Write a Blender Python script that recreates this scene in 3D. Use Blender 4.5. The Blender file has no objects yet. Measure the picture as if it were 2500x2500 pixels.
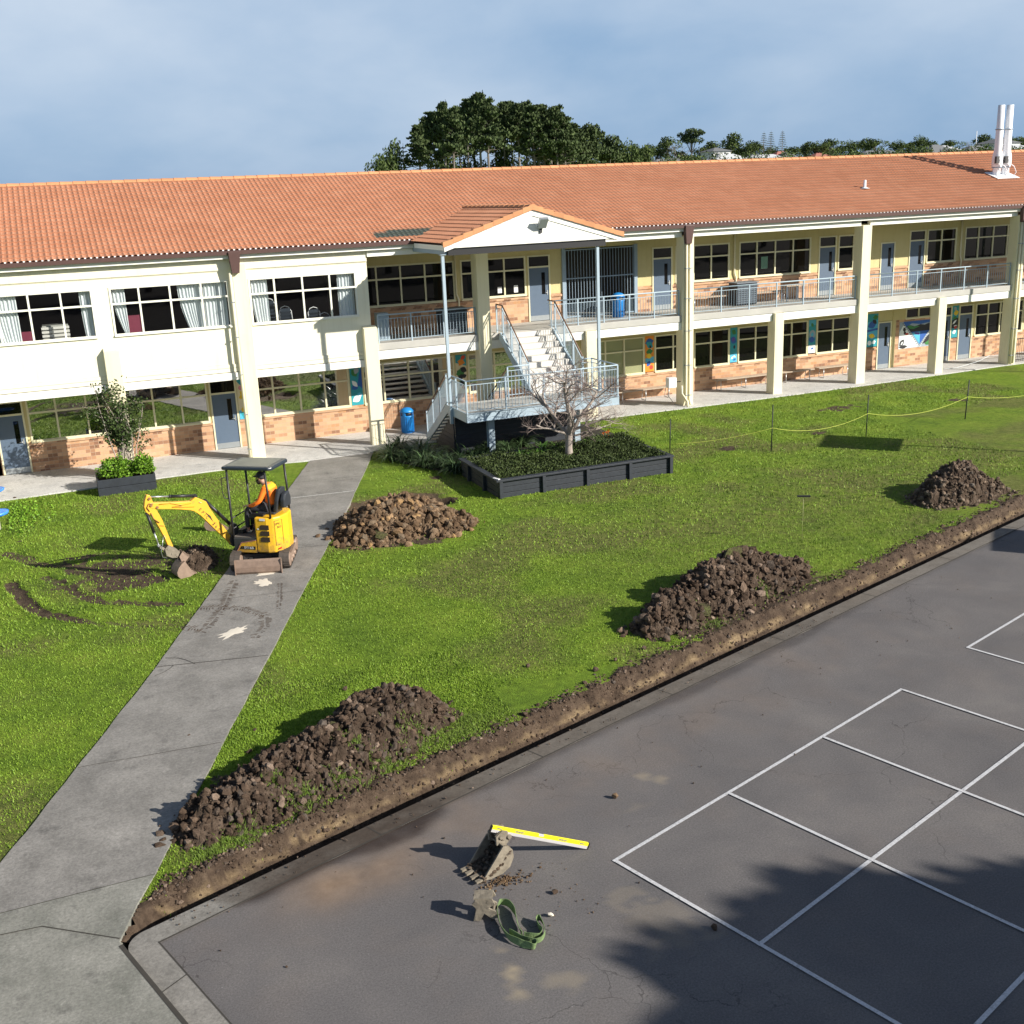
import bpy, math, random
from mathutils import Vector, Matrix, noise
R = math.radians
SC = bpy.context.scene
COL = SC.collection

# ------------------------------------------------------------------ camera
cam_d = bpy.data.cameras.new("camera")
cam = bpy.data.objects.new("camera", cam_d)
COL.objects.link(cam)
SC.camera = cam
YAW, PITCH, ROLL = 0.38470, 0.28602, -0.04217
fw = Vector((math.sin(YAW)*math.cos(PITCH), math.cos(YAW)*math.cos(PITCH), -math.sin(PITCH)))
rt = fw.cross(Vector((0, 0, 1))).normalized()
up = rt.cross(fw)
rt2 = math.cos(ROLL)*rt + math.sin(ROLL)*up
up2 = -math.sin(ROLL)*rt + math.cos(ROLL)*up
m = Matrix((rt2, up2, -fw)).transposed().to_4x4()
m.translation = Vector((0, 0, 2.004*4.1))
cam.matrix_world = m
cam_d.sensor_width = 36
cam_d.lens = 36*2661.16/2500
cam_d.clip_end = 3000
cam_d.clip_start = 0.1
SC.render.resolution_x = 1024
SC.render.resolution_y = 1024

# ------------------------------------------------------------------ light and sky
SUN_DIR = Vector((0.681, -0.732, 0.0)).normalized()          # towards the sun, horizontally
SUN_EL = R(27.1)
sun_d = bpy.data.lights.new("sun", 'SUN')
sun_d.energy = 5.0
sun_d.angle = R(0.5)
sun_d.color = (1.0, 0.94, 0.84)
sun = bpy.data.objects.new("sun", sun_d)
COL.objects.link(sun)
to_sun = Vector((SUN_DIR.x*math.cos(SUN_EL), SUN_DIR.y*math.cos(SUN_EL), math.sin(SUN_EL)))
sun.rotation_euler = to_sun.to_track_quat('Z', 'Y').to_euler()
sun.location = (30, -30, 40)

w = bpy.data.worlds.new("World")
SC.world = w
w.use_nodes = True
nt = w.node_tree
nt.nodes.clear()
out = nt.nodes.new('ShaderNodeOutputWorld')
bg = nt.nodes.new('ShaderNodeBackground')
bg.inputs[1].default_value = 0.066
sky = nt.nodes.new('ShaderNodeTexSky')
sky.sky_type = 'NISHITA'
sky.sun_disc = False
sky.sun_elevation = SUN_EL
sky.sun_rotation = math.atan2(SUN_DIR.x, SUN_DIR.y)
sky.air_density = 1.0
sky.dust_density = 0.8
sky.ozone_density = 1.6
# thin winter cloud: a noise veil over the whole dome, laid out by direction
tc = nt.nodes.new('ShaderNodeTexCoord')
mp = nt.nodes.new('ShaderNodeMapping')
mp.inputs['Rotation'].default_value = (0.0, 0.0, R(35))
mp.inputs['Scale'].default_value = (1.25, 1.25, 2.7)
nt.links.new(tc.outputs['Generated'], mp.inputs[0])
n1 = nt.nodes.new('ShaderNodeTexNoise')
n1.inputs['Scale'].default_value = 2.6
n1.inputs['Detail'].default_value = 7
n1.inputs['Roughness'].default_value = 0.50
n1.inputs['Distortion'].default_value = 0.15
nt.links.new(mp.outputs[0], n1.inputs['Vector'])
cr = nt.nodes.new('ShaderNodeValToRGB')
cr.color_ramp.elements[0].position = 0.34
cr.color_ramp.elements[0].color = (0.0, 0.0, 0.0, 1)
cr.color_ramp.elements[1].position = 0.80
cr.color_ramp.elements[1].color = (0.85, 0.85, 0.85, 1)
sz = nt.nodes.new('ShaderNodeSeparateXYZ')
nt.links.new(tc.outputs['Generated'], sz.inputs[0])
mr = nt.nodes.new('ShaderNodeMapRange')
mr.inputs['From Min'].default_value = -0.02
mr.inputs['From Max'].default_value = 0.22
mr.inputs['To Min'].default_value = -0.16
mr.inputs['To Max'].default_value = 0.22
nt.links.new(sz.outputs[2], mr.inputs[0])
ad0 = nt.nodes.new('ShaderNodeMath')
ad0.operation = 'ADD'
nt.links.new(n1.outputs['Fac'], ad0.inputs[0])
nt.links.new(mr.outputs[0], ad0.inputs[1])
nt.links.new(ad0.outputs[0], cr.inputs[0])
mx = nt.nodes.new('ShaderNodeMix')
mx.data_type = 'RGBA'
mx.inputs[7].default_value = (6.8, 7.7, 8.8, 1)
um = nt.nodes.new('ShaderNodeMapRange')        # the veil thins out overhead
um.inputs['From Min'].default_value = 0.20
um.inputs['From Max'].default_value = 0.32
um.inputs['To Min'].default_value = 1.0
um.inputs['To Max'].default_value = 0.04
nt.links.new(sz.outputs[2], um.inputs[0])
cm_ = nt.nodes.new('ShaderNodeMath')
cm_.operation = 'MULTIPLY'
nt.links.new(cr.outputs[0], cm_.inputs[0])
nt.links.new(um.outputs[0], cm_.inputs[1])
nt.links.new(cm_.outputs[0], mx.inputs[0])
# blue the clear part a little, the day in the photo is a deep winter blue
hs = nt.nodes.new('ShaderNodeMix')
hs.data_type = 'RGBA'
hm = nt.nodes.new('ShaderNodeMapRange')        # deeper blue overhead
hm.inputs['From Min'].default_value = 0.18
hm.inputs['From Max'].default_value = 0.36
hm.inputs['To Min'].default_value = 0.90
hm.inputs['To Max'].default_value = 0.0
nt.links.new(sz.outputs[2], hm.inputs[0])
nt.links.new(hm.outputs[0], hs.inputs[0])
hs.inputs[7].default_value = (2.6, 4.25, 6.6, 1)
nt.links.new(sky.outputs[0], hs.inputs[6])
nt.links.new(hs.outputs[2], mx.inputs[6])
nt.links.new(mx.outputs[2], bg.inputs[0])
nt.links.new(bg.outputs[0], out.inputs[0])

vs = SC.view_settings
vs.view_transform = 'Standard'
vs.look = 'None'
vs.exposure = 0.62
vs.gamma = 1.0
vs.use_curve_mapping = False

# ------------------------------------------------------------------ materials
def new_mat(name):
    mt = bpy.data.materials.new(name)
    mt.use_nodes = True
    b = mt.node_tree.nodes['Principled BSDF']
    return mt, mt.node_tree, b

def pos_node(t):
    return t.nodes.new('ShaderNodeNewGeometry').outputs['Position']

def noise_node(t, scale, detail=4, rough=0.55, vec=None, dist=0.0):
    n = t.nodes.new('ShaderNodeTexNoise')
    n.inputs['Scale'].default_value = scale
    n.inputs['Detail'].default_value = detail
    n.inputs['Roughness'].default_value = rough
    n.inputs['Distortion'].default_value = dist
    t.links.new(vec if vec is not None else pos_node(t), n.inputs['Vector'])
    return n.outputs['Fac']

def ramp(t, fac, stops):
    r = t.nodes.new('ShaderNodeValToRGB')
    e = r.color_ramp.elements
    while len(e) < len(stops):
        e.new(0.5)
    for k, (p, c) in enumerate(stops):
        e[k].position = p
        e[k].color = (c[0], c[1], c[2], 1) if not isinstance(c, (int, float)) else (c, c, c, 1)
    t.links.new(fac, r.inputs[0])
    return r.outputs[0]

def mix(t, fac, a, b, mode='MIX'):
    n = t.nodes.new('ShaderNodeMix')
    n.data_type = 'RGBA'
    n.blend_type = mode
    for sock, v in ((0, fac), (6, a), (7, b)):
        if hasattr(v, 'links') or hasattr(v, 'is_linked'):
            t.links.new(v, n.inputs[sock])
        elif isinstance(v, (int, float)):
            n.inputs[sock].default_value = v
        else:
            n.inputs[sock].default_value = (v[0], v[1], v[2], 1)
    return n.outputs[2]

def bump(t, b, h, strength=0.3, dist=0.02):
    n = t.nodes.new('ShaderNodeBump')
    n.inputs['Strength'].default_value = strength
    n.inputs['Distance'].default_value = dist
    t.links.new(h, n.inputs['Height'])
    t.links.new(n.outputs[0], b.inputs['Normal'])

def plain(name, col, rough=0.6, metal=0.0, var=0.12, scale=6.0, bmp=0.0, island=0.0, spec=0.5, bscale=60):
    mt, t, b = new_mat(name)
    c = mix(t, noise_node(t, scale, 6), [v*(1-var) for v in col], [min(1, v*(1+var)) for v in col])
    if island:
        g = t.nodes.new('ShaderNodeNewGeometry')
        s = ramp(t, g.outputs['Random Per Island'], [(0, 1-island), (1, 1+island)])
        c = mix(t, 1.0, c, s, 'MULTIPLY')
    t.links.new(c, b.inputs['Base Color'])
    b.inputs['Roughness'].default_value = rough
    b.inputs['Metallic'].default_value = metal
    b.inputs['Specular IOR Level'].default_value = spec
    if bmp:
        bump(t, b, noise_node(t, bscale, 5), bmp, 0.01)
    return mt

def leaf_mat(name, dark, light, rough=0.55, trans=0.15):
    mt, t, b = new_mat(name)
    g = t.nodes.new('ShaderNodeNewGeometry')
    c = ramp(t, g.outputs['Random Per Island'], [(0, dark), (0.75, light), (1.0, [min(1, v*1.35) for v in light])])
    c = mix(t, noise_node(t, 1.7, 3), mix(t, 1.0, c, (0.72, 0.72, 0.72), 'MULTIPLY'), c)
    t.links.new(c, b.inputs['Base Color'])
    b.inputs['Roughness'].default_value = rough
    b.inputs['Specular IOR Level'].default_value = 0.2
    try:
        b.inputs['Subsurface Weight'].default_value = 0.0
    except Exception:
        pass
    return mt

def dusty(name, col):
    mt, t, b = new_mat(name)
    c = mix(t, noise_node(t, 5, 5), [v*0.93 for v in col], [min(1, v*1.05) for v in col])
    sp_ = t.nodes.new('ShaderNodeSeparateXYZ'); t.links.new(pos_node(t), sp_.inputs[0])
    low = t.nodes.new('ShaderNodeMapRange'); t.links.new(sp_.outputs[2], low.inputs[0])
    low.inputs['From Min'].default_value = 0.35; low.inputs['From Max'].default_value = 0.95
    low.inputs['To Min'].default_value = 0.22; low.inputs['To Max'].default_value = 0.0
    ad_ = t.nodes.new('ShaderNodeMath'); ad_.operation = 'ADD'
    t.links.new(noise_node(t, 9, 9, 0.75), ad_.inputs[0]); t.links.new(low.outputs[0], ad_.inputs[1])
    d_ = ramp(t, ad_.outputs[0], [(0.56, 0.0), (0.80, 0.75)])
    c = mix(t, d_, c, (0.20, 0.13, 0.07))
    t.links.new(c, b.inputs['Base Color'])
    b.inputs['Roughness'].default_value = 0.48
    return mt
def weathered(name, col):
    """painted render with faint run-off streaks and grime"""
    mt, t, b = new_mat(name)
    mpn = t.nodes.new('ShaderNodeMapping'); mpn.inputs['Scale'].default_value = (5.0, 5.0, 0.35)
    t.links.new(pos_node(t), mpn.inputs[0])
    c = mix(t, noise_node(t, 1.2, 5), [v*0.965 for v in col], [min(1, v*1.02) for v in col])
    st = ramp(t, noise_node(t, 1.0, 7, 0.7, vec=mpn.outputs[0]), [(0.30, (0.92, 0.905, 0.88)), (0.50, (1, 1, 1))])
    c = mix(t, 1.0, c, st, 'MULTIPLY')
    gr = ramp(t, noise_node(t, 0.7, 9, 0.75), [(0.30, (0.92, 0.91, 0.89)), (0.48, (1, 1, 1))])
    c = mix(t, 1.0, c, gr, 'MULTIPLY')
    t.links.new(c, b.inputs['Base Color']); b.inputs['Roughness'].default_value = 0.75
    bump(t, b, noise_node(t, 60, 5), 0.12, 0.01)
    return mt
M = {}
M['cream'] = weathered('cream_paint', (0.80, 0.74, 0.53))
M['cream_wall'] = weathered('cream_wall_paint', (0.83, 0.79, 0.63))
M['ochre'] = weathered('ochre_wall_paint', (0.58, 0.50, 0.25))
M['white'] = plain('white_paint', (0.84, 0.83, 0.78), 0.6, var=0.03, scale=2.0)
M['frame'] = plain('window_frame_paint', (0.72, 0.68, 0.47), 0.45, var=0.04)
M['frame_white'] = plain('window_frame_white', (0.80, 0.79, 0.70), 0.45, var=0.04)
M['gutter'] = plain('brown_gutter', (0.10, 0.055, 0.05), 0.45, var=0.15)
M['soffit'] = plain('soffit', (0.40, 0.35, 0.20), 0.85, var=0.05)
M['door'] = plain('blue_grey_door', (0.090, 0.130, 0.190), 0.5, var=0.08)
M['kick'] = plain('kick_plate', (0.35, 0.38, 0.40), 0.4, metal=0.5)
M['steel'] = plain('painted_steel_rail', (0.36, 0.45, 0.52), 0.45, var=0.07)
M['steel_dark'] = plain('galvanised_steel', (0.26, 0.34, 0.42), 0.5, var=0.12, scale=3)
M['handrail'] = plain('brown_handrail', (0.17, 0.10, 0.07), 0.5)
M['concrete_slab'] = plain('slab_concrete', (0.44, 0.43, 0.40), 0.85, var=0.16, scale=2.2, bmp=0.2)
M['step'] = plain('precast_step', (0.62, 0.60, 0.56), 0.8, var=0.08, scale=4)
M['metal'] = plain('bright_metal', (0.6, 0.62, 0.63), 0.35, metal=0.8)
M['flue'] = plain('white_flue_paint', (0.80, 0.82, 0.85), 0.35, var=0.03)
M['black'] = plain('black_plastic', (0.018, 0.018, 0.02), 0.45)
M['rubber'] = plain('muddy_rubber', (0.075, 0.062, 0.052), 0.85, var=0.45, scale=14, bmp=0.4)
M['navy'] = plain('dark_canopy', (0.03, 0.04, 0.055), 0.28, var=0.2, scale=3)
M['yellow'] = dusty('machine_yellow', (0.80, 0.45, 0.02))
M['boom_yellow'] = dusty('boom_yellow', (0.76, 0.41, 0.03))
M['worn_steel'] = plain('worn_muddy_steel', (0.27, 0.19, 0.145), 0.62, metal=0.15, var=0.4, scale=9, bmp=0.3)
M['grey_mud_steel'] = plain('grey_muddy_steel', (0.20, 0.172, 0.13), 0.85, var=0.65, scale=11, bmp=0.9, bscale=24)
M['dark_steel'] = plain('dark_steel', (0.06, 0.06, 0.062), 0.5, metal=0.3, var=0.3)
M['orange'] = plain('hi_vis_orange', (0.95, 0.20, 0.012), 0.7, var=0.1, scale=20)
M['hivis_yellow'] = plain('hi_vis_yellow', (0.95, 0.48, 0.02), 0.7, var=0.06)
M['skin'] = plain('skin', (0.46, 0.26, 0.18), 0.6, var=0.06)
M['cloth_dark'] = plain('dark_cloth', (0.035, 0.036, 0.045), 0.85, var=0.3, scale=15)
M['hair'] = plain('beard', (0.03, 0.022, 0.018), 0.9)
M['seat'] = plain('seat_vinyl', (0.03, 0.034, 0.042), 0.5)
M['blue_bin'] = plain('blue_plastic', (0.015, 0.22, 0.60), 0.4, var=0.1)
M['black_timber'] = plain('black_stained_timber', (0.022, 0.027, 0.036), 0.6, var=0.45, scale=9, bmp=0.3)
M['bench_wood'] = plain('weathered_bench_timber', (0.42, 0.34, 0.26), 0.8, var=0.2, scale=9)
M['curtain'] = plain('pale_curtain', (0.70, 0.74, 0.76), 0.9, var=0.04)
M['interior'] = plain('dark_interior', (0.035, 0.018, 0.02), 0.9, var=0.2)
M['maroon'] = plain('maroon_panel', (0.20, 0.03, 0.06), 0.8)
M['rope'] = plain('yellow_rope', (0.50, 0.56, 0.10), 0.8)
M['stake'] = plain('dark_stake', (0.015, 0.02, 0.022), 0.6)
M['level_yellow'] = plain('level_yellow', (0.88, 0.80, 0.02), 0.4, var=0.02)
M['alu'] = plain('level_aluminium', (0.72, 0.70, 0.70), 0.35, metal=0.3, var=0.03)
M['sling'] = plain('green_webbing', (0.15, 0.22, 0.09), 0.9, var=0.65, scale=22, bmp=0.6)
M['paint_line'] = None
M['bark_pale'] = plain('lichen_bark', (0.34, 0.29, 0.25), 0.9, var=0.3, scale=12, bmp=0.5)
M['bark'] = plain('pine_bark', (0.17, 0.145, 0.125), 0.95, var=0.35, scale=1.5)
M['bark_grey'] = plain('grey_trunk_bark', (0.20, 0.18, 0.16), 0.95, var=0.3, scale=1.5)
M['hedge'] = leaf_mat('hedge_leaf', (0.022, 0.036, 0.010), (0.075, 0.105, 0.032), 0.6)
M['flax'] = leaf_mat('strap_leaf', (0.022, 0.045, 0.018), (0.075, 0.12, 0.05), 0.35)
M['clivia'] = leaf_mat('clivia_leaf', (0.03, 0.08, 0.010), (0.13, 0.26, 0.045), 0.4)
M['rose'] = leaf_mat('climber_leaf', (0.022, 0.040, 0.012), (0.075, 0.115, 0.034), 0.5)
M['geranium'] = leaf_mat('geranium_leaf', (0.05, 0.13, 0.008), (0.20, 0.36, 0.035), 0.5)
M['pine'] = leaf_mat('pine_needles', (0.035, 0.055, 0.024), (0.095, 0.130, 0.050), 0.9)
M['pine_light'] = leaf_mat('light_pine_needles', (0.03, 0.04, 0.012), (0.085, 0.10, 0.03), 0.7)
M['bush'] = leaf_mat('bush_leaves', (0.032, 0.055, 0.016), (0.10, 0.14, 0.04), 0.7)
M['bush_olive'] = leaf_mat('olive_leaves', (0.04, 0.055, 0.012), (0.12, 0.15, 0.04), 0.7)
M['orange_flower'] = plain('orange_flower', (0.75, 0.22, 0.02), 0.6)
M['twig'] = plain('red_twig', (0.26, 0.20, 0.18), 0.9, var=0.2, scale=8)
M['house_wall'] = plain('far_house_wall', (0.72, 0.72, 0.70), 0.8)
M['house_wall2'] = plain('far_house_wall_tan', (0.48, 0.42, 0.33), 0.8)
M['house_roof'] = plain('far_house_roof', (0.16, 0.165, 0.17), 0.8)
M['house_roof_pale'] = plain('far_house_roof_pale', (0.52, 0.53, 0.54), 0.7)
M['house_roof_red'] = plain('far_house_roof_red', (0.35, 0.14, 0.11), 0.8)
M['far_glass'] = plain('far_glass', (0.03, 0.035, 0.04), 0.2)
M['red'] = plain('red_plastic', (0.5, 0.02, 0.02), 0.4)
M['pink'] = plain('pink_plastic', (0.75, 0.30, 0.28), 0.5)
M['blue_light'] = plain('fountain_blue', (0.05, 0.25, 0.75), 0.35)
M['sand'] = plain('pale_sand', (0.68, 0.62, 0.52), 0.95, var=0.1, scale=30, bmp=0.4)
M['sign_white'] = plain('white_notice', (0.8, 0.8, 0.8), 0.6, var=0.01)
M['ink'] = plain('black_lettering', (0.03, 0.025, 0.02), 0.6)
M['bench_edge'] = plain('probe_rod', (0.36, 0.36, 0.16), 0.5)
M['amber'] = plain('bench_edge_yellow', (0.6, 0.36, 0.05), 0.7)

# glass: dark classroom behind it, the lawn and sky mirrored in it
def glass(name, ior, tint=(0.012, 0.012, 0.014)):
    mt, t, b = new_mat(name)
    t.links.new(mix(t, noise_node(t, 0.8, 2), tint, [v*1.6 for v in tint]), b.inputs['Base Color'])
    b.inputs['Roughness'].default_value = 0.02
    b.inputs['IOR'].default_value = ior
    if ior < 1.6: b.inputs['Specular IOR Level'].default_value = 0.28
    if ior > 3: bump(t, b, noise_node(t, 2.2, 2), 0.05, 0.01)
    return mt
M['glass_low'] = glass('tinted_reflective_glass', 8.0)
M['glass_mid'] = glass('dark_window_glass', 1.5, (0.004, 0.004, 0.004))
M['glass_pale'] = glass('glass_with_pale_blind', 1.6, (0.22, 0.23, 0.13))
def clear_glass():
    mt = bpy.data.materials.new('clear_window_glass')
    mt.use_nodes = True
    t = mt.node_tree
    t.nodes.clear()
    o = t.nodes.new('ShaderNodeOutputMaterial')
    tr = t.nodes.new('ShaderNodeBsdfTransparent')
    tr.inputs[0].default_value = (0.86, 0.88, 0.88, 1)
    gl = t.nodes.new('ShaderNodeBsdfGlossy')
    gl.inputs['Roughness'].default_value = 0.02
    lw = t.nodes.new('ShaderNodeLayerWeight')
    lw.inputs[0].default_value = 0.5
    fr = t.nodes.new('ShaderNodeMapRange')
    t.links.new(lw.outputs['Facing'], fr.inputs[0])
    fr.inputs['From Min'].default_value = 0.3; fr.inputs['From Max'].default_value = 1.0
    fr.inputs['To Min'].default_value = 0.05; fr.inputs['To Max'].default_value = 0.5
    ms = t.nodes.new('ShaderNodeMixShader')
    t.links.new(fr.outputs[0], ms.inputs[0])
    t.links.new(tr.outputs[0], ms.inputs[1])
    t.links.new(gl.outputs[0], ms.inputs[2])
    t.links.new(ms.outputs[0], o.inputs[0])
    return mt
M['glass_clear'] = clear_glass()

def brick_mat():
    mt, t, b = new_mat('peach_brick')
    sp = t.nodes.new('ShaderNodeSeparateXYZ')
    t.links.new(pos_node(t), sp.inputs[0])
    ad = t.nodes.new('ShaderNodeMath'); ad.operation = 'ADD'
    t.links.new(sp.outputs[0], ad.inputs[0]); t.links.new(sp.outputs[1], ad.inputs[1])
    cb = t.nodes.new('ShaderNodeCombineXYZ')
    t.links.new(ad.outputs[0], cb.inputs[0]); t.links.new(sp.outputs[2], cb.inputs[1])
    bt = t.nodes.new('ShaderNodeTexBrick')
    t.links.new(cb.outputs[0], bt.inputs['Vector'])
    bt.inputs['Scale'].default_value = 1.0
    bt.inputs['Brick Width'].default_value = 0.29
    bt.inputs['Row Height'].default_value = 0.119
    bt.inputs['Mortar Size'].default_value = 0.006
    bt.inputs['Mortar Smooth'].default_value = 0.2
    bt.inputs['Color1'].default_value = (0.62, 0.38, 0.24, 1)
    bt.inputs['Color2'].default_value = (0.62, 0.38, 0.24, 1)
    bt.inputs['Mortar'].default_value = (0.44, 0.34, 0.25, 1)
    # one random value per brick
    def mth(op, a, bb=None):
        n = t.nodes.new('ShaderNodeMath'); n.operation = op
        for i, v in enumerate((a, bb)):
            if v is None: continue
            if isinstance(v, (int, float)): n.inputs[i].default_value = v
            else: t.links.new(v, n.inputs[i])
        return n.outputs[0]
    row = mth('FLOOR', mth('DIVIDE', sp.outputs[2], 0.119))
    off = mth('MULTIPLY', mth('MODULO', mth('ABSOLUTE', row), 2.0), -0.5)
    colm = mth('FLOOR', mth('ADD', mth('DIVIDE', ad.outputs[0], 0.29), off))
    cc = t.nodes.new('ShaderNodeCombineXYZ')
    t.links.new(row, cc.inputs[0]); t.links.new(colm, cc.inputs[1])
    wn = t.nodes.new('ShaderNodeTexWhiteNoise'); wn.noise_dimensions = '3D'
    t.links.new(cc.outputs[0], wn.inputs['Vector'])
    tint = ramp(t, wn.outputs['Value'], [(0.0, (0.27, 0.14, 0.085)), (0.20, (0.44, 0.245, 0.14)),
                (0.45, (0.60, 0.36, 0.215)), (0.8, (0.66, 0.42, 0.26)), (1.0, (0.50, 0.27, 0.13))])
    tint = mix(t, noise_node(t, 14, 3), mix(t, 1.0, tint, (0.8, 0.78, 0.76), 'MULTIPLY'), tint)
    c = mix(t, bt.outputs['Fac'], tint, bt.inputs['Mortar'].default_value[:3])
    t.links.new(c, b.inputs['Base Color'])
    b.inputs['Roughness'].default_value = 0.85
    inv = mth('SUBTRACT', 1.0, bt.outputs['Fac'])
    bump(t, b, inv, 0.5, 0.006)
    return mt
M['brick'] = brick_mat()

def tile_mat():
    mt, t, b = new_mat('terracotta_tile')
    at = t.nodes.new('ShaderNodeAttribute'); at.attribute_name = 'tile'
    sp = t.nodes.new('ShaderNodeSeparateColor')
    t.links.new(at.outputs['Color'], sp.inputs[0])
    c = ramp(t, sp.outputs[0], [(0, (0.455, 0.208, 0.118)), (0.3, (0.475, 0.220, 0.126)), (0.7, (0.49, 0.230, 0.133)), (1, (0.51, 0.250, 0.148))])
    dirt = ramp(t, noise_node(t, 0.55, 8, 0.6), [(0.36, (0.93, 0.90, 0.87)), (0.6, (1, 1, 1))])
    c = mix(t, 1.0, c, dirt, 'MULTIPLY')
    fine = ramp(t, noise_node(t, 22, 4, 0.6), [(0.3, (0.84, 0.83, 0.8)), (0.65, (1.08, 1.06, 1.05))])
    c = mix(t, 1.0, c, fine, 'MULTIPLY')
    c = mix(t, sp.outputs[1], c, (0.07, 0.085, 0.07))      # replaced dark tiles
    t.links.new(c, b.inputs['Base Color'])
    b.inputs['Roughness'].default_value = 0.75
    return mt
M['tile'] = tile_mat()
M['ridge_tile'] = plain('ridge_tile', (0.56, 0.26, 0.12), 0.8, var=0.18, scale=3, island=0.12)

# ------------------------------------------------------------------ mesh builder
class MB:
    def __init__(s):
        s.v = []; s.f = []; s.mi = []; s.sm = []; s.cur = 0
    def add(s, verts, faces, smooth=False):
        o = len(s.v)
        s.v.extend([tuple(p) for p in verts])
        for f in faces:
            s.f.append(tuple(i+o for i in f)); s.mi.append(s.cur); s.sm.append(smooth)
        return s
    def box(s, x0, x1, y0, y1, z0, z1):
        v = [(x0,y0,z0),(x1,y0,z0),(x1,y1,z0),(x0,y1,z0),(x0,y0,z1),(x1,y0,z1),(x1,y1,z1),(x0,y1,z1)]
        return s.add(v, [(0,3,2,1),(4,5,6,7),(0,1,5,4),(1,2,6,5),(2,3,7,6),(3,0,4,7)])
    def obox(s, c, ax, ay, az):
        c, ax, ay, az = map(Vector, (c, ax, ay, az))
        v = [c+sx*ax+sy*ay+sz*az for sz in (-1,1) for sx, sy in ((-1,-1),(1,-1),(1,1),(-1,1))]
        return s.add(v, [(0,3,2,1),(4,5,6,7),(0,1,5,4),(1,2,6,5),(2,3,7,6),(3,0,4,7)])
    def bar(s, p, q, wdt, hgt, upv=(0,0,1)):
        p, q = Vector(p), Vector(q)
        d = q-p
        a = d.normalized()
        u = Vector(upv)
        sd = a.cross(u)
        if sd.length < 1e-4: sd = a.cross(Vector((1,0,0)))
        sd.normalize(); u = sd.cross(a)
        return s.obox((p+q)/2, d/2, sd*wdt/2, u*hgt/2)
    def tube(s, pts, r, n=8, cap=True):
        pts = [Vector(p) for p in pts]
        rs = r if isinstance(r, (list, tuple)) else [r]*len(pts)
        rings = []
        prev = None
        for i, p in enumerate(pts):
            if i == 0: d = pts[1]-p
            elif i == len(pts)-1: d = p-pts[i-1]
            else: d = (pts[i+1]-p).normalized()+(p-pts[i-1]).normalized()
            if d.length < 1e-9: d = Vector((0,0,1))
            d.normalize()
            if prev is None:
                u = d.cross(Vector((0,0,1)))
                if u.length < 1e-3: u = d.cross(Vector((1,0,0)))
            else:
                u = prev-d*prev.dot(d)
            u.normalize(); prev = u
            v = d.cross(u)
            rings.append([p+(u*math.cos(2*math.pi*k/n)+v*math.sin(2*math.pi*k/n))*rs[i] for k in range(n)])
        o = len(s.v)
        for rg in rings: s.v.extend([tuple(q) for q in rg])
        for i in range(len(rings)-1):
            for k in range(n):
                a = o+i*n+k; b = o+i*n+(k+1) % n
                s.f.append((a, b, b+n, a+n)); s.mi.append(s.cur); s.sm.append(n > 4)
        if cap:
            s.f.append(tuple(o+k for k in reversed(range(n)))); s.mi.append(s.cur); s.sm.append(False)
            e = o+(len(rings)-1)*n
            s.f.append(tuple(e+k for k in range(n))); s.mi.append(s.cur); s.sm.append(False)
        return s
    def lathe(s, c, prof, n=20, axis=(0,0,1)):
        pts = [Vector(c)+Vector(axis)*z for r, z in prof]
        rs = [max(r, 1e-4) for r, z in prof]
        # guard against repeated points
        for i in range(1, len(pts)):
            if (pts[i]-pts[i-1]).length < 1e-5: pts[i] = pts[i]+Vector(axis)*1e-4
        ax = Vector(axis).normalized()
        u = ax.cross(Vector((1,0,0)))
        if u.length < 1e-3: u = ax.cross(Vector((0,1,0)))
        u.normalize(); v = ax.cross(u)
        o = len(s.v)
        for p, r in zip(pts, rs):
            for k in range(n):
                s.v.append(tuple(p+(u*math.cos(2*math.pi*k/n)+v*math.sin(2*math.pi*k/n))*r))
        for i in range(len(pts)-1):
            for k in range(n):
                a = o+i*n+k; b = o+i*n+(k+1) % n
                s.f.append((a, b, b+n, a+n)); s.mi.append(s.cur); s.sm.append(True)
        s.f.append(tuple(o+k for k in reversed(range(n)))); s.mi.append(s.cur); s.sm.append(False)
        e = o+(len(pts)-1)*n
        s.f.append(tuple(e+k for k in range(n))); s.mi.append(s.cur); s.sm.append(False)
        return s
    def prism(s, poly, a, b):
        """poly: list of 3D points (planar), extruded from offset a to offset b (vectors)"""
        a, b = Vector(a), Vector(b)
        n = len(poly)
        v = [Vector(p)+a for p in poly]+[Vector(p)+b for p in poly]
        f = [tuple(reversed(range(n))), tuple(range(n, 2*n))]
        f += [(i, (i+1) % n, n+(i+1) % n, n+i) for i in range(n)]
        return s.add(v, f)
    def build(s, name, mats, parent=None, origin=None, fixn=False, bevel=0.0):
        if not isinstance(mats, (list, tuple)): mats = [mats]
        if origin is None:
            origin = Vector((0,0,0))
            o = parent
            while o is not None:
                if 'org' in ORG.get(o.name, {}): origin = Vector(ORG[o.name]['org']); break
                o = o.parent
        me = bpy.data.meshes.new(name)
        ox, oy, oz = origin
        me.from_pydata([(p[0]-ox, p[1]-oy, p[2]-oz) for p in s.v], [], s.f)
        for mt in mats: me.materials.append(mt)
        me.polygons.foreach_set('material_index', s.mi)
        me.polygons.foreach_set('use_smooth', s.sm)
        me.update()
        if fixn:
            import bmesh
            bm = bmesh.new(); bm.from_mesh(me)
            bmesh.ops.recalc_face_normals(bm, faces=bm.faces)
            bm.to_mesh(me); bm.free()
        ob = bpy.data.objects.new(name, me)
        COL.objects.link(ob)
        if parent is not None:
            ob.parent = parent
        else:
            ob.location = origin
        if bevel:
            md = ob.modifiers.new('bevel', 'BEVEL'); md.width = bevel; md.segments = 2; md.limit_method = 'ANGLE'
        return ob

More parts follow.
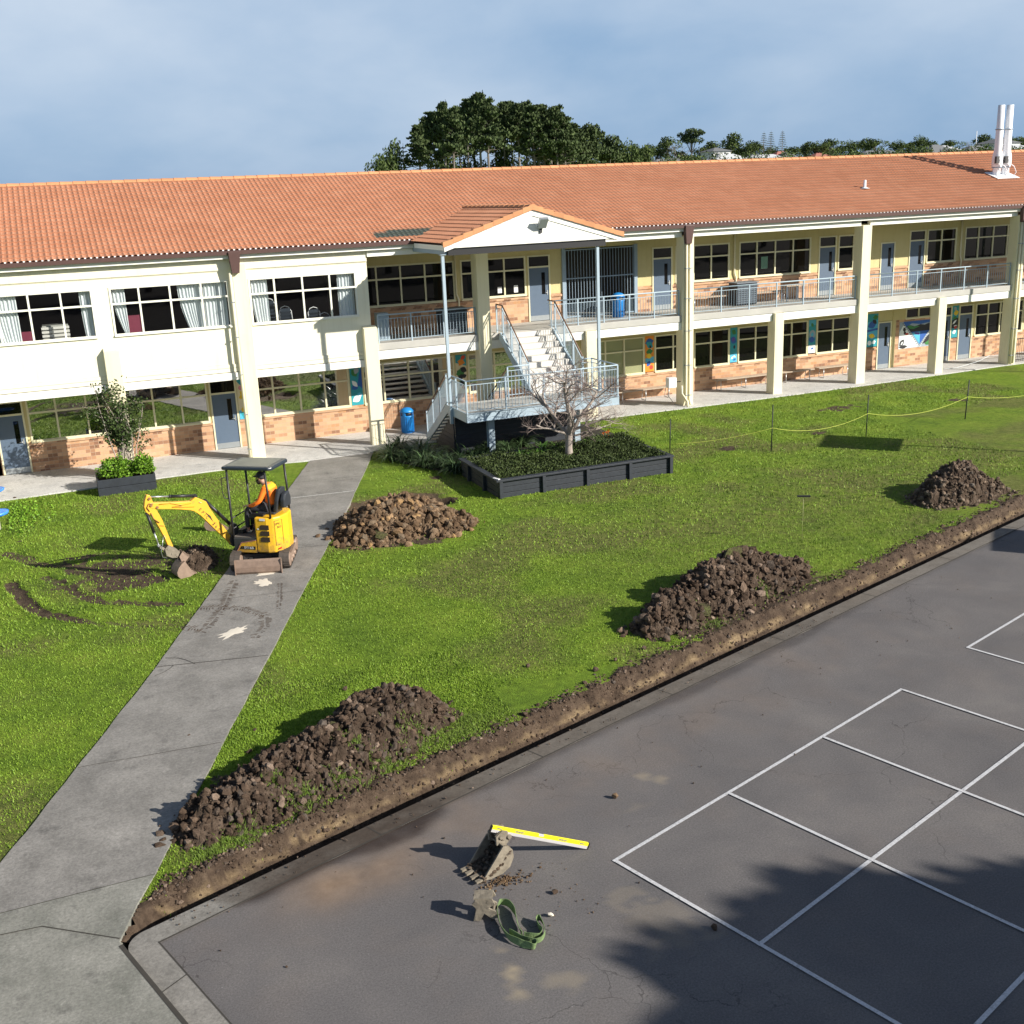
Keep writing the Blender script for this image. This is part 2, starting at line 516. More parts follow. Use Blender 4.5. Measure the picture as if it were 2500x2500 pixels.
ORG = {}
def tag(o, label=None, cat=None, group=None, kind=None):
    if label: o['label'] = label
    if cat: o['category'] = cat
    if group: o['group'] = group
    if kind: o['kind'] = kind
    return o
def thing(name, label, cat, loc=(0,0,0), group=None, local=False):
    o = bpy.data.objects.new(name, None)
    COL.objects.link(o)
    o.empty_display_size = 0.2
    o.location = loc
    ORG[o.name] = {'org': (0,0,0) if local else tuple(loc)}
    return tag(o, label, cat, group)
def dup(root, loc=None, rotz=None, label=None, group=None, scale=None):
    def cp(o, par):
        c = o.copy(); COL.objects.link(c); c.parent = par
        for ch in [k for k in bpy.data.objects if k.parent == o and k != c]:
            cp(ch, c)
        return c
    c = cp(root, None)
    if loc is not None: c.location = loc
    if rotz is not None: c.rotation_euler = (0,0,rotz)
    if scale is not None: c.scale = scale if isinstance(scale, (tuple, list)) else (scale,)*3
    if label: c['label'] = label
    if group: c['group'] = group
    return c
def struct(name, mb, mat, **k):
    return tag(mb.build(name, mat, **k), kind='structure')
def sstep(a, b, x):
    t = max(0.0, min(1.0, (x-a)/(b-a))); return t*t*(3-2*t)
def nz(x, y, z=0.0, s=1.0):
    return noise.noise(Vector((x*s, y*s, z)))
def fbm(x, y, z=0.0, s=1.0, oct=4):
    return noise.fractal(Vector((x*s, y*s, z)), 1.0, 2.0, oct)
# ------------------------------------------------------------------ ground
KU = Vector((0.9494, 0.3140, 0)); KV = Vector((0.3140, -0.9494, 0))
K0 = Vector((-0.10, 11.91, 0))
def kp(u, v, z=0.0):
    return (K0.x+KU.x*u+KV.x*v, K0.y+KU.y*u+KV.y*v, z)
def kuv(x, y):
    dx, dy = x-K0.x, y-K0.y
    return dx*KU.x+dy*KU.y, dx*KV.x+dy*KV.y
PATH_L = [(-4.6, 7.6), (-1.71, 14.14), (-0.75, 16.28), (0.58, 19.30), (2.56, 24.1), (4.82, 29.5), (6.98, 34.62)]
PATH_R = [(-1.2, 9.6), (-0.30, 11.95), (0.18, 13.10), (1.05, 15.2), (2.89, 19.56), (4.11, 22.47), (6.47, 28.0), (7.63, 30.89), (9.12, 34.62)]
def xat(line, y):
    if y <= line[0][1]: return line[0][0]+(y-line[0][1])*0.42
    for (x0, y0), (x1, y1) in zip(line, line[1:]):
        if y <= y1: return x0+(x1-x0)*(y-y0)/(y1-y0)
    (x0, y0), (x1, y1) = line[-2], line[-1]
    return x1+(x1-x0)*(y-y1)/(y1-y0)

def seg_d(x, y, pts):
    best = 1e9; tt = 0; acc = 0
    for (x0, y0), (x1, y1) in zip(pts, pts[1:]):
        dx, dy = x1-x0, y1-y0
        L = math.hypot(dx, dy)
        t = max(0, min(1, ((x-x0)*dx+(y-y0)*dy)/(L*L)))
        d = math.hypot(x-x0-t*dx, y-y0-t*dy)
        if d < best: best = d; tt = acc+t*L
        acc += L
    return best, tt
RUT1 = [(-1.84, 26.32), (-1.55, 24.96), (-1.17, 23.9), (-0.57, 23.22), (0.47, 22.3), (1.6, 21.6)]
RUT2 = [(-1.13, 26.49), (-0.52, 25.05), (-0.02, 24.1), (0.57, 23.68), (1.6, 23.0)]
RUT3 = [(-1.9, 28.9), (-1.3, 27.65), (-0.3, 26.9), (0.5, 25.7), (1.3, 24.9)]
SCARS = [(-0.2, 27.6, 0.9, 0.25), (0.5, 25.9, 0.7, 0.5), (0.9, 24.7, 0.45, 0.3), (-0.6, 25.4, 0.35, 0.2),
         (20.4, 30.9, 0.0, 0), (26.3, 32.2, 1.3, 0.45), (19.3, 28.9, 0.4, 0.45), (30.8, 31.0, 0.5, 0.5), (23.0, 29.3, 0.45, 0.3),
         (-1.35, 31.6, 0.14, 0.1), (-1.75, 29.9, 0.2, 0.12), (9.9, 30.4, 0.4, 0.35)]
def ground_state(x, y):
    """height, soil, clay, dry of the lawn at a point"""
    u, v = kuv(x, y)
    h = 0.022+0.010*fbm(x, y, 3.0, 0.9, 3)
    soil = 0.0; clay = 0.0
    dpr = x-xat(PATH_R, y)
    n = fbm(x, y, 0.0, 2.6, 4)
    if v > -1.9 and u > -0.6:
        wid = 0.75+0.10*nz(u, 0, 1.0, 0.6)+0.10*nz(u, 0, 4.0, 2.3)+0.06*nz(u, 0, 7.0, 7.0)+0.04*sstep(3, 12, u)-0.22*(1-sstep(0.3, 2.6, u))
        k = sstep(0.0, 0.35, dpr)
        if v > -wid-0.35:
            soil = max(soil, sstep(-wid-0.22, -wid-0.02, v+0.20*n))
        lip = math.exp(-((v+wid+0.05)/0.10)**2)*0.035*(0.5+n)
        if v > -wid:
            t = (v+wid)/wid                           # 0 grass edge .. 1 kerb
            vb = (0.60-0.18*(1-sstep(0.3, 2.6, u)))+0.03*nz(u, 0, 2.0, 2.0)
            if v > -vb: dz = -0.27-0.33*sstep(0.0, 0.06, v+vb)
            else:
                q = (v+wid)/(wid-vb)
                dz = -0.27*(0.25*sstep(0, 0.25, q)+0.75*sstep(0.30, 1.0, q))
                dz += 0.035*n+0.03*nz(x, y, 1.0, 9.0)+0.018*nz(x, y, 3.0, 21.0)
            clay = max(clay, sstep(0.66, 0.80, (q if v <= -vb else 1)+0.12*n)*(1-sstep(0.93, 1.0, q if v <= -vb else 1))*(0.55+1.1*n+0.8*nz(x, y, 5.0, 1.3)))
            h = h*(1-k)+k*(0.03+dz)
            soil = 1.0
        h += lip*k
    # pit behind the clay heap
    d = math.hypot((x-9.05)/0.55, (y-27.9)/0.48)
    if d < 1.5:
        h -= 0.42*(1-sstep(0.55, 1.0, d+0.15*n))
        soil = max(soil, 1-sstep(0.9, 1.2, d+0.25*n))
    d = math.hypot((x-7.9)/1.75, (y-28.45)/0.95)
    if d < 1.4:
        k = 1-sstep(0.72, 0.98, d+0.28*n)
        soil = max(soil, k); h -= 0.06*k; h += 0.05*k*n; clay = max(clay, 0.35*k)
    # dirt spilt beside the path
    d = math.hypot((x-5.95)/0.75, (y-27.2)/1.15)
    if d < 1.3: soil = max(soil, 0.9*(1-sstep(0.6, 1.0, d+0.4*n)))
    # wheel ruts
    if x < 2.2 and 21 < y < 29.5:
        for pts, wd, sg in ((RUT1, 0.16, 1.0), (RUT2, 0.15, 0.75), (RUT3, 0.22, 0.8)):
            dd, tt = seg_d(x, y, pts)
            if dd < 0.6:
                strong = sg*(1.0 if pts is not RUT1 else (1.0-0.5*sstep(2.8, 4.5, tt)))
                k = 1-sstep(wd*0.7, wd*1.35, dd+0.10*n)
                soil = max(soil, k*strong*(0.92+0.2*math.sin(tt*40)))
                h -= 0.045*k*strong; h += 0.03*strong*math.exp(-((dd-wd*1.4)/0.07)**2)
        d = math.hypot((x-0.55)/1.5, (y-25.9)/1.7)
        soil = max(soil, 0.72*(1-sstep(0.45, 1.10, d+0.6*n)))
        d = math.hypot((x-0.55)/1.25, (y-25.1)/0.7)
        soil = max(soil, 0.85*(1-sstep(0.3, 1.0, d+0.6*n)))
    for (sx, sy, rx, ry) in SCARS:
        if rx and abs(x-sx) < 2*rx+0.3 and abs(y-sy) < 2*ry+0.3:
            d = math.hypot((x-sx)/rx, (y-sy)/ry)
            soil = max(soil, 0.85*(1-sstep(0.3, 1.15, d+0.7*n)))
    # skirts of soil round the spoil heaps
    for (ux, uy, rx, ry) in ((21.2, 21.2, 1.5, 1.0), (11.9, 17.5, 2.6, 0.9), (2.65, 14.85, 2.4, 0.80), (7.3, 26.0, 1.9, 1.7), (2.3, 25.9, 0.5, 0.9)):
        if abs(x-ux) < rx*1.5 and abs(y-uy) < ry*1.7:
            ang = 0.32 if rx > 2 else 0
            dx, dy = x-ux, y-uy
            a, b2 = dx*math.cos(ang)+dy*math.sin(ang), -dx*math.sin(ang)+dy*math.cos(ang)
            d = math.hypot(a/rx, b2/ry)
            soil = max(soil, 0.9*(1-sstep(0.75, 1.12, d+0.3*n)))
    dry = sstep(-0.1, 0.45, fbm(x, y, 9.0, 0.33, 3)+0.0)*0.8
    dry = max(dry, 0.8*math.exp(-((y-20.5-0.12*x)/3.2)**2)*sstep(8, 14, x)*(0.7+0.6*n))
    return h, max(0, min(1, soil)), max(0, min(1, clay)), max(0, min(1, dry))

def grid_sheet(name, us, vs_, fn, mat, keep=None, attr=None, kind='structure'):
    nu, nv = len(us), len(vs_)
    verts = []; cols = []
    for v in vs_:
        for u in us:
            p, c = fn(u, v)
            verts.append(p); cols.append(c)
    faces = []
    for j in range(nv-1):
        for i in range(nu-1):
            a = j*nu+i
            if keep is None or keep(verts[a], verts[a+1], verts[a+nu+1], verts[a+nu]):
                faces.append((a, a+1, a+nu+1, a+nu))
    me = bpy.data.meshes.new(name)
    me.from_pydata(verts, [], faces)
    me.materials.append(mat)
    me.polygons.foreach_set('use_smooth', [True]*len(faces))
    ca = me.color_attributes.new(attr or 'mask', 'FLOAT_COLOR', 'POINT')
    flat = []
    for c in cols: flat.extend((c[0], c[1], c[2], 1.0))
    ca.data.foreach_set('color', flat)
    me.update()
    if len(faces) and me.polygons[len(faces)//2].normal.z < 0:
        me.flip_normals()
    ob = bpy.data.objects.new(name, me)
    COL.objects.link(ob)
    tag(ob, kind=kind)
    return ob

def lawn_material():
    mt, t, b = new_mat('lawn_and_bare_soil')
    at = t.nodes.new('ShaderNodeAttribute'); at.attribute_name = 'mask'
    sp = t.nodes.new('ShaderNodeSeparateColor'); t.links.new(at.outputs['Color'], sp.inputs[0])
    patch = noise_node(t, 0.75, 7, 0.62)
    g = ramp(t, patch, [(0.30, (0.100, 0.175, 0.017)), (0.48, (0.155, 0.245, 0.021)), (0.62, (0.195, 0.280, 0.028)), (0.75, (0.23, 0.29, 0.04))])
    dryc = ramp(t, noise_node(t, 3.0, 6, 0.7), [(0.3, (0.10, 0.12, 0.028)), (0.7, (0.20, 0.19, 0.065))])
    g = mix(t, sp.outputs[2], g, dryc)
    fine = ramp(t, noise_node(t, 38, 5, 0.75), [(0.30, 0.68), (0.5, 1.0), (0.70, 1.32)])
    g = mix(t, 1.0, g, fine, 'MULTIPLY')
    mid = ramp(t, noise_node(t, 7, 5, 0.7), [(0.3, 0.68), (0.7, 1.28)])
    g = mix(t, 1.0, g, mid, 'MULTIPLY')
    s = ramp(t, noise_node(t, 5.0, 9, 0.72), [(0.28, (0.028, 0.019, 0.014)), (0.5, (0.080, 0.055, 0.038)), (0.75, (0.155, 0.112, 0.078))])
    s2 = ramp(t, noise_node(t, 9, 8, 0.7), [(0.3, (0.14, 0.095, 0.055)), (0.7, (0.33, 0.245, 0.145))])
    s = mix(t, sp.outputs[1], s, s2)
    # ragged grass/soil boundary
    ad = t.nodes.new('ShaderNodeMath'); ad.operation = 'ADD'
    t.links.new(sp.outputs[0], ad.inputs[0])
    sb = t.nodes.new('ShaderNodeMath'); sb.operation = 'MULTIPLY_ADD'
    t.links.new(noise_node(t, 16, 5, 0.7), sb.inputs[0]); sb.inputs[1].default_value = 1.1; sb.inputs[2].default_value = -0.55
    t.links.new(sb.outputs[0], ad.inputs[1])
    f = ramp(t, ad.outputs[0], [(0.40, 0.0), (0.62, 1.0)])
    t.links.new(mix(t, f, g, s), b.inputs['Base Color'])
    b.inputs['Roughness'].default_value = 0.9
    b.inputs['Specular IOR Level'].default_value = 0.2
    hh = mix(t, f, noise_node(t, 45, 4, 0.7), noise_node(t, 18, 8, 0.75))
    bump(t, b, hh, 1.0, 0.05)
    return mt
M['lawn'] = lawn_material()

us = [-7+0.12*i for i in range(58)]+[0.05*i for i in range(240)]+[12+0.1*i for i in range(370)]
vv = [-27+0.16*i for i in range(int(25.4/0.16))]
vv += [vv[-1]+0.03*(i+1) for i in range(int((-0.0-vv[-1])/0.03))]
vv[-1] = -0.004
def lawn_fn(u, v):
    x, y, _ = kp(u, v)
    h, s, c, d = ground_state(x, y)
    return (x, y, h), (s, c, d)
def lawn_keep(a, b, c, d):
    x = (a[0]+c[0])/2; y = (a[1]+c[1])/2
    if y > 36.0 or y < 9: return False
    if xat(PATH_L, y)+0.25 < x < xat(PATH_R, y)-0.12: return False
    if y < 13.4 and x > xat(PATH_L, y)+0.25 and x < xat(PATH_R, y)-0.02: return False
    return True
lawn = grid_sheet('lawn', us, vv, lawn_fn, M['lawn'], keep=lawn_keep)
# lawn further to the left, down to the picture edge and beyond
def side_fn(x, y):
    h, s, c, d = ground_state(x, y)
    return (x, y, h-0.012), (s, c, d)
side = grid_sheet('lawn', [-30+0.5*i for i in range(int(34/0.5))], [6+0.5*i for i in range(60)], side_fn, M['lawn'],
                  keep=lambda a, b, c, d: c[0] < xat(PATH_L, a[1])-0.1 and c[1] < 34.7 and (kuv((a[0]+c[0])/2, (a[1]+c[1])/2)[0] < -6.6 or kuv((a[0]+c[0])/2, (a[1]+c[1])/2)[1] > -0.4))

def trench_edge():
    pass
# --- grass blades
def grass_blades():
    rnd = random.Random(5)
    V = []; F = []
    def area(x0, x1, y0, y1, dens, hgt):
        n = int((x1-x0)*(y1-y0)*dens)
        for _ in range(n):
            x = rnd.uniform(x0, x1); y = rnd.uniform(y0, y1)
            u, v = kuv(x, y)
            if v > -0.35: continue
            if xat(PATH_L, y)-0.0 < x < xat(PATH_R, y)+0.0: continue
            if x*0.42+2 > y and False: continue
            h, s, c, d = ground_state(x, y)
            if s > 0.45 and rnd.random() < (s-0.2)*1.2: continue
            a = rnd.uniform(0, 6.283); wd = rnd.uniform(0.006, 0.013)*(1 if y < 22 else 1.6)
            hh = hgt*rnd.uniform(0.5, 1.25)
            la = rnd.uniform(0, 6.283); ll = hh*rnd.uniform(0.1, 0.9)
            o = len(V)
            V.append((x-wd*math.cos(a), y-wd*math.sin(a), h-0.004)); V.append((x+wd*math.cos(a), y+wd*math.sin(a), h-0.004))
            V.append((x+ll*math.cos(la), y+ll*math.sin(la), h+hh))
            F.append((o, o+1, o+2))
    # wedge between path and trench, near to far
    area(-0.2, 6, 12.4, 18, 1300, 0.032)
    area(0.8, 14, 16, 22, 520, 0.034)
    area(-3, 2.6, 14, 22, 620, 0.034)
    area(14, 20, 17.5, 22, 300, 0.045)
    area(-3, 5.5, 22, 34.6, 230, 0.05)
    area(4, 26, 22, 30, 130, 0.05)
    area(8, 34, 30, 35.6, 90, 0.055)
    me = bpy.data.meshes.new('grass'); me.from_pydata(V, [], F); me.update()
    mt, t, b = new_mat('grass_blade')
    g = t.nodes.new('ShaderNodeNewGeometry')
    c = ramp(t, g.outputs['Random Per Island'], [(0, (0.125, 0.220, 0.020)), (0.5, (0.165, 0.265, 0.025)), (0.92, (0.195, 0.300, 0.033)), (1.0, (0.23, 0.29, 0.05))])
    pt = ramp(t, noise_node(t, 0.75, 7, 0.62), [(0.3, 0.75), (0.7, 1.2)])
    c = mix(t, 1.0, c, pt, 'MULTIPLY')
    t.links.new(c, b.inputs['Base Color']); b.inputs['Roughness'].default_value = 0.6
    b.inputs['Specular IOR Level'].default_value = 0.25
    me.materials.append(mt)
    ob = bpy.data.objects.new('grass', me); COL.objects.link(ob)
    tag(ob, 'short mown winter grass covering the lawn', 'grass', kind='stuff')
grass_blades()

# --- concrete surfaces
def concrete(name, dark, light, scale=1.1, stain=0.5, bmp=0.25):
    mt, t, b = new_mat(name)
    c = ramp(t, noise_node(t, scale, 9, 0.66, dist=0.3), [(0.3, dark), (0.7, light)])
    sp = ramp(t, noise_node(t, 26, 6, 0.75), [(0.33, 0.72), (0.5, 1.0), (0.68, 1.30)])
    c = mix(t, 1.0, c, sp, 'MULTIPLY')
    pal = ramp(t, noise_node(t, 6, 8, 0.8, dist=1.2), [(0.56, 0.0), (0.72, stain)])
    c = mix(t, pal, c, [min(1, v*1.45) for v in light])
    drk = ramp(t, noise_node(t, 2.6, 8, 0.7), [(0.28, 0.55), (0.44, 1.0)])
    c = mix(t, 1.0, c, drk, 'MULTIPLY')
    t.links.new(c, b.inputs['Base Color'])
    b.inputs['Roughness'].default_value = 0.85
    bump(t, b, noise_node(t, 55, 6, 0.7), bmp, 0.012)
    return mt
M['path'] = concrete('old_path_concrete', (0.158, 0.150, 0.137), (0.285, 0.270, 0.248))
M['plaza'] = concrete('worn_plaza_concrete', (0.155, 0.155, 0.132), (0.28, 0.272, 0.24), 1.6, 0.7)
M['walk'] = concrete('pale_walk_concrete', (0.44, 0.435, 0.42), (0.60, 0.59, 0.57), 0.9, 0.25, 0.1)
M['kerb'] = concrete('kerb_concrete', (0.165, 0.155, 0.138), (0.26, 0.245, 0.22), 1.5, 0.3)
M['joint'] = plain('dark_joint', (0.045, 0.04, 0.033), 0.95, var=0.4, scale=10)

pm = MB()
L = [(xat(PATH_L, y)+0.03*nz(0, y, 2, 1.3)+0.012*nz(0, y, 5, 6), y) for y in [13.0+0.3*i for i in range(73)]]
Rr = [(xat(PATH_R, y)+0.02*nz(3, y, 2, 1.3)+0.008*nz(3, y, 5, 6), y) for y in [13.0+0.3*i for i in range(73)]]
for (a, b, c, d) in zip(L, Rr, L[1:], Rr[1:]):
    pm.add([(a[0], a[1], 0.05), (b[0], b[1], 0.05), (d[0], d[1], 0.05), (c[0], c[1], 0.05)], [(0,1,2,3)])
    pm.add([(b[0], b[1], 0.05), (b[0], b[1], -0.08), (d[0], d[1], -0.08), (d[0], d[1], 0.05)], [(0,1,2,3)])
    pm.add([(a[0], a[1], 0.05), (a[0], a[1], -0.05), (c[0], c[1], -0.05), (c[0], c[1], 0.05)], [(3,2,1,0)])
struct('path', pm, M['path'])
# broad concrete apron the path grows out of (bottom left)
ap = MB()
U0A = -0.27
leg = [kp(U0A-0.02, 0.02)[:2], kp(U0A-0.02, 0.3)[:2], kp(U0A-0.02, 13)[:2]]
poly = [(-9, 0.0), (-9, 4.4), (xat(PATH_L, 10.0), 10.0), (xat(PATH_L, 11.6), 11.6), (xat(PATH_L, 13.0), 13.0), (xat(PATH_R, 13.0), 13.0), (-0.12, 12.45)] + leg
ap.add([(x, y, 0.044) for x, y in poly]+[(x, y, -0.3) for x, y in poly],
       [tuple(reversed(range(len(poly))))]+[(i, i+len(poly), (i+1) % len(poly)+len(poly), (i+1) % len(poly)) for i in range(len(poly))])
apo = struct('apron', ap, M['plaza'], fixn=True)
wk = MB()
wpoly = [(-20, 34.3), (-1.7, 34.62), (0.0, 34.70), (2.42, 34.90), (5.0, 34.93), (6.8, 34.66), (8.95, 34.58), (9.3, 34.85), (13, 35.1), (17.65, 35.3), (25.3, 35.2), (29.8, 35.25), (37.7, 35.6), (58, 35.6), (58, 38.0), (-20, 38.0)]
n = len(wpoly)
wk.add([(x, y, 0.058) for x, y in wpoly]+[(x, y, -0.1) for x, y in wpoly],
       [tuple(range(n))]+[(i, i+n, (i+1) % n+n, (i+1) % n) for i in range(n)])
struct('walkway', wk, M['walk'], fixn=True)
# joints and cracks of the concrete
jm = MB()
def strip(mb, pts, wd, z):
    for (a, b) in zip(pts, pts[1:]):
        a = Vector((a[0], a[1], 0)); b = Vector((b[0], b[1], 0))
        d = (b-a); s_ = Vector((-d.y, d.x, 0)).normalized()*wd/2
        mb.add([(a.x-s_.x, a.y-s_.y, z), (a.x+s_.x, a.y+s_.y, z), (b.x+s_.x, b.y+s_.y, z), (b.x-s_.x, b.y-s_.y, z)], [(0,3,2,1)])
def across(y0, y1, z, wd):
    xa, xb = xat(PATH_L, y0)+0.02, xat(PATH_R, y1)-0.02
    strip(jm, [(xa+(xb-xa)*k/8, y0+(y1-y0)*k/8+0.015*nz(k*0.9, y0, 7, 1)) for k in range(9)], wd, z)
across(19.75, 19.3, 0.054, 0.022); across(16.4, 16.2, 0.054, 0.012); across(22.9, 22.5, 0.054, 0.01); across(25.9, 25.4, 0.054, 0.012); across(32.0, 31.7, 0.054, 0.012)
strip(jm, [(0.98, 20.1), (1.2, 19.98), (1.32, 19.82), (1.42, 19.62), (1.45, 19.55)], 0.014, 0.055)
strip(jm, [(0.72, 19.35), (0.9, 19.45), (1.02, 19.58), (1.08, 19.68)], 0.014, 0.055)
strip(jm, [(-3.2, 12.42), (-2.2, 12.6), (-1.2, 12.5), (-0.36, 11.85)][1:], 0.016, 0.049)
struct('path_joints', jm, M['joint'])
lt = MB()
strip(lt, [(xat(PATH_L, 30.3)+0.05, 30.3), (xat(PATH_R, 30.1)-0.05, 30.1)], 0.05, 0.056)
struct('path_repair_line', lt, M['walk'])

# kerb: flush nib round the asphalt
kb = MB()
KW = 0.31
def corner_arc(rad, cx, cy, n=8):
    # arc in (u,v) frame from the u-axis line to the leg
    return [(cx-rad*math.sin(t), cy-rad*math.cos(t)) for t in [math.pi/2*k/n for k in range(n+1)]]
rr = 0.28
U0 = -0.27; UI = 0.05
outer = [(50, 0.0), (U0+rr, 0.0)]+[(U0+rr-rr*math.sin(t), rr-rr*math.cos(t)) for t in [math.pi/2*k/8 for k in range(1, 9)]]+[(U0, 14)]
inner = [(UI, 14), (UI, KW), (50, KW)]
pl = outer+inner
def kz(u, v): return kp(u, v, 0.028)
n = len(pl)
KZ = 0.014
ring_top = [kp(u, v, KZ) for u, v in pl]; ring_bot = [kp(u, v, -0.75) for u, v in pl]
kb.add(ring_top+ring_bot, [(i, i+n, (i+1) % n+n, (i+1) % n) for i in range(n)])
# top as quads
no = len(outer)
for i in range(1, no-2):
    pass
kb.add([kp(0.30,0,KZ), kp(U0+rr,0,KZ), kp(UI,KW,KZ), kp(0.30,KW,KZ)], [(0,1,2,3)])
arc = outer[1:no-1]
kb.add([kp(u, v, KZ) for u, v in arc]+[kp(UI, KW, KZ)], [(i, i+1, len(arc)) for i in range(len(arc)-1)])
kb.add([kp(U0,rr,KZ), kp(U0,14,KZ), kp(UI,14,KZ), kp(UI,KW,KZ)], [(0,1,2,3)])
struct('kerb', kb, M['kerb'], fixn=True)
kj = MB()
for u in (3.15, 6.1, 9.05, 12.2, 15.3, 18.4, 21.5, 24.6, 27.7):
    strip(kj, [kp(u, 0.0)[:2], kp(u+0.03, KW)[:2]], 0.016, 0.0175)
for v in (1.15, 2.6, 4.0):
    strip(kj, [kp(U0, v)[:2], kp(UI, v-0.08)[:2]], 0.014, 0.0175)
strip(kj, [kp(u, KW+0.012+0.012*nz(u, 0, 3, 2))[:2] for u in [UI+0.4*i for i in range(100)]], 0.024, 0.0180)
strip(kj, [kp(UI+0.008, v)[:2] for v in (0.31, 2, 4, 6)], 0.016, 0.0185)
strip(kj, [kp(U0-0.035, v)[:2] for v in (0.10, 2, 4, 6)], 0.05, 0.0475)
struct('kerb_joints', kj, M['joint'])

# asphalt with dried mud and damp
def asphalt_mat():
    mt, t, b = new_mat('asphalt')
    at = t.nodes.new('ShaderNodeAttribute'); at.attribute_name = 'mask'
    sp = t.nodes.new('ShaderNodeSeparateColor'); t.links.new(at.outputs['Color'], sp.inputs[0])
    c = ramp(t, noise_node(t, 0.55, 8, 0.6, dist=0.4), [(0.32, (0.112, 0.106, 0.107)), (0.55, (0.138, 0.129, 0.127)), (0.72, (0.165, 0.153, 0.146))])
    grit = ramp(t, noise_node(t, 42, 6, 0.85), [(0.3, 0.60), (0.5, 1.0), (0.72, 1.5)])
    c = mix(t, 1.0, c, grit, 'MULTIPLY')
    chalk = ramp(t, noise_node(t, 9, 9, 0.85, dist=2.0), [(0.64, 0.0), (0.78, 0.35)])
    c = mix(t, chalk, c, (0.26, 0.245, 0.22))
    vo = t.nodes.new('ShaderNodeTexVoronoi'); vo.feature = 'DISTANCE_TO_EDGE'; vo.inputs['Scale'].default_value = 0.42
    wv = t.nodes.new('ShaderNodeVectorMath'); wv.operation = 'ADD'
    nn_c = t.nodes.new('ShaderNodeTexNoise'); nn_c.inputs['Scale'].default_value = 1.6; nn_c.inputs['Detail'].default_value = 8
    t.links.new(pos_node(t), nn_c.inputs['Vector']); t.links.new(nn_c.outputs['Color'], wv.inputs[0]); t.links.new(pos_node(t), wv.inputs[1])
    t.links.new(wv.outputs[0], vo.inputs['Vector'])
    ck = ramp(t, vo.outputs['Distance'], [(0.0, 0.7), (0.0035, 0.0)])
    gate_ = ramp(t, noise_node(t, 0.35, 3), [(0.50, 0.0), (0.58, 1.0)])
    c = mix(t, mix(t, 1.0, ck, gate_, 'MULTIPLY'), c, (0.035, 0.033, 0.033))
    stn = ramp(t, noise_node(t, 30, 2, 0.5), [(0.74, 0.0), (0.78, 0.6)])
    c = mix(t, stn, c, (0.33, 0.32, 0.31))
    mud = ramp(t, noise_node(t, 4, 8, 0.7), [(0.3, (0.18, 0.125, 0.085)), (0.7, (0.28, 0.20, 0.14))])
    c = mix(t, sp.outputs[0], c, mud)
    c = mix(t, sp.outputs[1], c, mix(t, 1.0, c, (0.30, 0.26, 0.24), 'MULTIPLY'))
    c = mix(t, sp.outputs[2], c, (0.30, 0.25, 0.18))
    t.links.new(c, b.inputs['Base Color'])
    rg = mix(t, sp.outputs[1], (0.85,)*3, (0.55,)*3)
    t.links.new(rg, b.inputs['Roughness'])
    b.inputs['Specular IOR Level'].default_value = 0.22
    bump(t, b, noise_node(t, 110, 4, 0.7), 0.35, 0.01)
    return mt
M['asphalt'] = asphalt_mat()
def kerb_dirty():
    mt, t, b = new_mat('soiled_kerb_concrete')
    at = t.nodes.new('ShaderNodeAttribute'); at.attribute_name = 'mask'
    sp = t.nodes.new('ShaderNodeSeparateColor'); t.links.new(at.outputs['Color'], sp.inputs[0])
    c = ramp(t, noise_node(t, 1.5, 9, 0.66), [(0.3, (0.165, 0.155, 0.138)), (0.7, (0.26, 0.245, 0.22))])
    c = mix(t, 1.0, c, ramp(t, noise_node(t, 26, 6, 0.75), [(0.33, 0.72), (0.5, 1.0), (0.68, 1.3)]), 'MULTIPLY')
    c = mix(t, sp.outputs[0], c, ramp(t, noise_node(t, 5, 8, 0.7), [(0.3, (0.10, 0.078, 0.058)), (0.7, (0.19, 0.155, 0.12))]))
    c = mix(t, sp.outputs[1], c, mix(t, 1.0, c, (0.34, 0.29, 0.26), 'MULTIPLY'))
    t.links.new(c, b.inputs['Base Color']); b.inputs['Roughness'].default_value = 0.8
    b.inputs['Specular IOR Level'].default_value = 0.3
    bump(t, b, noise_node(t, 55, 6, 0.7), 0.3, 0.012)
    return mt
M['kerb_dirty'] = kerb_dirty()
WE = [(0.85, 0.0), (1.05, .33), (1.4, .44), (1.8, .47), (2.6, .42), (3.0, .60), (3.6, .66), (4.3, .38), (5, .40), (5.7, .52), (6.2, .40), (8.4, .42), (9.2, .58), (11, .50), (12.4, .56), (13.2, .46), (15, .40), (26, .33)]
def lerp_tab(tab, u):
    if u <= tab[0][0]: return tab[0][1]
    for (a, b), (c, d) in zip(tab, tab[1:]):
        if u <= c: return b+(d-b)*(u-a)/(c-a)
    return tab[-1][1]
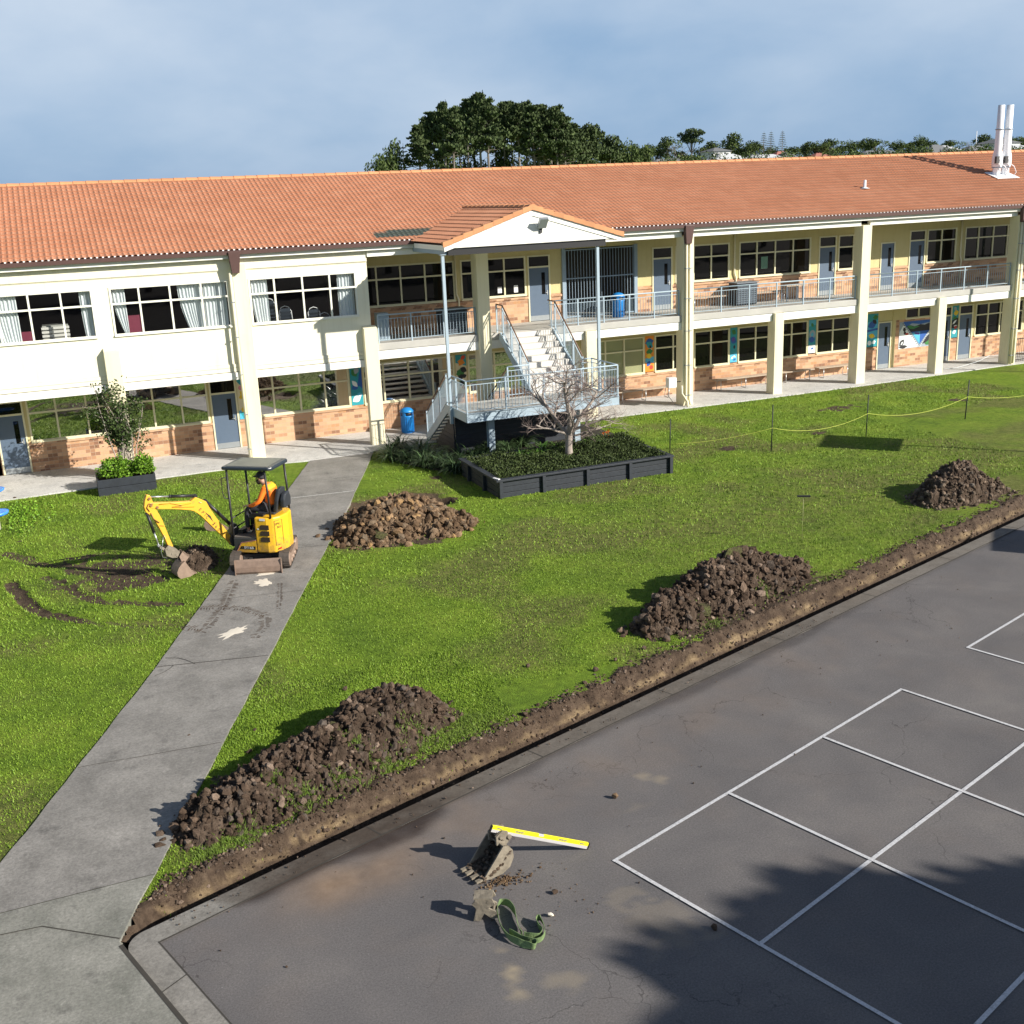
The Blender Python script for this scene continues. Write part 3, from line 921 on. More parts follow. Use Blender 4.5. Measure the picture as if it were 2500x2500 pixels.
def stain(u, v):
    """dried mud, damp and dust tracked out of the trench: where they lie on kerb and asphalt"""
    x, y, _ = kp(u, v)
    n = fbm(x, y, 2.0, 1.3, 5); n2 = fbm(x, y, 8.0, 3.5, 4)
    mud = 0.62*math.exp(-((u-2.35)/0.85)**2)*math.exp(-((v-0.90-0.15*(u-2.3))/0.42)**2)*(1+0.5*n)
    mud += 0.22*math.exp(-((u-3.6)/1.6)**2)*math.exp(-((v-0.75)/0.6)**2)*(1+0.8*n)
    mud += 0.12*math.exp(-((u-8.5)/5.5)**2)*math.exp(-((v-1.0)/0.8)**2)*(1+n)
    mud += 0.05*sstep(0.0, 0.6, n+0.3*n2)
    e = lerp_tab(WE, u)
    st_ = 0.93*(1-0.42*sstep(3.9, 4.8, u))*(1-0.5*sstep(13, 16, u))
    wet = st_*(1-sstep(e-0.10, e+0.10, v+0.05*n+0.05*n2)) if u > 0.85 else 0.0
    wet *= 0.85+0.2*sstep(-0.4, 0.2, n2)
    if v < KW: wet *= 0.62+0.38*sstep(0.9, 1.8, u)
    return x, y, n, n2, max(0, min(1, mud)), max(0, min(1, wet))
def asp_fn(u, v):
    x, y, n, n2, mud, wet = stain(u, v)
    light = 0.0
    for (cx, cy, rx, ry, k) in ((3.55, 9.38, 0.10, 0.26, 1.0), (5.4, 9.35, 0.25, 0.35, 0.22), (4.05, 9.05, 0.16, 0.16, 0.4), (6.9, 12.35, 0.11, 0.12, 0.5), (7.05, 12.2, 0.1, 0.10, 0.5), (6.45, 11.75, 0.14, 0.12, 0.3)):
        d = math.hypot((x-cx)/rx, (y-cy)/ry)
        if d < 2.5: light = max(light, k*(1-sstep(0.2, 1.3, d+1.6*n2)))
    for k in range(9):
        d = abs((x-5.2-0.07*k)+0.55*(y-9.5)+0.1*math.sin(3*y))
        if d < 0.03 and 8.9 < y < 10.2 and n2 > -0.1: light = max(light, 0.22)
    return (x, y, 0.004*n), (mud, wet, light)
us2 = [UI+0.10*i for i in range(160)]; us2 += [us2[-1]+0.3*(i+1) for i in range(100)]
vs2 = [KW+0.08*i for i in range(110)]; vs2 += [vs2[-1]+0.5*(i+1) for i in range(60)]
grid_sheet('asphalt', us2, vs2, asp_fn, M['asphalt'])
def kerb_fn(u, v):
    x, y, n, n2, mud, wet = stain(u, v)
    return (x, y, KZ), (min(1, mud*0.5+0.35*sstep(0.9, 3.0, u)+0.25*max(0, n)), wet, 0)
grid_sheet('kerb', [0.30+0.08*i for i in range(520)]+[50], [KW*i/6 for i in range(7)], kerb_fn, M['kerb_dirty'])

def line_mat():
    mt, t, b = new_mat('worn_white_line')
    c = ramp(t, noise_node(t, 30, 6, 0.8), [(0.30, (0.22, 0.21, 0.21)), (0.46, (0.48, 0.48, 0.49)), (0.7, (0.64, 0.64, 0.66))])
    t.links.new(c, b.inputs['Base Color']); b.inputs['Roughness'].default_value = 0.8
    return mt
M['paint_line'] = line_mat()
cm = MB()
CA = 0.322
cu = (math.cos(CA), math.sin(CA)); cv = (math.sin(CA), -math.cos(CA))
CG = (5.5514, 10.7297); A_, B_ = 2.2919, 2.2345
def cg(i, j): return (CG[0]+cu[0]*A_*i+cv[0]*B_*j, CG[1]+cu[1]*A_*i+cv[1]*B_*j)
def cline(i0, j0, i1, j1, wd=0.052, e=0.026, z=0.0105):
    a, b = Vector(cg(i0, j0)), Vector(cg(i1, j1)); d = (b-a).normalized()*e
    strip(cm, [tuple(a-d), tuple(b+d)], wd, z)
for j in (0, 1, 2): cline(0, j, 3, j, z=0.0105)
for i in (0, 1, 2, 3): cline(i, 0, i, 2, e=-0.026, z=0.0145)
# neighbouring court, top right
q = Vector((14.28, 13.69)); du = Vector(cu); dv = Vector(cv)
strip(cm, [tuple(q-du*0.026), tuple(q+du*7)], 0.052, 0.0105)
strip(cm, [tuple(q+dv*0.026), tuple(q+dv*5)], 0.052, 0.0105)
struct('court_lines', cm, M['paint_line'])

# ground beyond, below and around everything
gb = MB()
gb.add([(-900, -500, -0.9), (1200, -500, -0.9), (1200, 60, -0.9), (-900, 60, -0.9)], [(0,1,2,3)])
struct('ground', gb, plain('far_ground', (0.10, 0.14, 0.03), 0.95, var=0.3, scale=0.2))
gs = MB()
for (x0, x1, y0, y1) in ((kp(46, 0)[0], 160, -60, 35.5), (-9, 45, -60, 0)):
    gs.add([(x0, y0, -0.02), (x1, y0, -0.02), (x1, y1, -0.02), (x0, y1, -0.02)], [(0,1,2,3)])
struct('asphalt', gs, M['asphalt'])

# white sand dropped on the path
def blob(mb, cx, cy, rx, ry, z, h, ang=0.0, seed=0, n=28, rag=0.3):
    pts = []
    for k in range(n):
        t = 2*math.pi*k/n
        r = 1+rag*nz(math.cos(t)*1.3, math.sin(t)*1.3, seed, 1.7)+0.5*rag*nz(math.cos(t)*4, math.sin(t)*4, seed+3, 1)
        x, y = rx*r*math.cos(t), ry*r*math.sin(t)
        pts.append((cx+x*math.cos(ang)-y*math.sin(ang), cy+x*math.sin(ang)+y*math.cos(ang)))
    V = [(x, y, z) for x, y in pts]+[(cx+(x-cx)*0.6, cy+(y-cy)*0.6, z+h*(0.7+0.5*nz(x, y, seed, 9))) for x, y in pts]+[(cx, cy, z+h)]
    F = [(i, (i+1) % n, n+(i+1) % n, n+i) for i in range(n)]+[(n+i, n+(i+1) % n, 2*n) for i in range(n)]
    mb.add(V, F, True)
for (cx, cy, rx, ry, an, sd, lb) in ((3.42, 23.42, 0.16, 0.24, 0.2, 1, 'round white sand splash on the path just in front of the digger blade'),
                            (2.34, 20.78, 0.34, 0.15, 0.55, 2, 'long pale sand smear lying furthest down the concrete path'),
                            (3.62, 24.02, 0.26, 0.12, 0.0, 3, 'pale sand patch half hidden under the digger blade')):
    mb = MB(); blob(mb, cx, cy, rx, ry, 0.054, 0.006, an, sd, rag=0.75)
    tag(mb.build('sand_patch', M['sand'], origin=(cx, cy, 0.05)), lb, 'sand patch', 'sand patches on the path')
# muddy track prints on the path
tm = MB()
rnd = random.Random(3)
TR = [([(2.86, 23.9), (2.35, 22.22), (2.05, 21.6), (1.75, 21.1)], 0.15), ([(1.95, 22.5), (2.35, 22.3), (2.75, 22.0), (3.08, 21.4), (2.98, 20.8), (2.70, 20.3)], 0.15),
      ([(3.75, 23.2), (3.55, 22.2), (3.4, 21.6)], 0.07), ([(1.45, 21.55), (1.75, 21.3)], 0.14)]
for pts, wd in TR:
    for (x0, y0), (x1, y1) in zip(pts, pts[1:]):
        d = Vector((x1-x0, y1-y0)); Ln = d.length; d.normalize(); s_ = Vector((-d.y, d.x))
        k = 0.0
        while k < Ln:
            c = Vector((x0, y0))+d*k
            for sg in (-1, 1):
                if rnd.random() < 0.78:
                    a = c+s_*sg*0.015; b = c+s_*sg*wd*rnd.uniform(0.45, 1.0)+d*0.035
                    strip(tm, [tuple(a), tuple(b)], rnd.uniform(0.012, 0.030), 0.0555+0.0004*rnd.random())
            k += 0.062
tag(tm.build('track_prints', plain('drying_mud', (0.085, 0.058, 0.040), 0.95, var=0.4, scale=8)), 'brown muddy digger track prints curving over the concrete path', 'mud', kind='stuff')
# ------------------------------------------------------------------ school building
Y0 = 35.67; YW = 38.0; YF = Y0+0.22
BX0, BX1 = -16.0, 56.0
school = thing('school_building', 'long two-storey cream and peach-brick school block with a terracotta tile roof', 'school building', (12, Y0, 0))

def P(name, mb, mt, parent=None, bevel=0.0, label=None, fixn=False):
    o = mb.build(name, mt, parent=parent or school, bevel=bevel, fixn=fixn)
    if label: o['label'] = label
    return o

def wall_fill(mb, x0, x1, z0, z1, ya, yb, holes):
    """boxes filling a wall rectangle round its openings"""
    xs = sorted(set([x0, x1]+[h[0] for h in holes if x0 < h[0] < x1]+[h[1] for h in holes if x0 < h[1] < x1]))
    for a, b in zip(xs, xs[1:]):
        mid = (a+b)/2
        hs = sorted([(h[2], h[3]) for h in holes if h[0] < mid < h[1]])
        z = z0
        for (h0, h1) in hs:
            h0, h1 = max(h0, z0), min(h1, z1)
            if h0 > z+1e-4: mb.box(a, b, ya, yb, z, h0)
            z = max(z, h1)
        if z < z1-1e-4: mb.box(a, b, ya, yb, z, z1)

def window(x0, x1, z0, z1, mull, trans, y, gl, fm='frame', fw_=0.055, dp=0.06, nm='window'):
    mb = MB()
    ya, yb = y-0.025, y+dp
    mb.box(x0, x1, ya-0.035, yb, z0-0.05, z0)                      # sill
    mb.box(x0, x1, ya, yb, z1-fw_, z1)
    mb.box(x0, x0+fw_, ya+0.002, yb, z0, z1-fw_)
    mb.box(x1-fw_, x1, ya+0.002, yb, z0, z1-fw_)
    mb.box(x0+fw_, x1-fw_, ya+0.002, yb, z0, z0+0.03)
    edges = [x0+fw_]+[m_ for m_ in mull]+[x1-fw_]
    for m_ in mull: mb.box(m_-0.028, m_+0.028, ya+0.004, yb, z0+0.03, z1-fw_)
    if trans:
        cuts = [x0+fw_]+sum([[m_-0.028, m_+0.028] for m_ in mull], [])+[x1-fw_]
        for a, b in zip(cuts[::2], cuts[1::2]): mb.box(a, b, ya+0.006, yb, trans-0.028, trans+0.028)
    f = P(nm, mb, M[fm])
    g = MB()
    if gl == 'glass_clear': g.add([(x0+0.01, y+0.03, z0+0.004), (x1-0.01, y+0.03, z0+0.004), (x1-0.01, y+0.03, z1-0.01), (x0+0.01, y+0.03, z1-0.01)], [(0,1,2,3)])
    else: g.box(x0+0.01, x1-0.01, y+0.028, y+0.034, z0+0.004, z1-0.01)
    P('pane', g, M[gl], parent=f)
    return f

def door(x0, x1, z0, zt, zf, y, trans=True, gl='glass_mid'):
    """door leaf with viewing slot, handle and kick plate, fanlight above"""
    fr = MB()
    ya, yb = y-0.03, y+0.06
    top = zf if zf else zt+0.05
    fr.box(x0-0.05, x0, ya, yb, z0, top); fr.box(x1, x1+0.05, ya, yb, z0, top); fr.box(x0, x1, ya, yb, top-0.05, top)
    if zf: fr.box(x0, x1, ya, yb, zt, zt+0.06)
    f = P('door', fr, M['frame'])
    lf = MB(); sw = 0.15; sx = x1-0.30
    la, lb = y+0.0, y+0.045
    s0, s1 = z0+0.98, zt-0.18
    lf.box(x0, sx, la, lb, z0+0.20, zt); lf.box(sx+sw, x1, la, lb, z0+0.20, zt)
    lf.box(sx, sx+sw, la, lb, z0+0.20, s0); lf.box(sx, sx+sw, la, lb, s1, zt)
    P('leaf', lf, M['door'], parent=f)
    k = MB(); k.box(x0, x1, la-0.003, lb, z0+0.01, z0+0.20); P('kick_plate', k, M['kick'], parent=f)
    g = MB(); g.box(sx, sx+sw, y+0.02, y+0.03, s0, s1); P('viewing_pane', g, M['glass_mid'], parent=f)
    h = MB(); h.box(x1-0.10, x1-0.06, y-0.02, y, z0+0.95, z0+1.12); h.tube([(x1-0.08, y-0.015, z0+1.03), (x1-0.08, y-0.06, z0+1.03), (x1-0.20, y-0.06, z0+1.03)], 0.011, 6)
    P('handle', h, M['metal'], parent=f)
    if zf:
        g = MB(); g.box(x0, x1, y+0.02, y+0.026, zt+0.06, zf-0.05); P('fanlight', g, M[gl], parent=f)
    return f

# --- openings -----------------------------------------------------------------
GZ0, GZ1, GT = 1.06, 2.50, 1.98
g_windows = [  # x0,x1,mullions,glass
    (-5.9, -3.1, [-5.0, -4.05], 'glass_low'),
    (-1.30, 1.46, [-0.43, 0.50], 'glass_low'), (1.70, 4.38, [2.59, 3.50], 'glass_low'),
    (5.92, 9.33, [6.61, 7.54, 8.44], 'glass_low'), (9.84, 13.32, [10.0+0.61, 11.56, 12.47], 'glass_low'),
    (13.86, 18.20, [14.92, 15.80, 16.70, 17.5], 'glass_low'), (18.55, 21.33, [19.6, 20.43], 'glass_pale'),
    (21.80, 23.45, [22.65], 'glass_mid'), (23.62, 25.30, [24.42], 'glass_mid'), (25.72, 27.62, [26.58], 'glass_mid'),
    (27.72, 29.20, [28.38], 'glass_mid'), (29.66, 31.40, [30.50], 'glass_mid'), (38.42, 41.3, [39.17, 39.9, 40.6], 'glass_mid'),
    (43.0, 47.0, [44, 45, 46], 'glass_mid')]
g_doors = [(-2.22, -1.45, 2.42), (4.50, 5.30, 2.45), (31.62, 32.18, 2.5), (36.30, 36.98, 2.5), (37.50, 38.22, 2.5), (41.8, 42.6, 2.5)]
g_open_door = (32.95, 33.60)
murals = [(5.38, 5.86, 1.02, 2.47), (9.36, 9.80, 1.06, 2.5), (13.38, 13.80, 1.06, 2.5), (21.37, 21.76, 1.08, 2.5), (25.34, 25.68, 1.08, 2.5),
          (29.25, 29.62, 1.1, 2.5), (32.30, 32.90, 1.08, 2.5), (37.06, 37.42, 1.08, 2.5), (41.4, 41.72, 1.08, 2.5)]
holes = [(a, b, GZ0, GZ1) for a, b, m_, g in g_windows]+[(a-0.05, b+0.05, -1, 2.50) for a, b, z in g_doors]+[(32.90, 33.65, -1, 2.12)]
holes += [(a, b, z0, z1) for a, b, z0, z1 in murals]
holes += [(34.40, 36.2, 2.16, 2.60)]
br = MB(); wall_fill(br, BX0, 33.70, 0.0, 1.055, YW, YW+0.2, holes)
wall_fill(br, 33.88, 36.25, 0.0, 2.12, YW, YW+0.2, holes)
wall_fill(br, 36.25, BX1, 0.0, 1.055, YW, YW+0.2, holes)
P('brick_wall', br, M['brick'])
# brick-on-edge capping
cp = MB()
def cap(mb, x0, x1, z, holes, dep=0.04):
    xs = sorted(set([x0, x1]+[v for h in holes if h[2] < z-0.1 for v in h[:2] if x0 < v < x1]))
    for a, b in zip(xs, xs[1:]):
        if not any(h[0] <= (a+b)/2 <= h[1] and h[2] < z-0.1 for h in holes): mb.box(a+0.002, b-0.002, YW-dep, YW, z-0.13, z-0.052)
cap(cp, BX0, 33.69, 1.06, holes); cap(cp, 36.26, BX1, 1.06, holes)
P('brick_capping', cp, M['brick'])
wl = MB()
wall_fill(wl, BX0, 33.70, 1.055, 3.2, YW, YW+0.2, holes)
wall_fill(wl, 33.70, 33.88, 0.0, 3.2, YW-0.02, YW+0.2, holes)
wall_fill(wl, 33.88, 36.25, 2.12, 3.2, YW, YW+0.2, holes)
wall_fill(wl, 36.25, BX1, 1.055, 3.2, YW, YW+0.2, holes)
P('lower_wall', wl, M['ochre'])
for (a, b, m_, g) in g_windows: window(a, b, GZ0, GZ1, m_, GT, YW, g)
window(34.40, 36.2, 2.16, 2.60, [35.13, 35.8], None, YW, 'glass_mid')
for (a, b, zf) in g_doors: door(a, b, 0.06, 1.96 if a < 6 else 2.06, zf, YW)
door(32.95, 33.60, 0.06, 2.06, None, YW)
P('leaf', MB().box(-3.05, -2.30, YW, YW+0.05, 0.06, 2.4), M['frame_white'])

# --- upper floor ----------------------------------------------------------------
UZ0, UZ1, UT = 4.50, 5.90, 5.41
u_windows = [(9.98, 13.52, [10.60, 11.49, 12.40]), (13.76, 14.32, []), (14.55, 16.33, [15.47]), (22.74, 23.40, []), (23.55, 25.24, [24.39]),
             (25.70, 29.20, [26.55, 27.44, 28.32]), (30.60, 31.42, []), (35.34, 36.98, [36.15]), (37.46, 40.8, [38.25, 39.10, 39.95]), (43, 47, [44, 45, 46])]
u_doors = [(16.46, 17.27), (21.75, 22.55), (29.66, 30.45), (34.42, 35.20), (41.5, 42.3)]
gate = (17.88, 20.95)
uh = [(a, b, UZ0, UZ1) for a, b, m_ in u_windows]+[(a-0.05, b+0.05, 3, UZ1) for a, b in u_doors]+[(32.83, 33.60, 3, 5.48)]+[(gate[0], gate[1], 3, 6.05)]
br2 = MB(); wall_fill(br2, 9.72, BX1, 3.47, 4.46, YW, YW+0.2, uh); P('brick_wall', br2, M['brick'])
cp = MB(); cap(cp, 9.73, BX1, 4.47, [h for h in uh]); P('brick_capping', cp, M['brick'])
wl = MB(); wall_fill(wl, 9.72, BX1, 4.46, 6.36, YW, YW+0.2, uh); P('upper_wall', wl, M['ochre'])
for (a, b, m_) in u_windows: window(a, b, UZ0, UZ1, m_, UT, YW, 'glass_mid')
for (a, b) in u_doors: door(a, b, 3.48, 5.44, UZ1, YW)
door(32.88, 33.55, 3.48, 5.43, None, YW)
# notices stuck inside the panes
nn = MB()
for (x, z, a, b) in ((15.2, 4.62, .16, .22), (15.85, 4.60, .16, .26), (22.85, 4.62, .14, .2)): nn.box(x, x+a, YW+0.018, YW+0.024, z, z+b)
P('window_notice', nn, M['sign_white'])
ps = MB(); ps.box(26.78, 27.10, YW+0.018, YW+0.024, 4.78, 5.25); P('window_poster', ps, plain('green_poster', (0.12, 0.24, 0.17), 0.6, var=0.4, scale=5))
# security gate of vertical bars in front of the dark stairwell
gt = MB()
for k in range(24): 
    x = gate[0]+0.10+k*(gate[1]-gate[0]-0.2)/23
    gt.tube([(x, YW-0.02, 3.50), (x, YW-0.02, 6.0)], 0.012, 6, False)
for z in (3.52, 4.95, 6.0): gt.bar((gate[0]+0.05, YW-0.02, z), (gate[1]-0.05, YW-0.02, z), 0.04, 0.04)
P('security_gate', gt, M['steel_dark'])
gp = MB()
for x in (gate[0], gate[1]): gp.box(x-0.07, x+0.07, YW-0.07, YW+0.07, 3.47, 6.08)
P('gate_post', gp, M['steel_dark'])
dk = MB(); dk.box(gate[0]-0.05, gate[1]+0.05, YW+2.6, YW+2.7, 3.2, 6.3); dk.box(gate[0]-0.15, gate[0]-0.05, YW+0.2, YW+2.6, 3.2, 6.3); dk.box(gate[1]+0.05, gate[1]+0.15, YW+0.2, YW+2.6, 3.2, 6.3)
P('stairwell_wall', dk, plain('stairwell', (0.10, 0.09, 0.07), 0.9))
# --- slabs, beams, eaves
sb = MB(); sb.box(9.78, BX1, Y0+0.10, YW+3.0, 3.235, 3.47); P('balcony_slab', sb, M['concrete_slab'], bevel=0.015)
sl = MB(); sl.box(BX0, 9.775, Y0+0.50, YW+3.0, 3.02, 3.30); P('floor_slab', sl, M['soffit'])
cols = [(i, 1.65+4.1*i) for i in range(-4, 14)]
bm_ = MB()
for i, xr in cols:
    xl = xr-0.45
    nxt = xr+4.1-0.45
    bm_.box(xr, nxt, Y0+0.13, Y0+0.42, 2.93, 3.225) if xr > 9.5 else bm_.box(xr, nxt, Y0+0.16, Y0+0.42, 2.73, 2.965)
P('floor_beam', bm_, M['white'], bevel=0.01)
full = {1, 3, 5, 7, 9, 11, -1, -3}
for i, xr in cols:
    c = MB()
    if i in full:
        c.box(xr-0.45, xr, Y0, Y0+0.52, 0.0, 6.36)
    elif i <= 2:
        x0, x1 = xr-0.46, xr+0.01
        c.box(x0, x1, Y0-0.02, YF+0.05, 0.0, 4.0)
        c.add([(x0, Y0-0.02, 4.0), (x1, Y0-0.02, 4.0), (x1, YF, 4.0), (x0, YF, 4.0), (x1, YF, 4.10), (x0, YF, 4.10)],
              [(0,1,4,5), (1,2,4), (0,5,3), (2,3,5,4)])
    else:
        c.box(xr-0.42, xr, Y0-0.02, Y0+0.46, 0.0, 3.232)
    P('column', c, M['cream'], bevel=0.018)
eb = MB()
for i, xr in cols:
    if xr > 9.0:
        nx = xr+4.1-0.45 if (i+1) in full else xr+4.1
        if i in full or i == 2: 
            eb.box(xr if i in full else xr-0.12, xr+8.2-0.45 if i in full else xr+4.1-0.45, Y0+0.12, Y0+0.30, 6.335, 6.53)
P('eaves_beam', eb, M['white'], bevel=0.008)
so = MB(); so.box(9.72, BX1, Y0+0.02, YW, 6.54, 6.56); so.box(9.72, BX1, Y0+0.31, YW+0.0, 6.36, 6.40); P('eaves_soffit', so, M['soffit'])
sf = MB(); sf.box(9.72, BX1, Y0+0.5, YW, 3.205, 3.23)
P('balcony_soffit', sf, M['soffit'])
fa = MB(); fa.box(BX0, BX1, Y0-0.03, Y0+0.01, 6.545, 6.665); P('fascia', fa, M['white'])
gu = MB()
gu.prism([(BX0, Y0-0.16, 6.67), (BX0, Y0-0.17, 6.80), (BX0, Y0-0.15, 6.80), (BX0, Y0-0.14, 6.69), (BX0, Y0-0.05, 6.69), (BX0, Y0-0.05, 6.77), (BX0, Y0-0.03, 6.77), (BX0, Y0-0.03, 6.67)], (0,0,0), (BX1-BX0, 0, 0))
P('gutter', gu, M['gutter'], fixn=True)
# --- flush rooms on the left, upper floor
ul_windows = [(-6.6, -2.75, [-5.6, -4.6, -3.7]), (-2.42, 1.12, [-1.56, -0.69, 0.21]), (1.60, 5.18, [2.46, 3.38, 4.33]), (5.80, 9.33, [6.62, 7.53, 8.43])]
h3 = [(a, b, 4.46, 5.90) for a, b, m_ in ul_windows]
fw3 = MB()
wall_fill(fw3, BX0, 9.72, 3.24, 6.17, YF, YF+0.2, h3)
P('upper_wall', fw3, M['cream_wall'])
fb = MB(); fb.box(BX0, 9.72, YF-0.05, YF+0.2, 6.20, 6.54); fb.box(BX0, 9.72, YF-0.02, YF+0.15, 6.17, 6.20)
P('wall_band', fb, M['cream_wall'])
fb = MB(); fb.box(BX0, 9.72, YF-0.03, YF+0.2, 2.99, 3.115); fb.box(BX0, 9.72, YF-0.03, YF+0.2, 3.125, 3.235); 
P('spandrel_band', fb, M['cream_wall'])
rw = MB(); rw.box(9.52, 9.72, YF+0.2, YW+0.2, 3.02, 6.53); P('return_wall', rw, M['cream'])
for (a, b, m_) in ul_windows: window(a, b, 4.46, 5.90, m_, 5.395, YF, 'glass_clear', 'frame_white', 0.06)
# classroom behind the clear glass
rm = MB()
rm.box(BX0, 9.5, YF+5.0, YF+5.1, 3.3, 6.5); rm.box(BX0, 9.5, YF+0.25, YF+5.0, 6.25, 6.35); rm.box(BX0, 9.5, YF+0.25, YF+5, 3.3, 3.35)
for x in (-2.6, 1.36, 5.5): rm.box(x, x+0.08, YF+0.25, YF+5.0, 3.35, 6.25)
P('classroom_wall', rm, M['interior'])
# building body: back and end walls
bd = MB()
bd.box(BX0, BX1, 47.8, 48.0, 0, 6.6); bd.box(BX0, BX0+0.2, YF+0.2, 47.8, 0, 6.5); bd.box(BX1-0.2, BX1, YW+0.2, 47.8, 0, 6.5)
bd.box(BX0+0.2, BX1-0.2, YW+3.1, 47.8, 3.2, 3.3)
P('rear_wall', bd, M['cream_wall'])

# --- roof: real S-shaped tiles
RY0, RZ0, RY1, RZ1 = Y0-0.12, 6.79, 42.05, 9.06
RS = (RZ1-RZ0)/(RY1-RY0)
rlen = math.hypot(RY1-RY0, RZ1-RZ0)
nd = Vector((0, -(RZ1-RZ0)/rlen, (RY1-RY0)/rlen))     # normal
dd = Vector((0, (RY1-RY0)/rlen, (RZ1-RZ0)/rlen))      # up the slope
ROW = 0.318; ROLLW = 0.168
def tile_sheet(name, x0, x1, org, along, upd, nrm, length, mat, clip=None, parent=None, patch=None, seed=0):
    """org: start point at the eave; along: unit vector along the eave; upd: unit vector up the slope"""
    per = 6
    n_u = int((x1-x0)/ROLLW)*per+1
    rows = int(length/ROW)
    rnd = random.Random(seed)
    tint = {}
    verts = []; cols_ = []; faces = []
    prof = []
    for k in range(per):
        t = k/per
        prof.append(0.027*(math.sin(math.pi*t*1.35)**2 if t < 0.74 else 0.03))
    for r in range(rows+1):
        s0 = r*ROW; s1 = min((r+1)*ROW, length)
        for (s_, lift) in ((s0, 0.034), (s1+0.004, 0.006)):
            for i in range(n_u):
                u = x0+i*ROLLW/per
                k = (i//(per*2), r)
                if k not in tint: tint[k] = rnd.random()
                h = prof[i % per]+lift
                p = org+along*u+upd*s_+nrm*h
                verts.append(p)
                pc = 0.0
                if patch and patch(u, s_+0.01 if s_ == s0 else s_-0.05): pc = 1.0
                cols_.append((tint[k], pc, 0))
    for r in range(rows+1):
        b0 = r*2*n_u; b1 = b0+n_u
        for i in range(n_u-1):
            if clip:
                c = (verts[b0+i]+verts[b1+i+1])/2
                if not clip(c): continue
            faces.append((b0+i, b0+i+1, b1+i+1, b1+i))
            # the step down to the row below
            if r > 0:
                p0 = b0-n_u
                faces.append((p0+i, p0+i+1, b0+i+1, b0+i))
    # front lip
    me = bpy.data.meshes.new(name)
    o_ = ORGSCHOOL
    me.from_pydata([tuple(v-o_) for v in verts], [], faces)
    me.materials.append(mat)
    ca = me.color_attributes.new('tile', 'FLOAT_COLOR', 'POINT')
    fl = []
    for c in cols_: fl.extend((c[0], c[1], c[2], 1.0))
    ca.data.foreach_set('color', fl)
    me.update()
    ob = bpy.data.objects.new(name, me); COL.objects.link(ob); ob.parent = parent
    return ob
ORGSCHOOL = Vector((12, Y0, 0))
# valley of the porch roof cuts the main tiles
PX0, PX1, PAX, PZE, PZA, PY = 11.22, 17.34, 14.18, 6.74, 7.70, 32.30
PS = (PZA-PZE)/(PAX-PX0)
def under_porch(c):
    if c.x < PX0 or c.x > PX1: return True
    pz = PZA-abs(c.x-PAX)*PS
    return c.z > pz-0.06
def dark_patch(u, s_):
    x = u; y = RY0+dd.y*s_
    return (10.1 < x < 12.3) and 0.32 < s_ < 0.96 and not (x < 10.6 and s_ > 0.66)
roof = P('roof', MB().add([(BX0, RY0, RZ0-0.03), (BX1, RY0, RZ0-0.03), (BX1, RY1, RZ1-0.03), (BX0, RY1, RZ1-0.03), (BX0, 48.5, RZ0-0.03), (BX1, 48.5, RZ0-0.03)], [(0,1,2,3), (3,2,5,4)]), M['tile'])
del_faces = None
tile_sheet('tiles', -12.0, 52.0, Vector((0, RY0, RZ0)), Vector((1,0,0)), dd, nd, rlen, M['tile'], clip=under_porch, parent=roof, patch=dark_patch, seed=4)
# white bird-comb strip under the first row
wc = MB()
k = -12.0
while k < 52:
    wc.box(k+0.10, k+0.15, RY0-0.015, RY0+0.01, RZ0+0.002, RZ0+0.045) if not (PX0-0.1 < k < PX1) else None
    k += ROLLW
P('eaves_comb', wc, M['sign_white'])
rc = MB()
k = BX0
while k < BX1:
    a, b = k, k+0.42
    for j in range(6):
        pass
    pts = [(math.cos(math.pi*t/6), math.sin(math.pi*t/6)) for t in range(7)]
    va = [(a, RY1-0.15*c, RZ1-0.01+0.11*s_) for c, s_ in pts]; vb = [(b+0.03, RY1-0.13*c, RZ1-0.01+0.095*s_) for c, s_ in pts]
    rc.add(va+vb, [(i, i+1, i+8, i+7) for i in range(6)]+[tuple(range(7)), tuple(reversed(range(7, 14)))])
    k += 0.42
P('ridge_cap', rc, M['ridge_tile'], parent=roof, fixn=True)

# --- gabled porch over the outside stair
porch_back = RY0+(PZA-RZ0)/RS+0.1
pr = MB()
# gable face (solid) and barge
pr.prism([(PX0+0.02, PY, 6.62), (PX1-0.02, PY, 6.62), (PX1-0.02, PY, PZE-0.03), (PAX, PY, PZA-0.05), (PX0+0.02, PY, PZE-0.03)], (0,0.03,0), (0,0.10,0))
P('gable', pr, M['white'], fixn=True)
bg_ = MB()
for sx, xe in ((-1, PX0), (1, PX1)):
    bg_.prism([(xe, PY, PZE-0.22), (xe, PY, PZE-0.03), (PAX, PY, PZA-0.03), (PAX, PY, PZA-0.24)], (0, 0.0, 0), (0, 0.028, 0))
P('barge_board', bg_, M['white'], fixn=True)
ps_ = MB()
ps_.box(PX0+0.05, PX0+0.10, PY+0.10, Y0-0.2, 6.55, 6.70)
P('porch_fascia', ps_, M['white'])
ps_ = MB(); ps_.box(PX1-0.10, PX1-0.05, PY+0.10, Y0-0.2, 6.55, 6.70)
P('porch_fascia', ps_, M['white'])

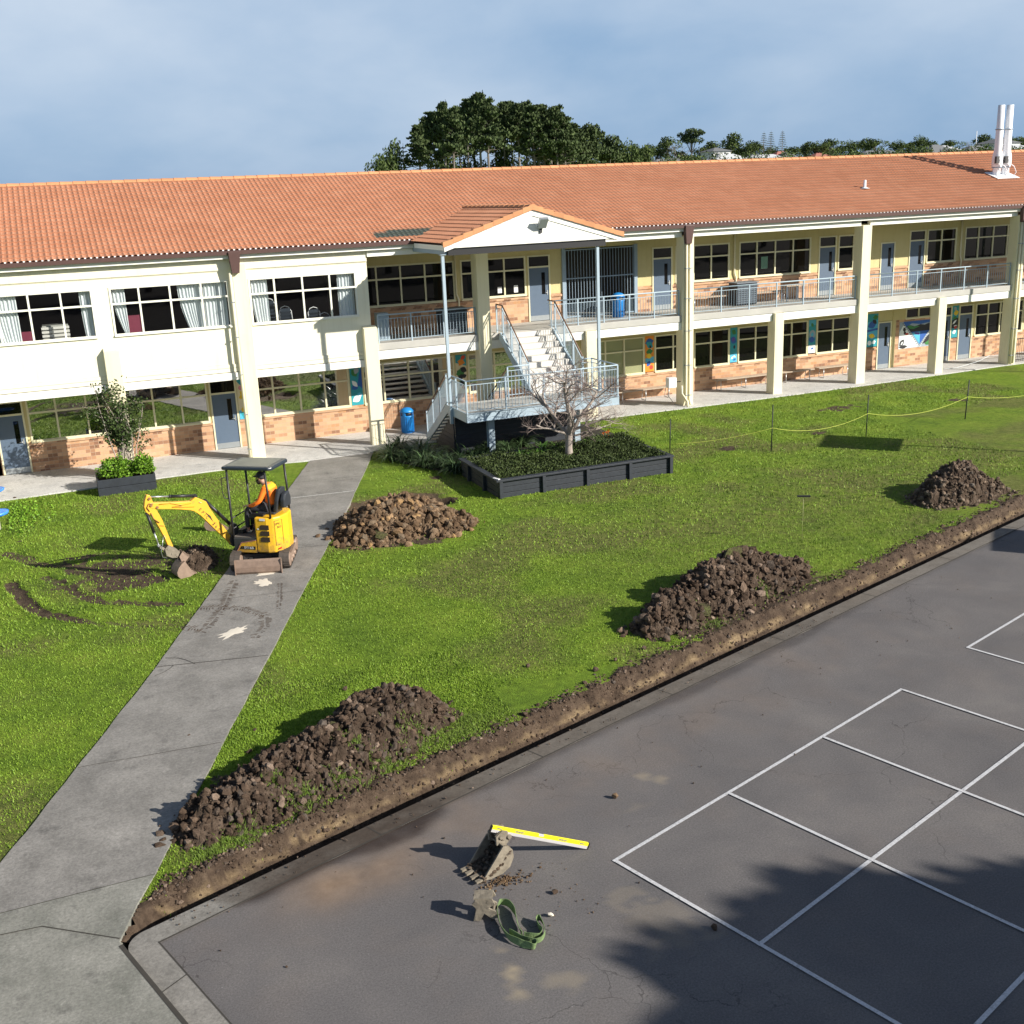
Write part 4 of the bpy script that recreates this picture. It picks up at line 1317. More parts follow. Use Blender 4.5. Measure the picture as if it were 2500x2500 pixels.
pb = MB(); pb.box(PX0+0.1, PX1-0.1, PY+0.12, Y0+0.1, 6.60, 6.63); P('porch_soffit', pb, M['white'])
pd = MB(); pd.box(PX0+0.15, PX1-0.55, PY+0.10, PY+0.22, 6.40, 6.598); P('porch_beam', pd, M['black'])
pd = MB()
for x in (11.36, 16.72): pd.box(x-0.05, x+0.05, PY+0.23, Y0+0.3, 6.42, 6.596)
P('porch_rafter', pd, M['steel_dark'])
sl_len = math.hypot(PAX-PX0, PZA-PZE)
for sgn in (1, -1):
    xe = PX0-0.03 if sgn == 1 else PX1+0.03
    upv = Vector((sgn*(PAX-PX0), 0, PZA-PZE)).normalized()
    nr = Vector((-sgn*(PZA-PZE), 0, PAX-PX0)).normalized()
    def clipv(c):
        return c.z > RZ0+(c.y-RY0)*RS-0.02 or c.y < RY0
    if sgn == 1:
        org = Vector((xe, porch_back+0.3, PZE)); al = Vector((0,-1,0))
    else:
        org = Vector((xe, PY-0.03, PZE)); al = Vector((0,1,0))
    tile_sheet('porch_tiles', 0, porch_back+0.3-PY+0.03, org, al, upv, nr, sl_len-0.02, M['tile'], clip=clipv, parent=school, seed=7+sgn)
vg = MB()
# barge capping tiles up both gable edges and the porch ridge
nb = 9
for sx, xe in ((1, PX0-0.05), (-1, PX1+0.05)):
    for k in range(nb):
        a = Vector((xe, PY, PZE-0.01))+(Vector((PAX, PY, PZA+0.02))-Vector((xe, PY, PZE-0.01)))*(k/nb)
        b = Vector((xe, PY, PZE-0.01))+(Vector((PAX, PY, PZA+0.02))-Vector((xe, PY, PZE-0.01)))*((k+1)/nb)
        lift = Vector((0,0,0.045))
        e = (b-a)*0.06
        u = Vector((0, 0, 1))
        # L-shaped: front face and top
        for (q0, q1) in (((-0.055, -0.07), (-0.055, 0.09)),):
            v = [a+Vector((0,-0.055,-0.075)), b+e+Vector((0,-0.05,-0.085)), b+e+Vector((0,-0.05,0.055)), a+Vector((0,-0.055,0.085))]
            v2 = [b+e+Vector((0,0.16,0.055)), a+Vector((0,0.16,0.085))]
            vg.add(v+v2, [(0,1,2,3), (3,2,4,5), (0,3,5)])
yy = PY-0.05
while yy < porch_back:
    pts = [(math.cos(math.pi*t/6), math.sin(math.pi*t/6)) for t in range(7)]
    va = [(PAX-0.15*c, yy, PZA+0.0+0.11*s_) for c, s_ in pts]; vb = [(PAX-0.13*c, yy+0.44, PZA+0.0+0.095*s_) for c, s_ in pts]
    vg.add(va+vb, [(i, i+1, i+8, i+7) for i in range(6)]+[tuple(range(7))])
    yy += 0.42
P('porch_ridge_cap', vg, M['ridge_tile'])
vl = MB()
for sgn in (1, -1):
    a = Vector((PAX+(-sgn)*(PAX-PX0-0.1), RY0+0.05, PZE+0.06)); b = Vector((PAX, porch_back-0.05, PZA+0.02))
    vl.bar(a, b, 0.10, 0.012)
P('valley_gutter', vl, M['steel_dark'])
# the matching porch at the other end of the block, just outside the frame
o2 = 27.68
g2 = MB(); g2.prism([(PX0+o2, PY, 6.62), (PX1+o2, PY, 6.62), (PX1+o2, PY, PZE-0.03), (PAX+o2, PY, PZA-0.05), (PX0+o2, PY, PZE-0.03)], (0,0.03,0), (0,0.10,0)); P('gable', g2, M['white'], fixn=True)
g2 = MB(); g2.add([(PX0+o2, PY, PZE), (PAX+o2, PY, PZA), (PAX+o2, porch_back, PZA), (PX0+o2, RY0, PZE), (PX1+o2, PY, PZE), (PX1+o2, RY0, PZE)], [(0,1,2,3), (1,4,5,2)]); P('porch_roof', g2, M['ridge_tile'])
for x in (11.21, 16.53):
    g2 = MB(); g2.box(x+o2-0.045, x+o2+0.045, 32.455, 32.545, 0.0, 6.6); P('porch_post', g2, M['steel'])
g2 = MB(); g2.box(PX0+o2+0.1, PX1+o2-0.1, PY+0.12, Y0+0.1, 6.60, 6.63); P('porch_soffit', g2, M['white'])
# floodlight on the gable
fl = MB()
fl.prism([(14.32, PY-0.10, 7.06), (14.60, PY-0.10, 7.06), (14.60, PY-0.32, 7.34), (14.32, PY-0.32, 7.34)], (0, 0.0, 0), (0, 0.09, 0.06))
f0 = P('floodlight', fl, M['kick'], fixn=True)
fg = MB(); fg.prism([(14.35, PY-0.105, 7.09), (14.57, PY-0.105, 7.09), (14.57, PY-0.30, 7.33), (14.35, PY-0.30, 7.33)], (0, -0.006, -0.004), (0, -0.001, 0)); P('lamp_glass', fg, M['metal'], parent=f0, fixn=True)
fk = MB(); fk.tube([(14.46, PY+0.03, 7.02), (14.46, PY-0.10, 7.10)], 0.018, 6); fk.box(14.42, 14.50, PY-0.02, PY+0.03, 6.92, 7.06); P('bracket', fk, M['dark_steel'], parent=f0)

# --- rainwater: heads and pipes
for (xc, wide) in ((5.42, 1), (21.86, 1), (38.25, 1)):
    rh = MB()
    a, b = (xc-0.20, xc+0.17)
    rh.add([(a, Y0-0.22, 6.76), (b, Y0-0.22, 6.76), (b, Y0-0.005, 6.76), (a, Y0-0.005, 6.76), (a+0.07, Y0-0.16, 6.10), (b-0.07, Y0-0.16, 6.10), (b-0.07, Y0-0.005, 6.10), (a+0.07, Y0-0.005, 6.10)],
           [(3,2,1,0), (4,5,6,7), (0,1,5,4), (1,2,6,5), (2,3,7,6), (3,0,4,7)])
    h_ = P('rain_head', rh, M['gutter'], bevel=0.006, fixn=True)
dp = MB(); dp.tube([(5.235, Y0-0.06, 6.12), (5.235, Y0-0.06, 0.06)], 0.05, 10); P('downpipe', dp, M['cream'])
for x in (21.80, 21.95): 
    dp = MB(); dp.tube([(x, Y0-0.06, 6.12), (x, Y0-0.06, 0.30), (x-0.02, Y0-0.16, 0.10)], 0.045, 10); P('downpipe', dp, M['cream'])
dp = MB(); dp.tube([(21.62, Y0-0.05, 0.85), (21.62, Y0-0.05, 0.55), (21.75, Y0-0.25, 0.25), (21.72, Y0-0.3, 0.06)], 0.04, 8); P('downpipe', dp, M['cream'])
for x in (38.20, 38.35): 
    dp = MB(); dp.tube([(x, Y0-0.06, 6.12), (x, Y0-0.06, 0.1)], 0.045, 10); P('downpipe', dp, M['cream'])
for x in (25.45, 37.2, 13.55):
    dp = MB(); dp.tube([(x, YW-0.06, 6.36), (x, YW-0.06, 4.7), (x+0.08, YW-0.06, 4.5), (x+0.06, YW-0.06, 3.5)], 0.035, 8); P('downpipe', dp, M['cream'])
cl_ = MB()
for z in (0.45, 1.6, 2.9, 4.1, 5.2):
    for x in (5.235, 21.80, 21.95, 38.20, 38.35): cl_.box(x-0.06, x+0.06, Y0-0.118, Y0, z, z+0.03)
P('pipe_clip', cl_, M['kick'])
bxm = MB(); bxm.box(21.12, 21.46, Y0+0.06, Y0+0.32, 0.78, 1.16)
bx_o = bxm
P('meter_box', bxm, M['sign_white'], bevel=0.01)
bk = MB(); bk.bar((21.1, Y0+0.1, 0.5), (21.1, Y0+0.1, 0.78), 0.02, 0.02); bk.bar((21.1, Y0+0.1, 0.5), (21.35, Y0+0.02, 0.14), 0.02, 0.02); bk.bar((21.46, Y0+0.2, 0.97), (21.70, Y0+0.2, 0.97), 0.03, 0.03)
P('box_bracket', bk, M['dark_steel'])

# --- flues and vent on the roof
fb2 = MB()
def roofz(y): return RZ0+(y-RY0)*RS
FX, FY = 39.95, 38.95
fb2.prism([(FX-0.35, FY-0.45, roofz(FY-0.45)+0.05), (FX+0.95, FY-0.45, roofz(FY-0.45)+0.05), (FX+0.95, FY+0.35, roofz(FY+0.35)+0.05), (FX-0.35, FY+0.35, roofz(FY+0.35)+0.05)], (0,0,0), (0,0,0.02))
fp = P('flashing', fb2, M['flue'], fixn=True)
for dx in (0, 0.52):
    f_ = MB(); z = roofz(FY)
    f_.lathe((FX+dx, FY, z), [(0.20, 0.0), (0.17, 0.08), (0.165, 0.38), (0.22, 0.42), (0.235, 0.50), (0.225, 0.85), (0.17, 1.10), (0.16, 2.0), (0.15, 2.02), (0.145, 3.02), (0.13, 3.02), (0.125, 2.8)], 20)
    fo = P('flue', f_, M['flue'])
    r_ = MB(); r_.lathe((FX+dx, FY, z+1.98), [(0.19, 0.0), (0.19, 0.04)], 16); r_.lathe((FX+dx, FY, z+0.36), [(0.215, 0.0), (0.215, 0.04)], 16); P('flue_band', r_, M['steel_dark'], parent=fo)
    c_ = MB(); s0 = Vector((FX+dx-0.1, FY-0.22, z+0.75))
    c_.tube([s0, s0+Vector((0.02, -0.05, -0.2)), s0+Vector((0.25, -0.12, -0.35)), s0+Vector((0.38, -0.15, -0.6)), s0+Vector((0.3, -0.12, -0.75))], 0.018, 6); P('cable', c_, M['flue'], parent=fo)
    b_ = MB(); b_.box(FX+dx-0.28, FX+dx-0.12, FY-0.24, FY-0.12, z+0.55, z+0.85); P('damper_motor', b_, M['dark_steel'], parent=fo)
ve = MB(); zv = roofz(38.15); ve.lathe((31.95, 38.15, zv), [(0.22, 0.03), (0.14, 0.05), (0.06, 0.08), (0.055, 0.36), (0.04, 0.37)], 14); P('roof_vent', ve, M['flue'])

# --- balcony railings ------------------------------------------------------------
def railing(p, q, posts, parent, ends=(1, 1), h=0.93, mat='steel', bal=0.115, hr='steel', low=0.09):
    """p,q are points on the walking line; infill of vertical balusters"""
    p, q = Vector(p), Vector(q)
    mb = MB()
    d = q-p; L_ = math.hypot(d.x, d.y)
    n_ = max(2, int(L_/bal))
    U = Vector((0,0,1))
    for k in range(1, n_):
        a = p+d*(k/n_)
        mb.tube([a+U*low, a+U*(h-0.13)], 0.0105, 4, False)
    mb.bar(p+U*low, q+U*low, 0.03, 0.02); mb.bar(p+U*(h-0.13), q+U*(h-0.13), 0.03, 0.02)
    o = P('railing', mb, M[mat], parent=parent) if parent is school else mb.build('railing', M[mat], parent=parent)
    top = MB(); top.tube([p+U*h, q+U*h], 0.024, 8)
    top.build('handrail', M[hr], parent=o)
    for k in range(posts+1):
        if (k == 0 and not ends[0]) or (k == posts and not ends[1]): continue
        a = p+d*(k/posts)
        pm_ = MB(); pm_.bar(a+U*(-0.06), a+U*h, 0.045, 0.045, (1,0,0)); pm_.build('post', M[mat], parent=o)
    return o
RYL = Y0+0.20
railing((9.95, RYL, 3.47), (13.45, RYL, 3.47), 3, school)
railing((16.35, RYL-0.02, 3.47), (21.62, RYL, 3.47), 5, school)
railing((22.22, RYL, 3.47), (29.82, RYL, 3.47), 6, school)
railing((30.42, RYL, 3.47), (38.02, RYL, 3.47), 6, school)
railing((38.62, RYL, 3.47), (46.3, RYL, 3.47), 6, school)

# --- murals (each a flat painted board on the wall)
MC = {'teal': (0.02, 0.30, 0.36), 'blue': (0.02, 0.10, 0.38), 'sky': (0.08, 0.42, 0.62), 'white': (0.75, 0.80, 0.80), 'yellow': (0.75, 0.52, 0.03),
      'green': (0.04, 0.20, 0.05), 'red': (0.55, 0.05, 0.03), 'black': (0.015, 0.015, 0.02), 'purple': (0.12, 0.05, 0.30), 'orange': (0.75, 0.25, 0.02), 'pink': (0.65, 0.25, 0.30), 'grey': (0.30, 0.36, 0.42), 'cream': (0.70, 0.62, 0.42)}
mural_mats = [plain('mural_'+k, v, 0.55, var=0.12, scale=7) for k, v in MC.items()]
mk = list(MC)
def mural(x0, x1, z0, z1, base, shapes, nm='mural_panel'):
    """shapes: (colour, polygon in 0..1 coordinates)"""
    mb = MB(); mb.cur = mk.index(base)
    mb.box(x0, x1, YW-0.005, YW+0.02, z0, z1)
    for n_, (c, poly) in enumerate(shapes):
        mb.cur = mk.index(c)
        y = YW-0.0065-0.0008*n_
        pts = [(x0+(x1-x0)*max(0, min(1, a)), y, z0+(z1-z0)*max(0, min(1, b))) for a, b in poly]
        # orient towards -Y
        ar = sum(pts[i][0]*pts[(i+1) % len(pts)][2]-pts[(i+1) % len(pts)][0]*pts[i][2] for i in range(len(pts)))
        if ar < 0: pts = pts[::-1]
        mb.add(pts, [tuple(range(len(pts)))])
    return P(nm, mb, mural_mats)
def petal(cx, cy, r, a, asp, w_=0.35):
    """leaf-shaped polygon"""
    out_ = []
    for k in range(9):
        t = k/8; s_ = math.sin(math.pi*t)*w_*r
        out_.append((t*r, s_))
    for k in range(7, 0, -1):
        t = k/8; s_ = -math.sin(math.pi*t)*w_*r
        out_.append((t*r, s_))
    return [(cx+(x*math.cos(a)-y*math.sin(a)), cy+(x*math.sin(a)+y*math.cos(a))*asp) for x, y in out_]
def disc(cx, cy, r, asp, n_=12): return [(cx+r*math.cos(2*math.pi*k/n_), cy+r*asp*math.sin(2*math.pi*k/n_)) for k in range(n_)]
def flower(cx, cy, r, asp, c, c2, n_=6):
    return [(c, petal(cx, cy, r, 2*math.pi*k/n_+0.3, asp)) for k in range(n_)]+[(c2, disc(cx, cy, r*0.28, asp))]
pal = [('cream', [('teal', petal(0.0, 0.93, 0.9, -0.2, .32)), ('teal', petal(0.9, 0.85, 0.8, 2.8, .32)), ('green', petal(0.5, 0.8, 0.4, 0.2, .3)), ('pink', disc(0.3, 0.75, 0.2, .3))]+flower(0.55, 0.56, 0.5, .32, 'yellow', 'pink')+[('yellow', petal(0.3, 0.42, 0.5, -0.4, .3)), ('black', petal(0.7, 0.38, 0.25, -1, .3)), ('sky', [(0, 0), (1, 0), (1, .22), (.5, .30), (0, .2)]), ('yellow', disc(0.4, 0.22, 0.25, .3)), ('teal', petal(0.1, 0.16, 0.9, -0.5, .3)), ('blue', [(0.2, 0.02), (0.8, 0.03), (0.6, 0.08)])]),
       ('teal', [('green', petal(0.2, 0.9, 0.7, -1.0, .32)), ('grey', petal(0.7, 0.95, 0.6, -2.0, .32)), ('blue', [(.6, .5), (1, .4), (1, .95), (.8, .8)]), ('blue', petal(0.1, 0.4, 0.7, 0.6, .3)), ('white', petal(0.15, 0.62, 0.7, -0.9, .3, .25)), ('white', petal(0.1, 0.1, 0.8, 0.5, .3)), ('sky', petal(0.5, 0.28, 0.5, -0.3, .3)), ('white', petal(0.5, 0.16, 0.5, 0.7, .3, .2))]),
       ('cream', [('teal', [(0, .8), (1, .7), (1, 1), (0, 1)]), ('orange', petal(0.2, 0.84, 0.7, -0.3, .3)), ('red', petal(0.5, 0.88, 0.5, 0.6, .3)), ('orange', petal(0.3, 0.72, 0.5, 0.9, .3)), ('black', petal(0.1, 0.6, 0.9, -0.8, .3)), ('green', petal(0.0, 0.5, 0.9, 0.3, .3)),('black', petal(0.4, 0.66, 0.7, -0.5, .3)), ('black', petal(0.6, 0.5, 0.6, -2.2, .3)), ('black', petal(0.5, 0.42, 0.5, 0.3, .3)), ('green', petal(0.2, 0.3, 0.7, -0.2, .3)), ('black', petal(0.3, 0.2, 0.6, 0.8, .3)), ('orange', petal(0.6, 0.1, 0.4, 1.2, .3))]),  # extra black petals paint in the shade that falls on this panel
       ('orange', [('blue', petal(0.0, 0.8, 1.0, 0.2, .3)), ('teal', petal(0.9, 0.68, 0.9, 2.6, .3)), ('white', petal(0.3, 0.62, 0.6, -0.4, .3)), ('green', petal(0.1, 0.55, 0.8, 0.1, .3)), ('black', petal(0.5, 0.74, 0.35, -1.0, .3)), ('sky', [(0, .26), (1, .24), (1, .42), (0, .38)]), ('yellow', petal(0.1, 0.46, 0.7, -0.2, .3)), ('blue', petal(0.2, 0.16, 0.6, 0.9, .3)), ('red', disc(0.7, 0.12, 0.2, .3))]),
       ('teal', [('blue', petal(0.0, 0.7, 1.0, -0.4, .3)), ('green', petal(0.2, 0.92, 0.7, -0.5, .3)), ('purple', petal(0.3, 0.6, 0.5, 0.9, .3)), ('black', petal(0.6, 0.5, 0.4, -1.6, .3)), ('sky', [(0, 0), (1, 0), (1, .28), (0, .22)]), ('white', petal(0.1, 0.1, 0.5, 0.5, .3, .2)), ('white', petal(0.5, 0.2, 0.4, -0.6, .3, .2)), ('blue', petal(0.4, 0.06, 0.5, 0.2, .3, .2))]),
       ('teal', [('sky', [(0, .8), (1, .85), (1, 1), (0, 1)]), ('green', petal(0.3, 0.9, 0.5, -0.8, .3)), ('grey', disc(0.5, 0.56, 0.45, .3)), ('sky', disc(0.5, 0.56, 0.2, .3)), ('blue', petal(0.0, 0.42, 0.9, -0.1, .3)), ('white', [(0, 0), (1, 0), (1, .24), (0, .24)]), ('blue', petal(0.3, 0.12, 0.5, 0.2, .3, .2))]),
       ('sky', [('teal', [(0, .75), (1, .8), (1, 1), (0, 1)]), ('blue', petal(0.1, 0.62, 0.8, 0.3, .4)), ('black', petal(0.5, 0.82, 0.5, -0.7, .4, .3)), ('green', petal(0.5, 0.88, 0.5, 0.1, .4)), ('blue', [(0, .45), (1, .5), (1, .56), (0, .52)]), ('yellow', petal(0.2, 0.36, 0.6, -0.3, .35)), ('teal', [(0, 0), (1, 0), (1, .3), (.5, .22), (0, .33)]), ('white', disc(0.3, 0.12, 0.18, .4)), ('white', petal(0.5, 0.1, 0.4, 0.4, .4))]),
       ('teal', [('grey', petal(0.2, 0.95, 0.6, -0.6, .3)), ('yellow', petal(0.2, 0.75, 0.8, 0.2, .3)), ('green', petal(0.1, 0.62, 0.8, -0.2, .3)), ('black', [(0, .3), (1, .3), (1, .62), (0, .55)]), ('white', petal(0.1, 0.42, 0.8, 0.6, .3, .15)), ('white', petal(0.3, 0.36, 0.6, 0.1, .3, .12)), ('red', petal(0.4, 0.3, 0.5, 0.2, .3)), ('teal', [(.1, .04), (.9, .04), (.8, .26), (.1, .22)]), ('white', petal(0.2, 0.14, 0.6, 0.4, .3))]),
       ('cream', [('black', petal(0.1, 0.8, 0.8, -0.9, .3, .15)), ('black', petal(0.5, 0.6, 0.7, 0.9, .3, .15)), ('yellow', petal(0.2, 0.9, 0.6, 0.3, .3)), ('red', disc(0.5, 0.24, 0.4, .3)), ('yellow', petal(0.6, 0.15, 0.4, 0.8, .3))])]
for (a, b, z0, z1), (base, sh) in zip(murals, pal): mural(a, b, z0, z1, base, sh)
zig = []
for k in range(14):
    t = k/13
    zig.append(('black', [(0.07+0.50*t, 0.95-0.93*t), (0.11+0.50*t, 0.95-0.93*t), (0.09+0.50*t, 0.91-0.93*t)]))
    zig.append(('white', [(0.98-0.36*t, 0.80-0.78*t), (0.945-0.36*t, 0.80-0.78*t), (0.96-0.36*t, 0.76-0.78*t)]))
mural(34.10, 36.05, 0.83, 2.01, 'grey', [
    ('blue', [(.10, 1), (1, 1), (1, .8), (.2, .78)]), ('grey', [(.35, .92), (.6, .86), (.95, .92), (.95, .84), (.6, .76), (.25, .84)]),
    ('black', [(.19, .84), (.30, .86), (.42, .80), (.50, .82), (.60, .86), (.72, .82), (.84, .88), (.96, .80), (.86, .60), (.34, .58)]),
    ('green', [(.21, .83), (.30, .85), (.40, .79), (.50, .81), (.58, .78), (.4, .70), (.3, .72)]),
    ('blue', [(.34, .60), (.86, .60), (.60, .10)]), ('sky', [(.37, .55), (.60, .58), (.60, .12)]), ('purple', [(.44, .57), (.58, .55), (.58, .46), (.46, .50)]),
    ('white', [(0, 0), (0, .62), (.10, .86), (.14, .86), (.60, 0.03)]), ('black', petal(.12, .80, .12, -1.2, 1.6)), ('black', petal(.14, .66, .10, -1.2, 1.6)),
    ('red', disc(.22, .54, .05, .8)), ('black', petal(.02, .10, .2, .9, 1.6, .3)), ('white', petal(.06, .14, .1, 1.0, 1.6, .2)), ('black', petal(.0, .06, .26, 0.1, 1.0, .25)),
    ('green', disc(.84, .16, .09, 1.2)), ('black', petal(.68, .10, .40, 0.75, 1.5, .14)), ('white', [(.94, .1), (1, .1), (1, .7), (.97, .5)])]+zig, 'mural_board')

# --- things inside the classrooms, seen through the clear panes
def curtain(x0, x1, z0, z1, slant, lb):
    mb = MB(); n_ = max(10, int((x1-x0)/0.018)); rowsn = 8
    V = []
    for j in range(rowsn+1):
        t = j/rowsn
        for k in range(n_+1):
            u = k/n_
            x = x0+(x1-x0)*u
            x += slant*t*t*(1-u if slant > 0 else u) if True else 0
            y = YF+0.16+0.028*math.sin(k*1.15+0.8*math.sin(k*0.31)+t*0.6)
            V.append((x, y, z1-(z1-z0)*t))
    F = [(j*(n_+1)+k, j*(n_+1)+k+1, (j+1)*(n_+1)+k+1, (j+1)*(n_+1)+k) for j in range(rowsn) for k in range(n_)]
    mb.add(V, F, True)
    o = mb.build('curtain', M['curtain'], origin=((x0+x1)/2, YF+0.16, z0))
    tag(o, lb, 'curtain', 'pale curtains behind the upper left windows')
curtain(-2.2, -1.02, 4.42, 5.88, 0.30, 'wide pale curtain hanging at the left edge of the leftmost upper window')
curtain(0.74, 1.08, 4.42, 5.88, 0.05, 'narrow pale curtain at the right end of the leftmost upper window')
curtain(1.66, 2.06, 4.42, 5.88, 0.28, 'pale curtain drawn to the left side of the middle upper window')
curtain(3.62, 4.36, 4.42, 5.88, 0.26, 'pale curtain swept aside near the pink chair in the middle upper window')
curtain(4.40, 5.10, 4.42, 5.88, 0.0, 'straight pale curtain closing the last pane beside the downpipe column')
curtain(5.86, 6.42, 4.42, 5.88, 0.12, 'pale curtain left of the stacked chairs in the upper window right of the downpipe')
curtain(8.72, 9.26, 4.42, 5.88, 0.0, 'pale curtain at the window end closest to the outside stair')
stk = thing('stacking_chair', 'dark chair with a curved pale metal back in the tall stack beside the curtain', 'chair', (6.53, YF+0.55, 3.35), 'stacked chairs behind the upper window')
mb = MB()
for hgt in (0.0,):
    mb.tube([(6.53-0.20, YF+0.72, 3.78), (6.53-0.20, YF+0.80, 4.10), (6.53-0.12, YF+0.82, 4.24), (6.53, YF+0.82, 4.28), (6.53+0.12, YF+0.82, 4.24), (6.53+0.20, YF+0.80, 4.10), (6.53+0.20, YF+0.72, 3.78)], 0.014, 6)
mb.build('back_frame', M['sign_white'], parent=stk)
mb = MB()
for sx in (-1, 1):
    for sy in (0.38, 0.74): mb.tube([(6.53+sx*0.21, YF+sy, 3.36), (6.53+sx*0.2, YF+sy, 3.80)], 0.011, 5)
mb.build('legs', M['metal'], parent=stk)
MB().box(6.53-0.20, 6.53+0.20, YF+0.36, YF+0.76, 3.79, 3.815).build('seat', M['navy'], parent=stk)
MB().box(6.53-0.17, 6.53+0.17, YF+0.79, YF+0.81, 4.02, 4.20).build('backrest', M['navy'], parent=stk)
for sx, n_, lb in ((6.53, 7, 'tall stack beside the curtain'), (7.05, 4, 'middle stack'), (8.0, 3, 'low third stack'), (8.35, 1, 'single chair nearest the right curtain')):
    for k in range(n_):
        cl = (['lowest', 'second', 'third', 'fourth', 'fifth', 'sixth', 'seventh'][k]+' from the bottom') if k else 'lowest'
        if sx == 6.53 and k == 0: stk['label'] = 'dark curved-back chair, lowest in the tall stack beside the curtain'; continue
        z = 3.35+0.105*k+(0.28 if sx > 6.6 else 0.25)
        dup(stk, (sx, YF+0.55, z), None, 'dark curved-back chair, '+cl+' in the '+lb if n_ > 1 else 'lone dark chair with curved pale metal back nearest the right curtain', 'stacked chairs behind the upper window')
stk.location.z += 0.25
pc = thing('classroom_chair', 'pink plastic chair standing behind the curtain in the middle upper window', 'chair', (4.05, YF+0.5, 3.35))
MB().box(3.92, 4.25, YF+0.35, YF+0.38, 4.46, 4.72).build('backrest', M['pink'], parent=pc)
MB().box(3.92, 4.25, YF+0.38, YF+0.74, 4.20, 4.23).build('seat', M['pink'], parent=pc)
mb = MB()
for sx in (3.95, 4.22):
    mb.tube([(sx, YF+0.40, 3.36), (sx, YF+0.37, 4.5)], 0.012, 6); mb.tube([(sx, YF+0.7, 3.36), (sx, YF+0.7, 4.2)], 0.012, 6)
mb.build('legs', M['metal'], parent=pc)
ct = thing('slatted_cabinet', 'pale slatted cabinet standing behind the leftmost upper window', 'cabinet', (0.0, YF+0.7, 3.35))
mb = MB(); mb.box(-0.42, 0.32, YF+0.5, YF+0.95, 3.36, 4.86); mb.build('body', plain('grey_cabinet', (0.33, 0.33, 0.30), 0.6), parent=ct)
mb = MB()
for k in range(4): mb.box(-0.45, 0.34, YF+0.44, YF+0.5, 4.40+k*0.115, 4.47+k*0.115)
mb.build('shelf', M['step'], parent=ct)
for x0, x1, h_, lb in ((-1.3, -0.72, 4.72, 'dark red partition board behind the leftmost curtain gap'), (1.95, 2.45, 4.98, 'dark red partition board behind the middle upper window')):
    mb = MB(); mb.box(x0, x1, YF+0.55, YF+0.60, 3.4, h_); mb.box(x0-0.02, x0, YF+0.53, YF+0.62, 3.4, h_+0.02); mb.box(x1, x1+0.02, YF+0.53, YF+0.62, 3.4, h_+0.02)
    for x in (x0, x1): mb.box(x-0.02, x+0.02, YF+0.4, YF+0.75, 3.352, 3.4)
    tag(mb.build('partition_board', M['maroon'], origin=(x0, YF+0.5, 3.35)), lb, 'partition', 'red partition boards')
# ------------------------------------------------------------------ outside steel stair
LX0, LX1, LY0, LY1, LZ = 11.30, 16.55, 31.25, 33.10, 1.66
stair = thing('outside_staircase', 'blue-grey steel staircase with precast steps and a raised landing in front of the school', 'staircase', (13.7, 31.8, 0))
def SP(name, mb, mt, parent=None, bevel=0.0): return mb.build(name, M[mt] if isinstance(mt, str) else mt, parent=parent or stair, bevel=bevel)
mb = MB(); mb.box(LX0+0.02, LX1-0.02, LY0+0.02, LY1, LZ-0.10, LZ); SP('landing', mb, 'concrete_slab')
mb = MB()
mb.box(LX0-0.03, LX1+0.03, LY0-0.035, LY0+0.015, LZ-0.27, LZ+0.012); mb.box(LX0-0.04, LX0+0.015, LY0+0.017, LY1+0.02, LZ-0.27, LZ+0.012); mb.box(LX1-0.015, LX1+0.04, LY0+0.017, LY1+0.02, LZ-0.27, LZ+0.012)
mb.box(LX0-0.03, LX1+0.03, LY0-0.07, LY0-0.036, LZ-0.27, LZ-0.255); mb.box(LX0-0.03, LX1+0.03, LY0-0.07, LY0-0.036, LZ-0.0, LZ+0.012)
mb.box(LX0+0.02, LX1-0.02, LY0+0.8, LY0+0.86, LZ-0.30, LZ-0.101)
SP('edge_beam', mb, 'steel')
for x in (12.30, 15.33):
    mb = MB(); y = 31.90
    mb.box(x-0.10, x+0.10, y-0.10, y-0.085, 0, LZ-0.27); mb.box(x-0.10, x+0.10, y+0.085, y+0.10, 0, LZ-0.27); mb.box(x-0.008, x+0.008, y-0.085, y+0.085, 0, LZ-0.27)
    mb.box(x-0.12, x+0.12, y-0.45, y+0.7, LZ-0.27+0.002, LZ-0.12)
    SP('support_column', mb, 'steel')
# posts carrying the porch roof, bolted to the landing sides
for x, y in ((LX0-0.09, 32.50), (LX1-0.02, 32.50)):
    mb = MB(); mb.box(x-0.045, x+0.045, y-0.045, y+0.045, 1.15 if x < 12 else LZ, 6.40); mb.box(x-0.09, x+0.09, y-0.09, y+0.09, 6.42, 6.44)
    SP('porch_post', mb, 'steel')
# main flight up to the balcony
SX0, SX1 = 14.25, 16.24
NR = 10; rise = (3.47-LZ)/NR; tread = (35.62-LY1)/NR
for k in range(NR-1):
    mb = MB(); z = LZ+rise*(k+1); y = LY1+tread*k
    mb.box(SX0+0.06, SX1-0.06, y, y+tread+0.03, z-0.055, z); mb.box(SX0+0.06, SX1-0.06, y+0.001, y+0.04, z-rise+0.004, z-0.056)
    SP('step', mb, 'step', bevel=0.006)
ys = [(LY1+tread*0-0.05), 35.66]
for x in (SX0, SX1):
    mb = MB()
    a = Vector((x, LY1-0.10, LZ+0.10)); b = Vector((x, LY1+tread*NR-0.02, 3.47+0.02))
    mb.bar(a-Vector((0,0,0.10)), b-Vector((0,0,0.10)), 0.05, 0.27)
    SP('stringer', mb, 'steel')
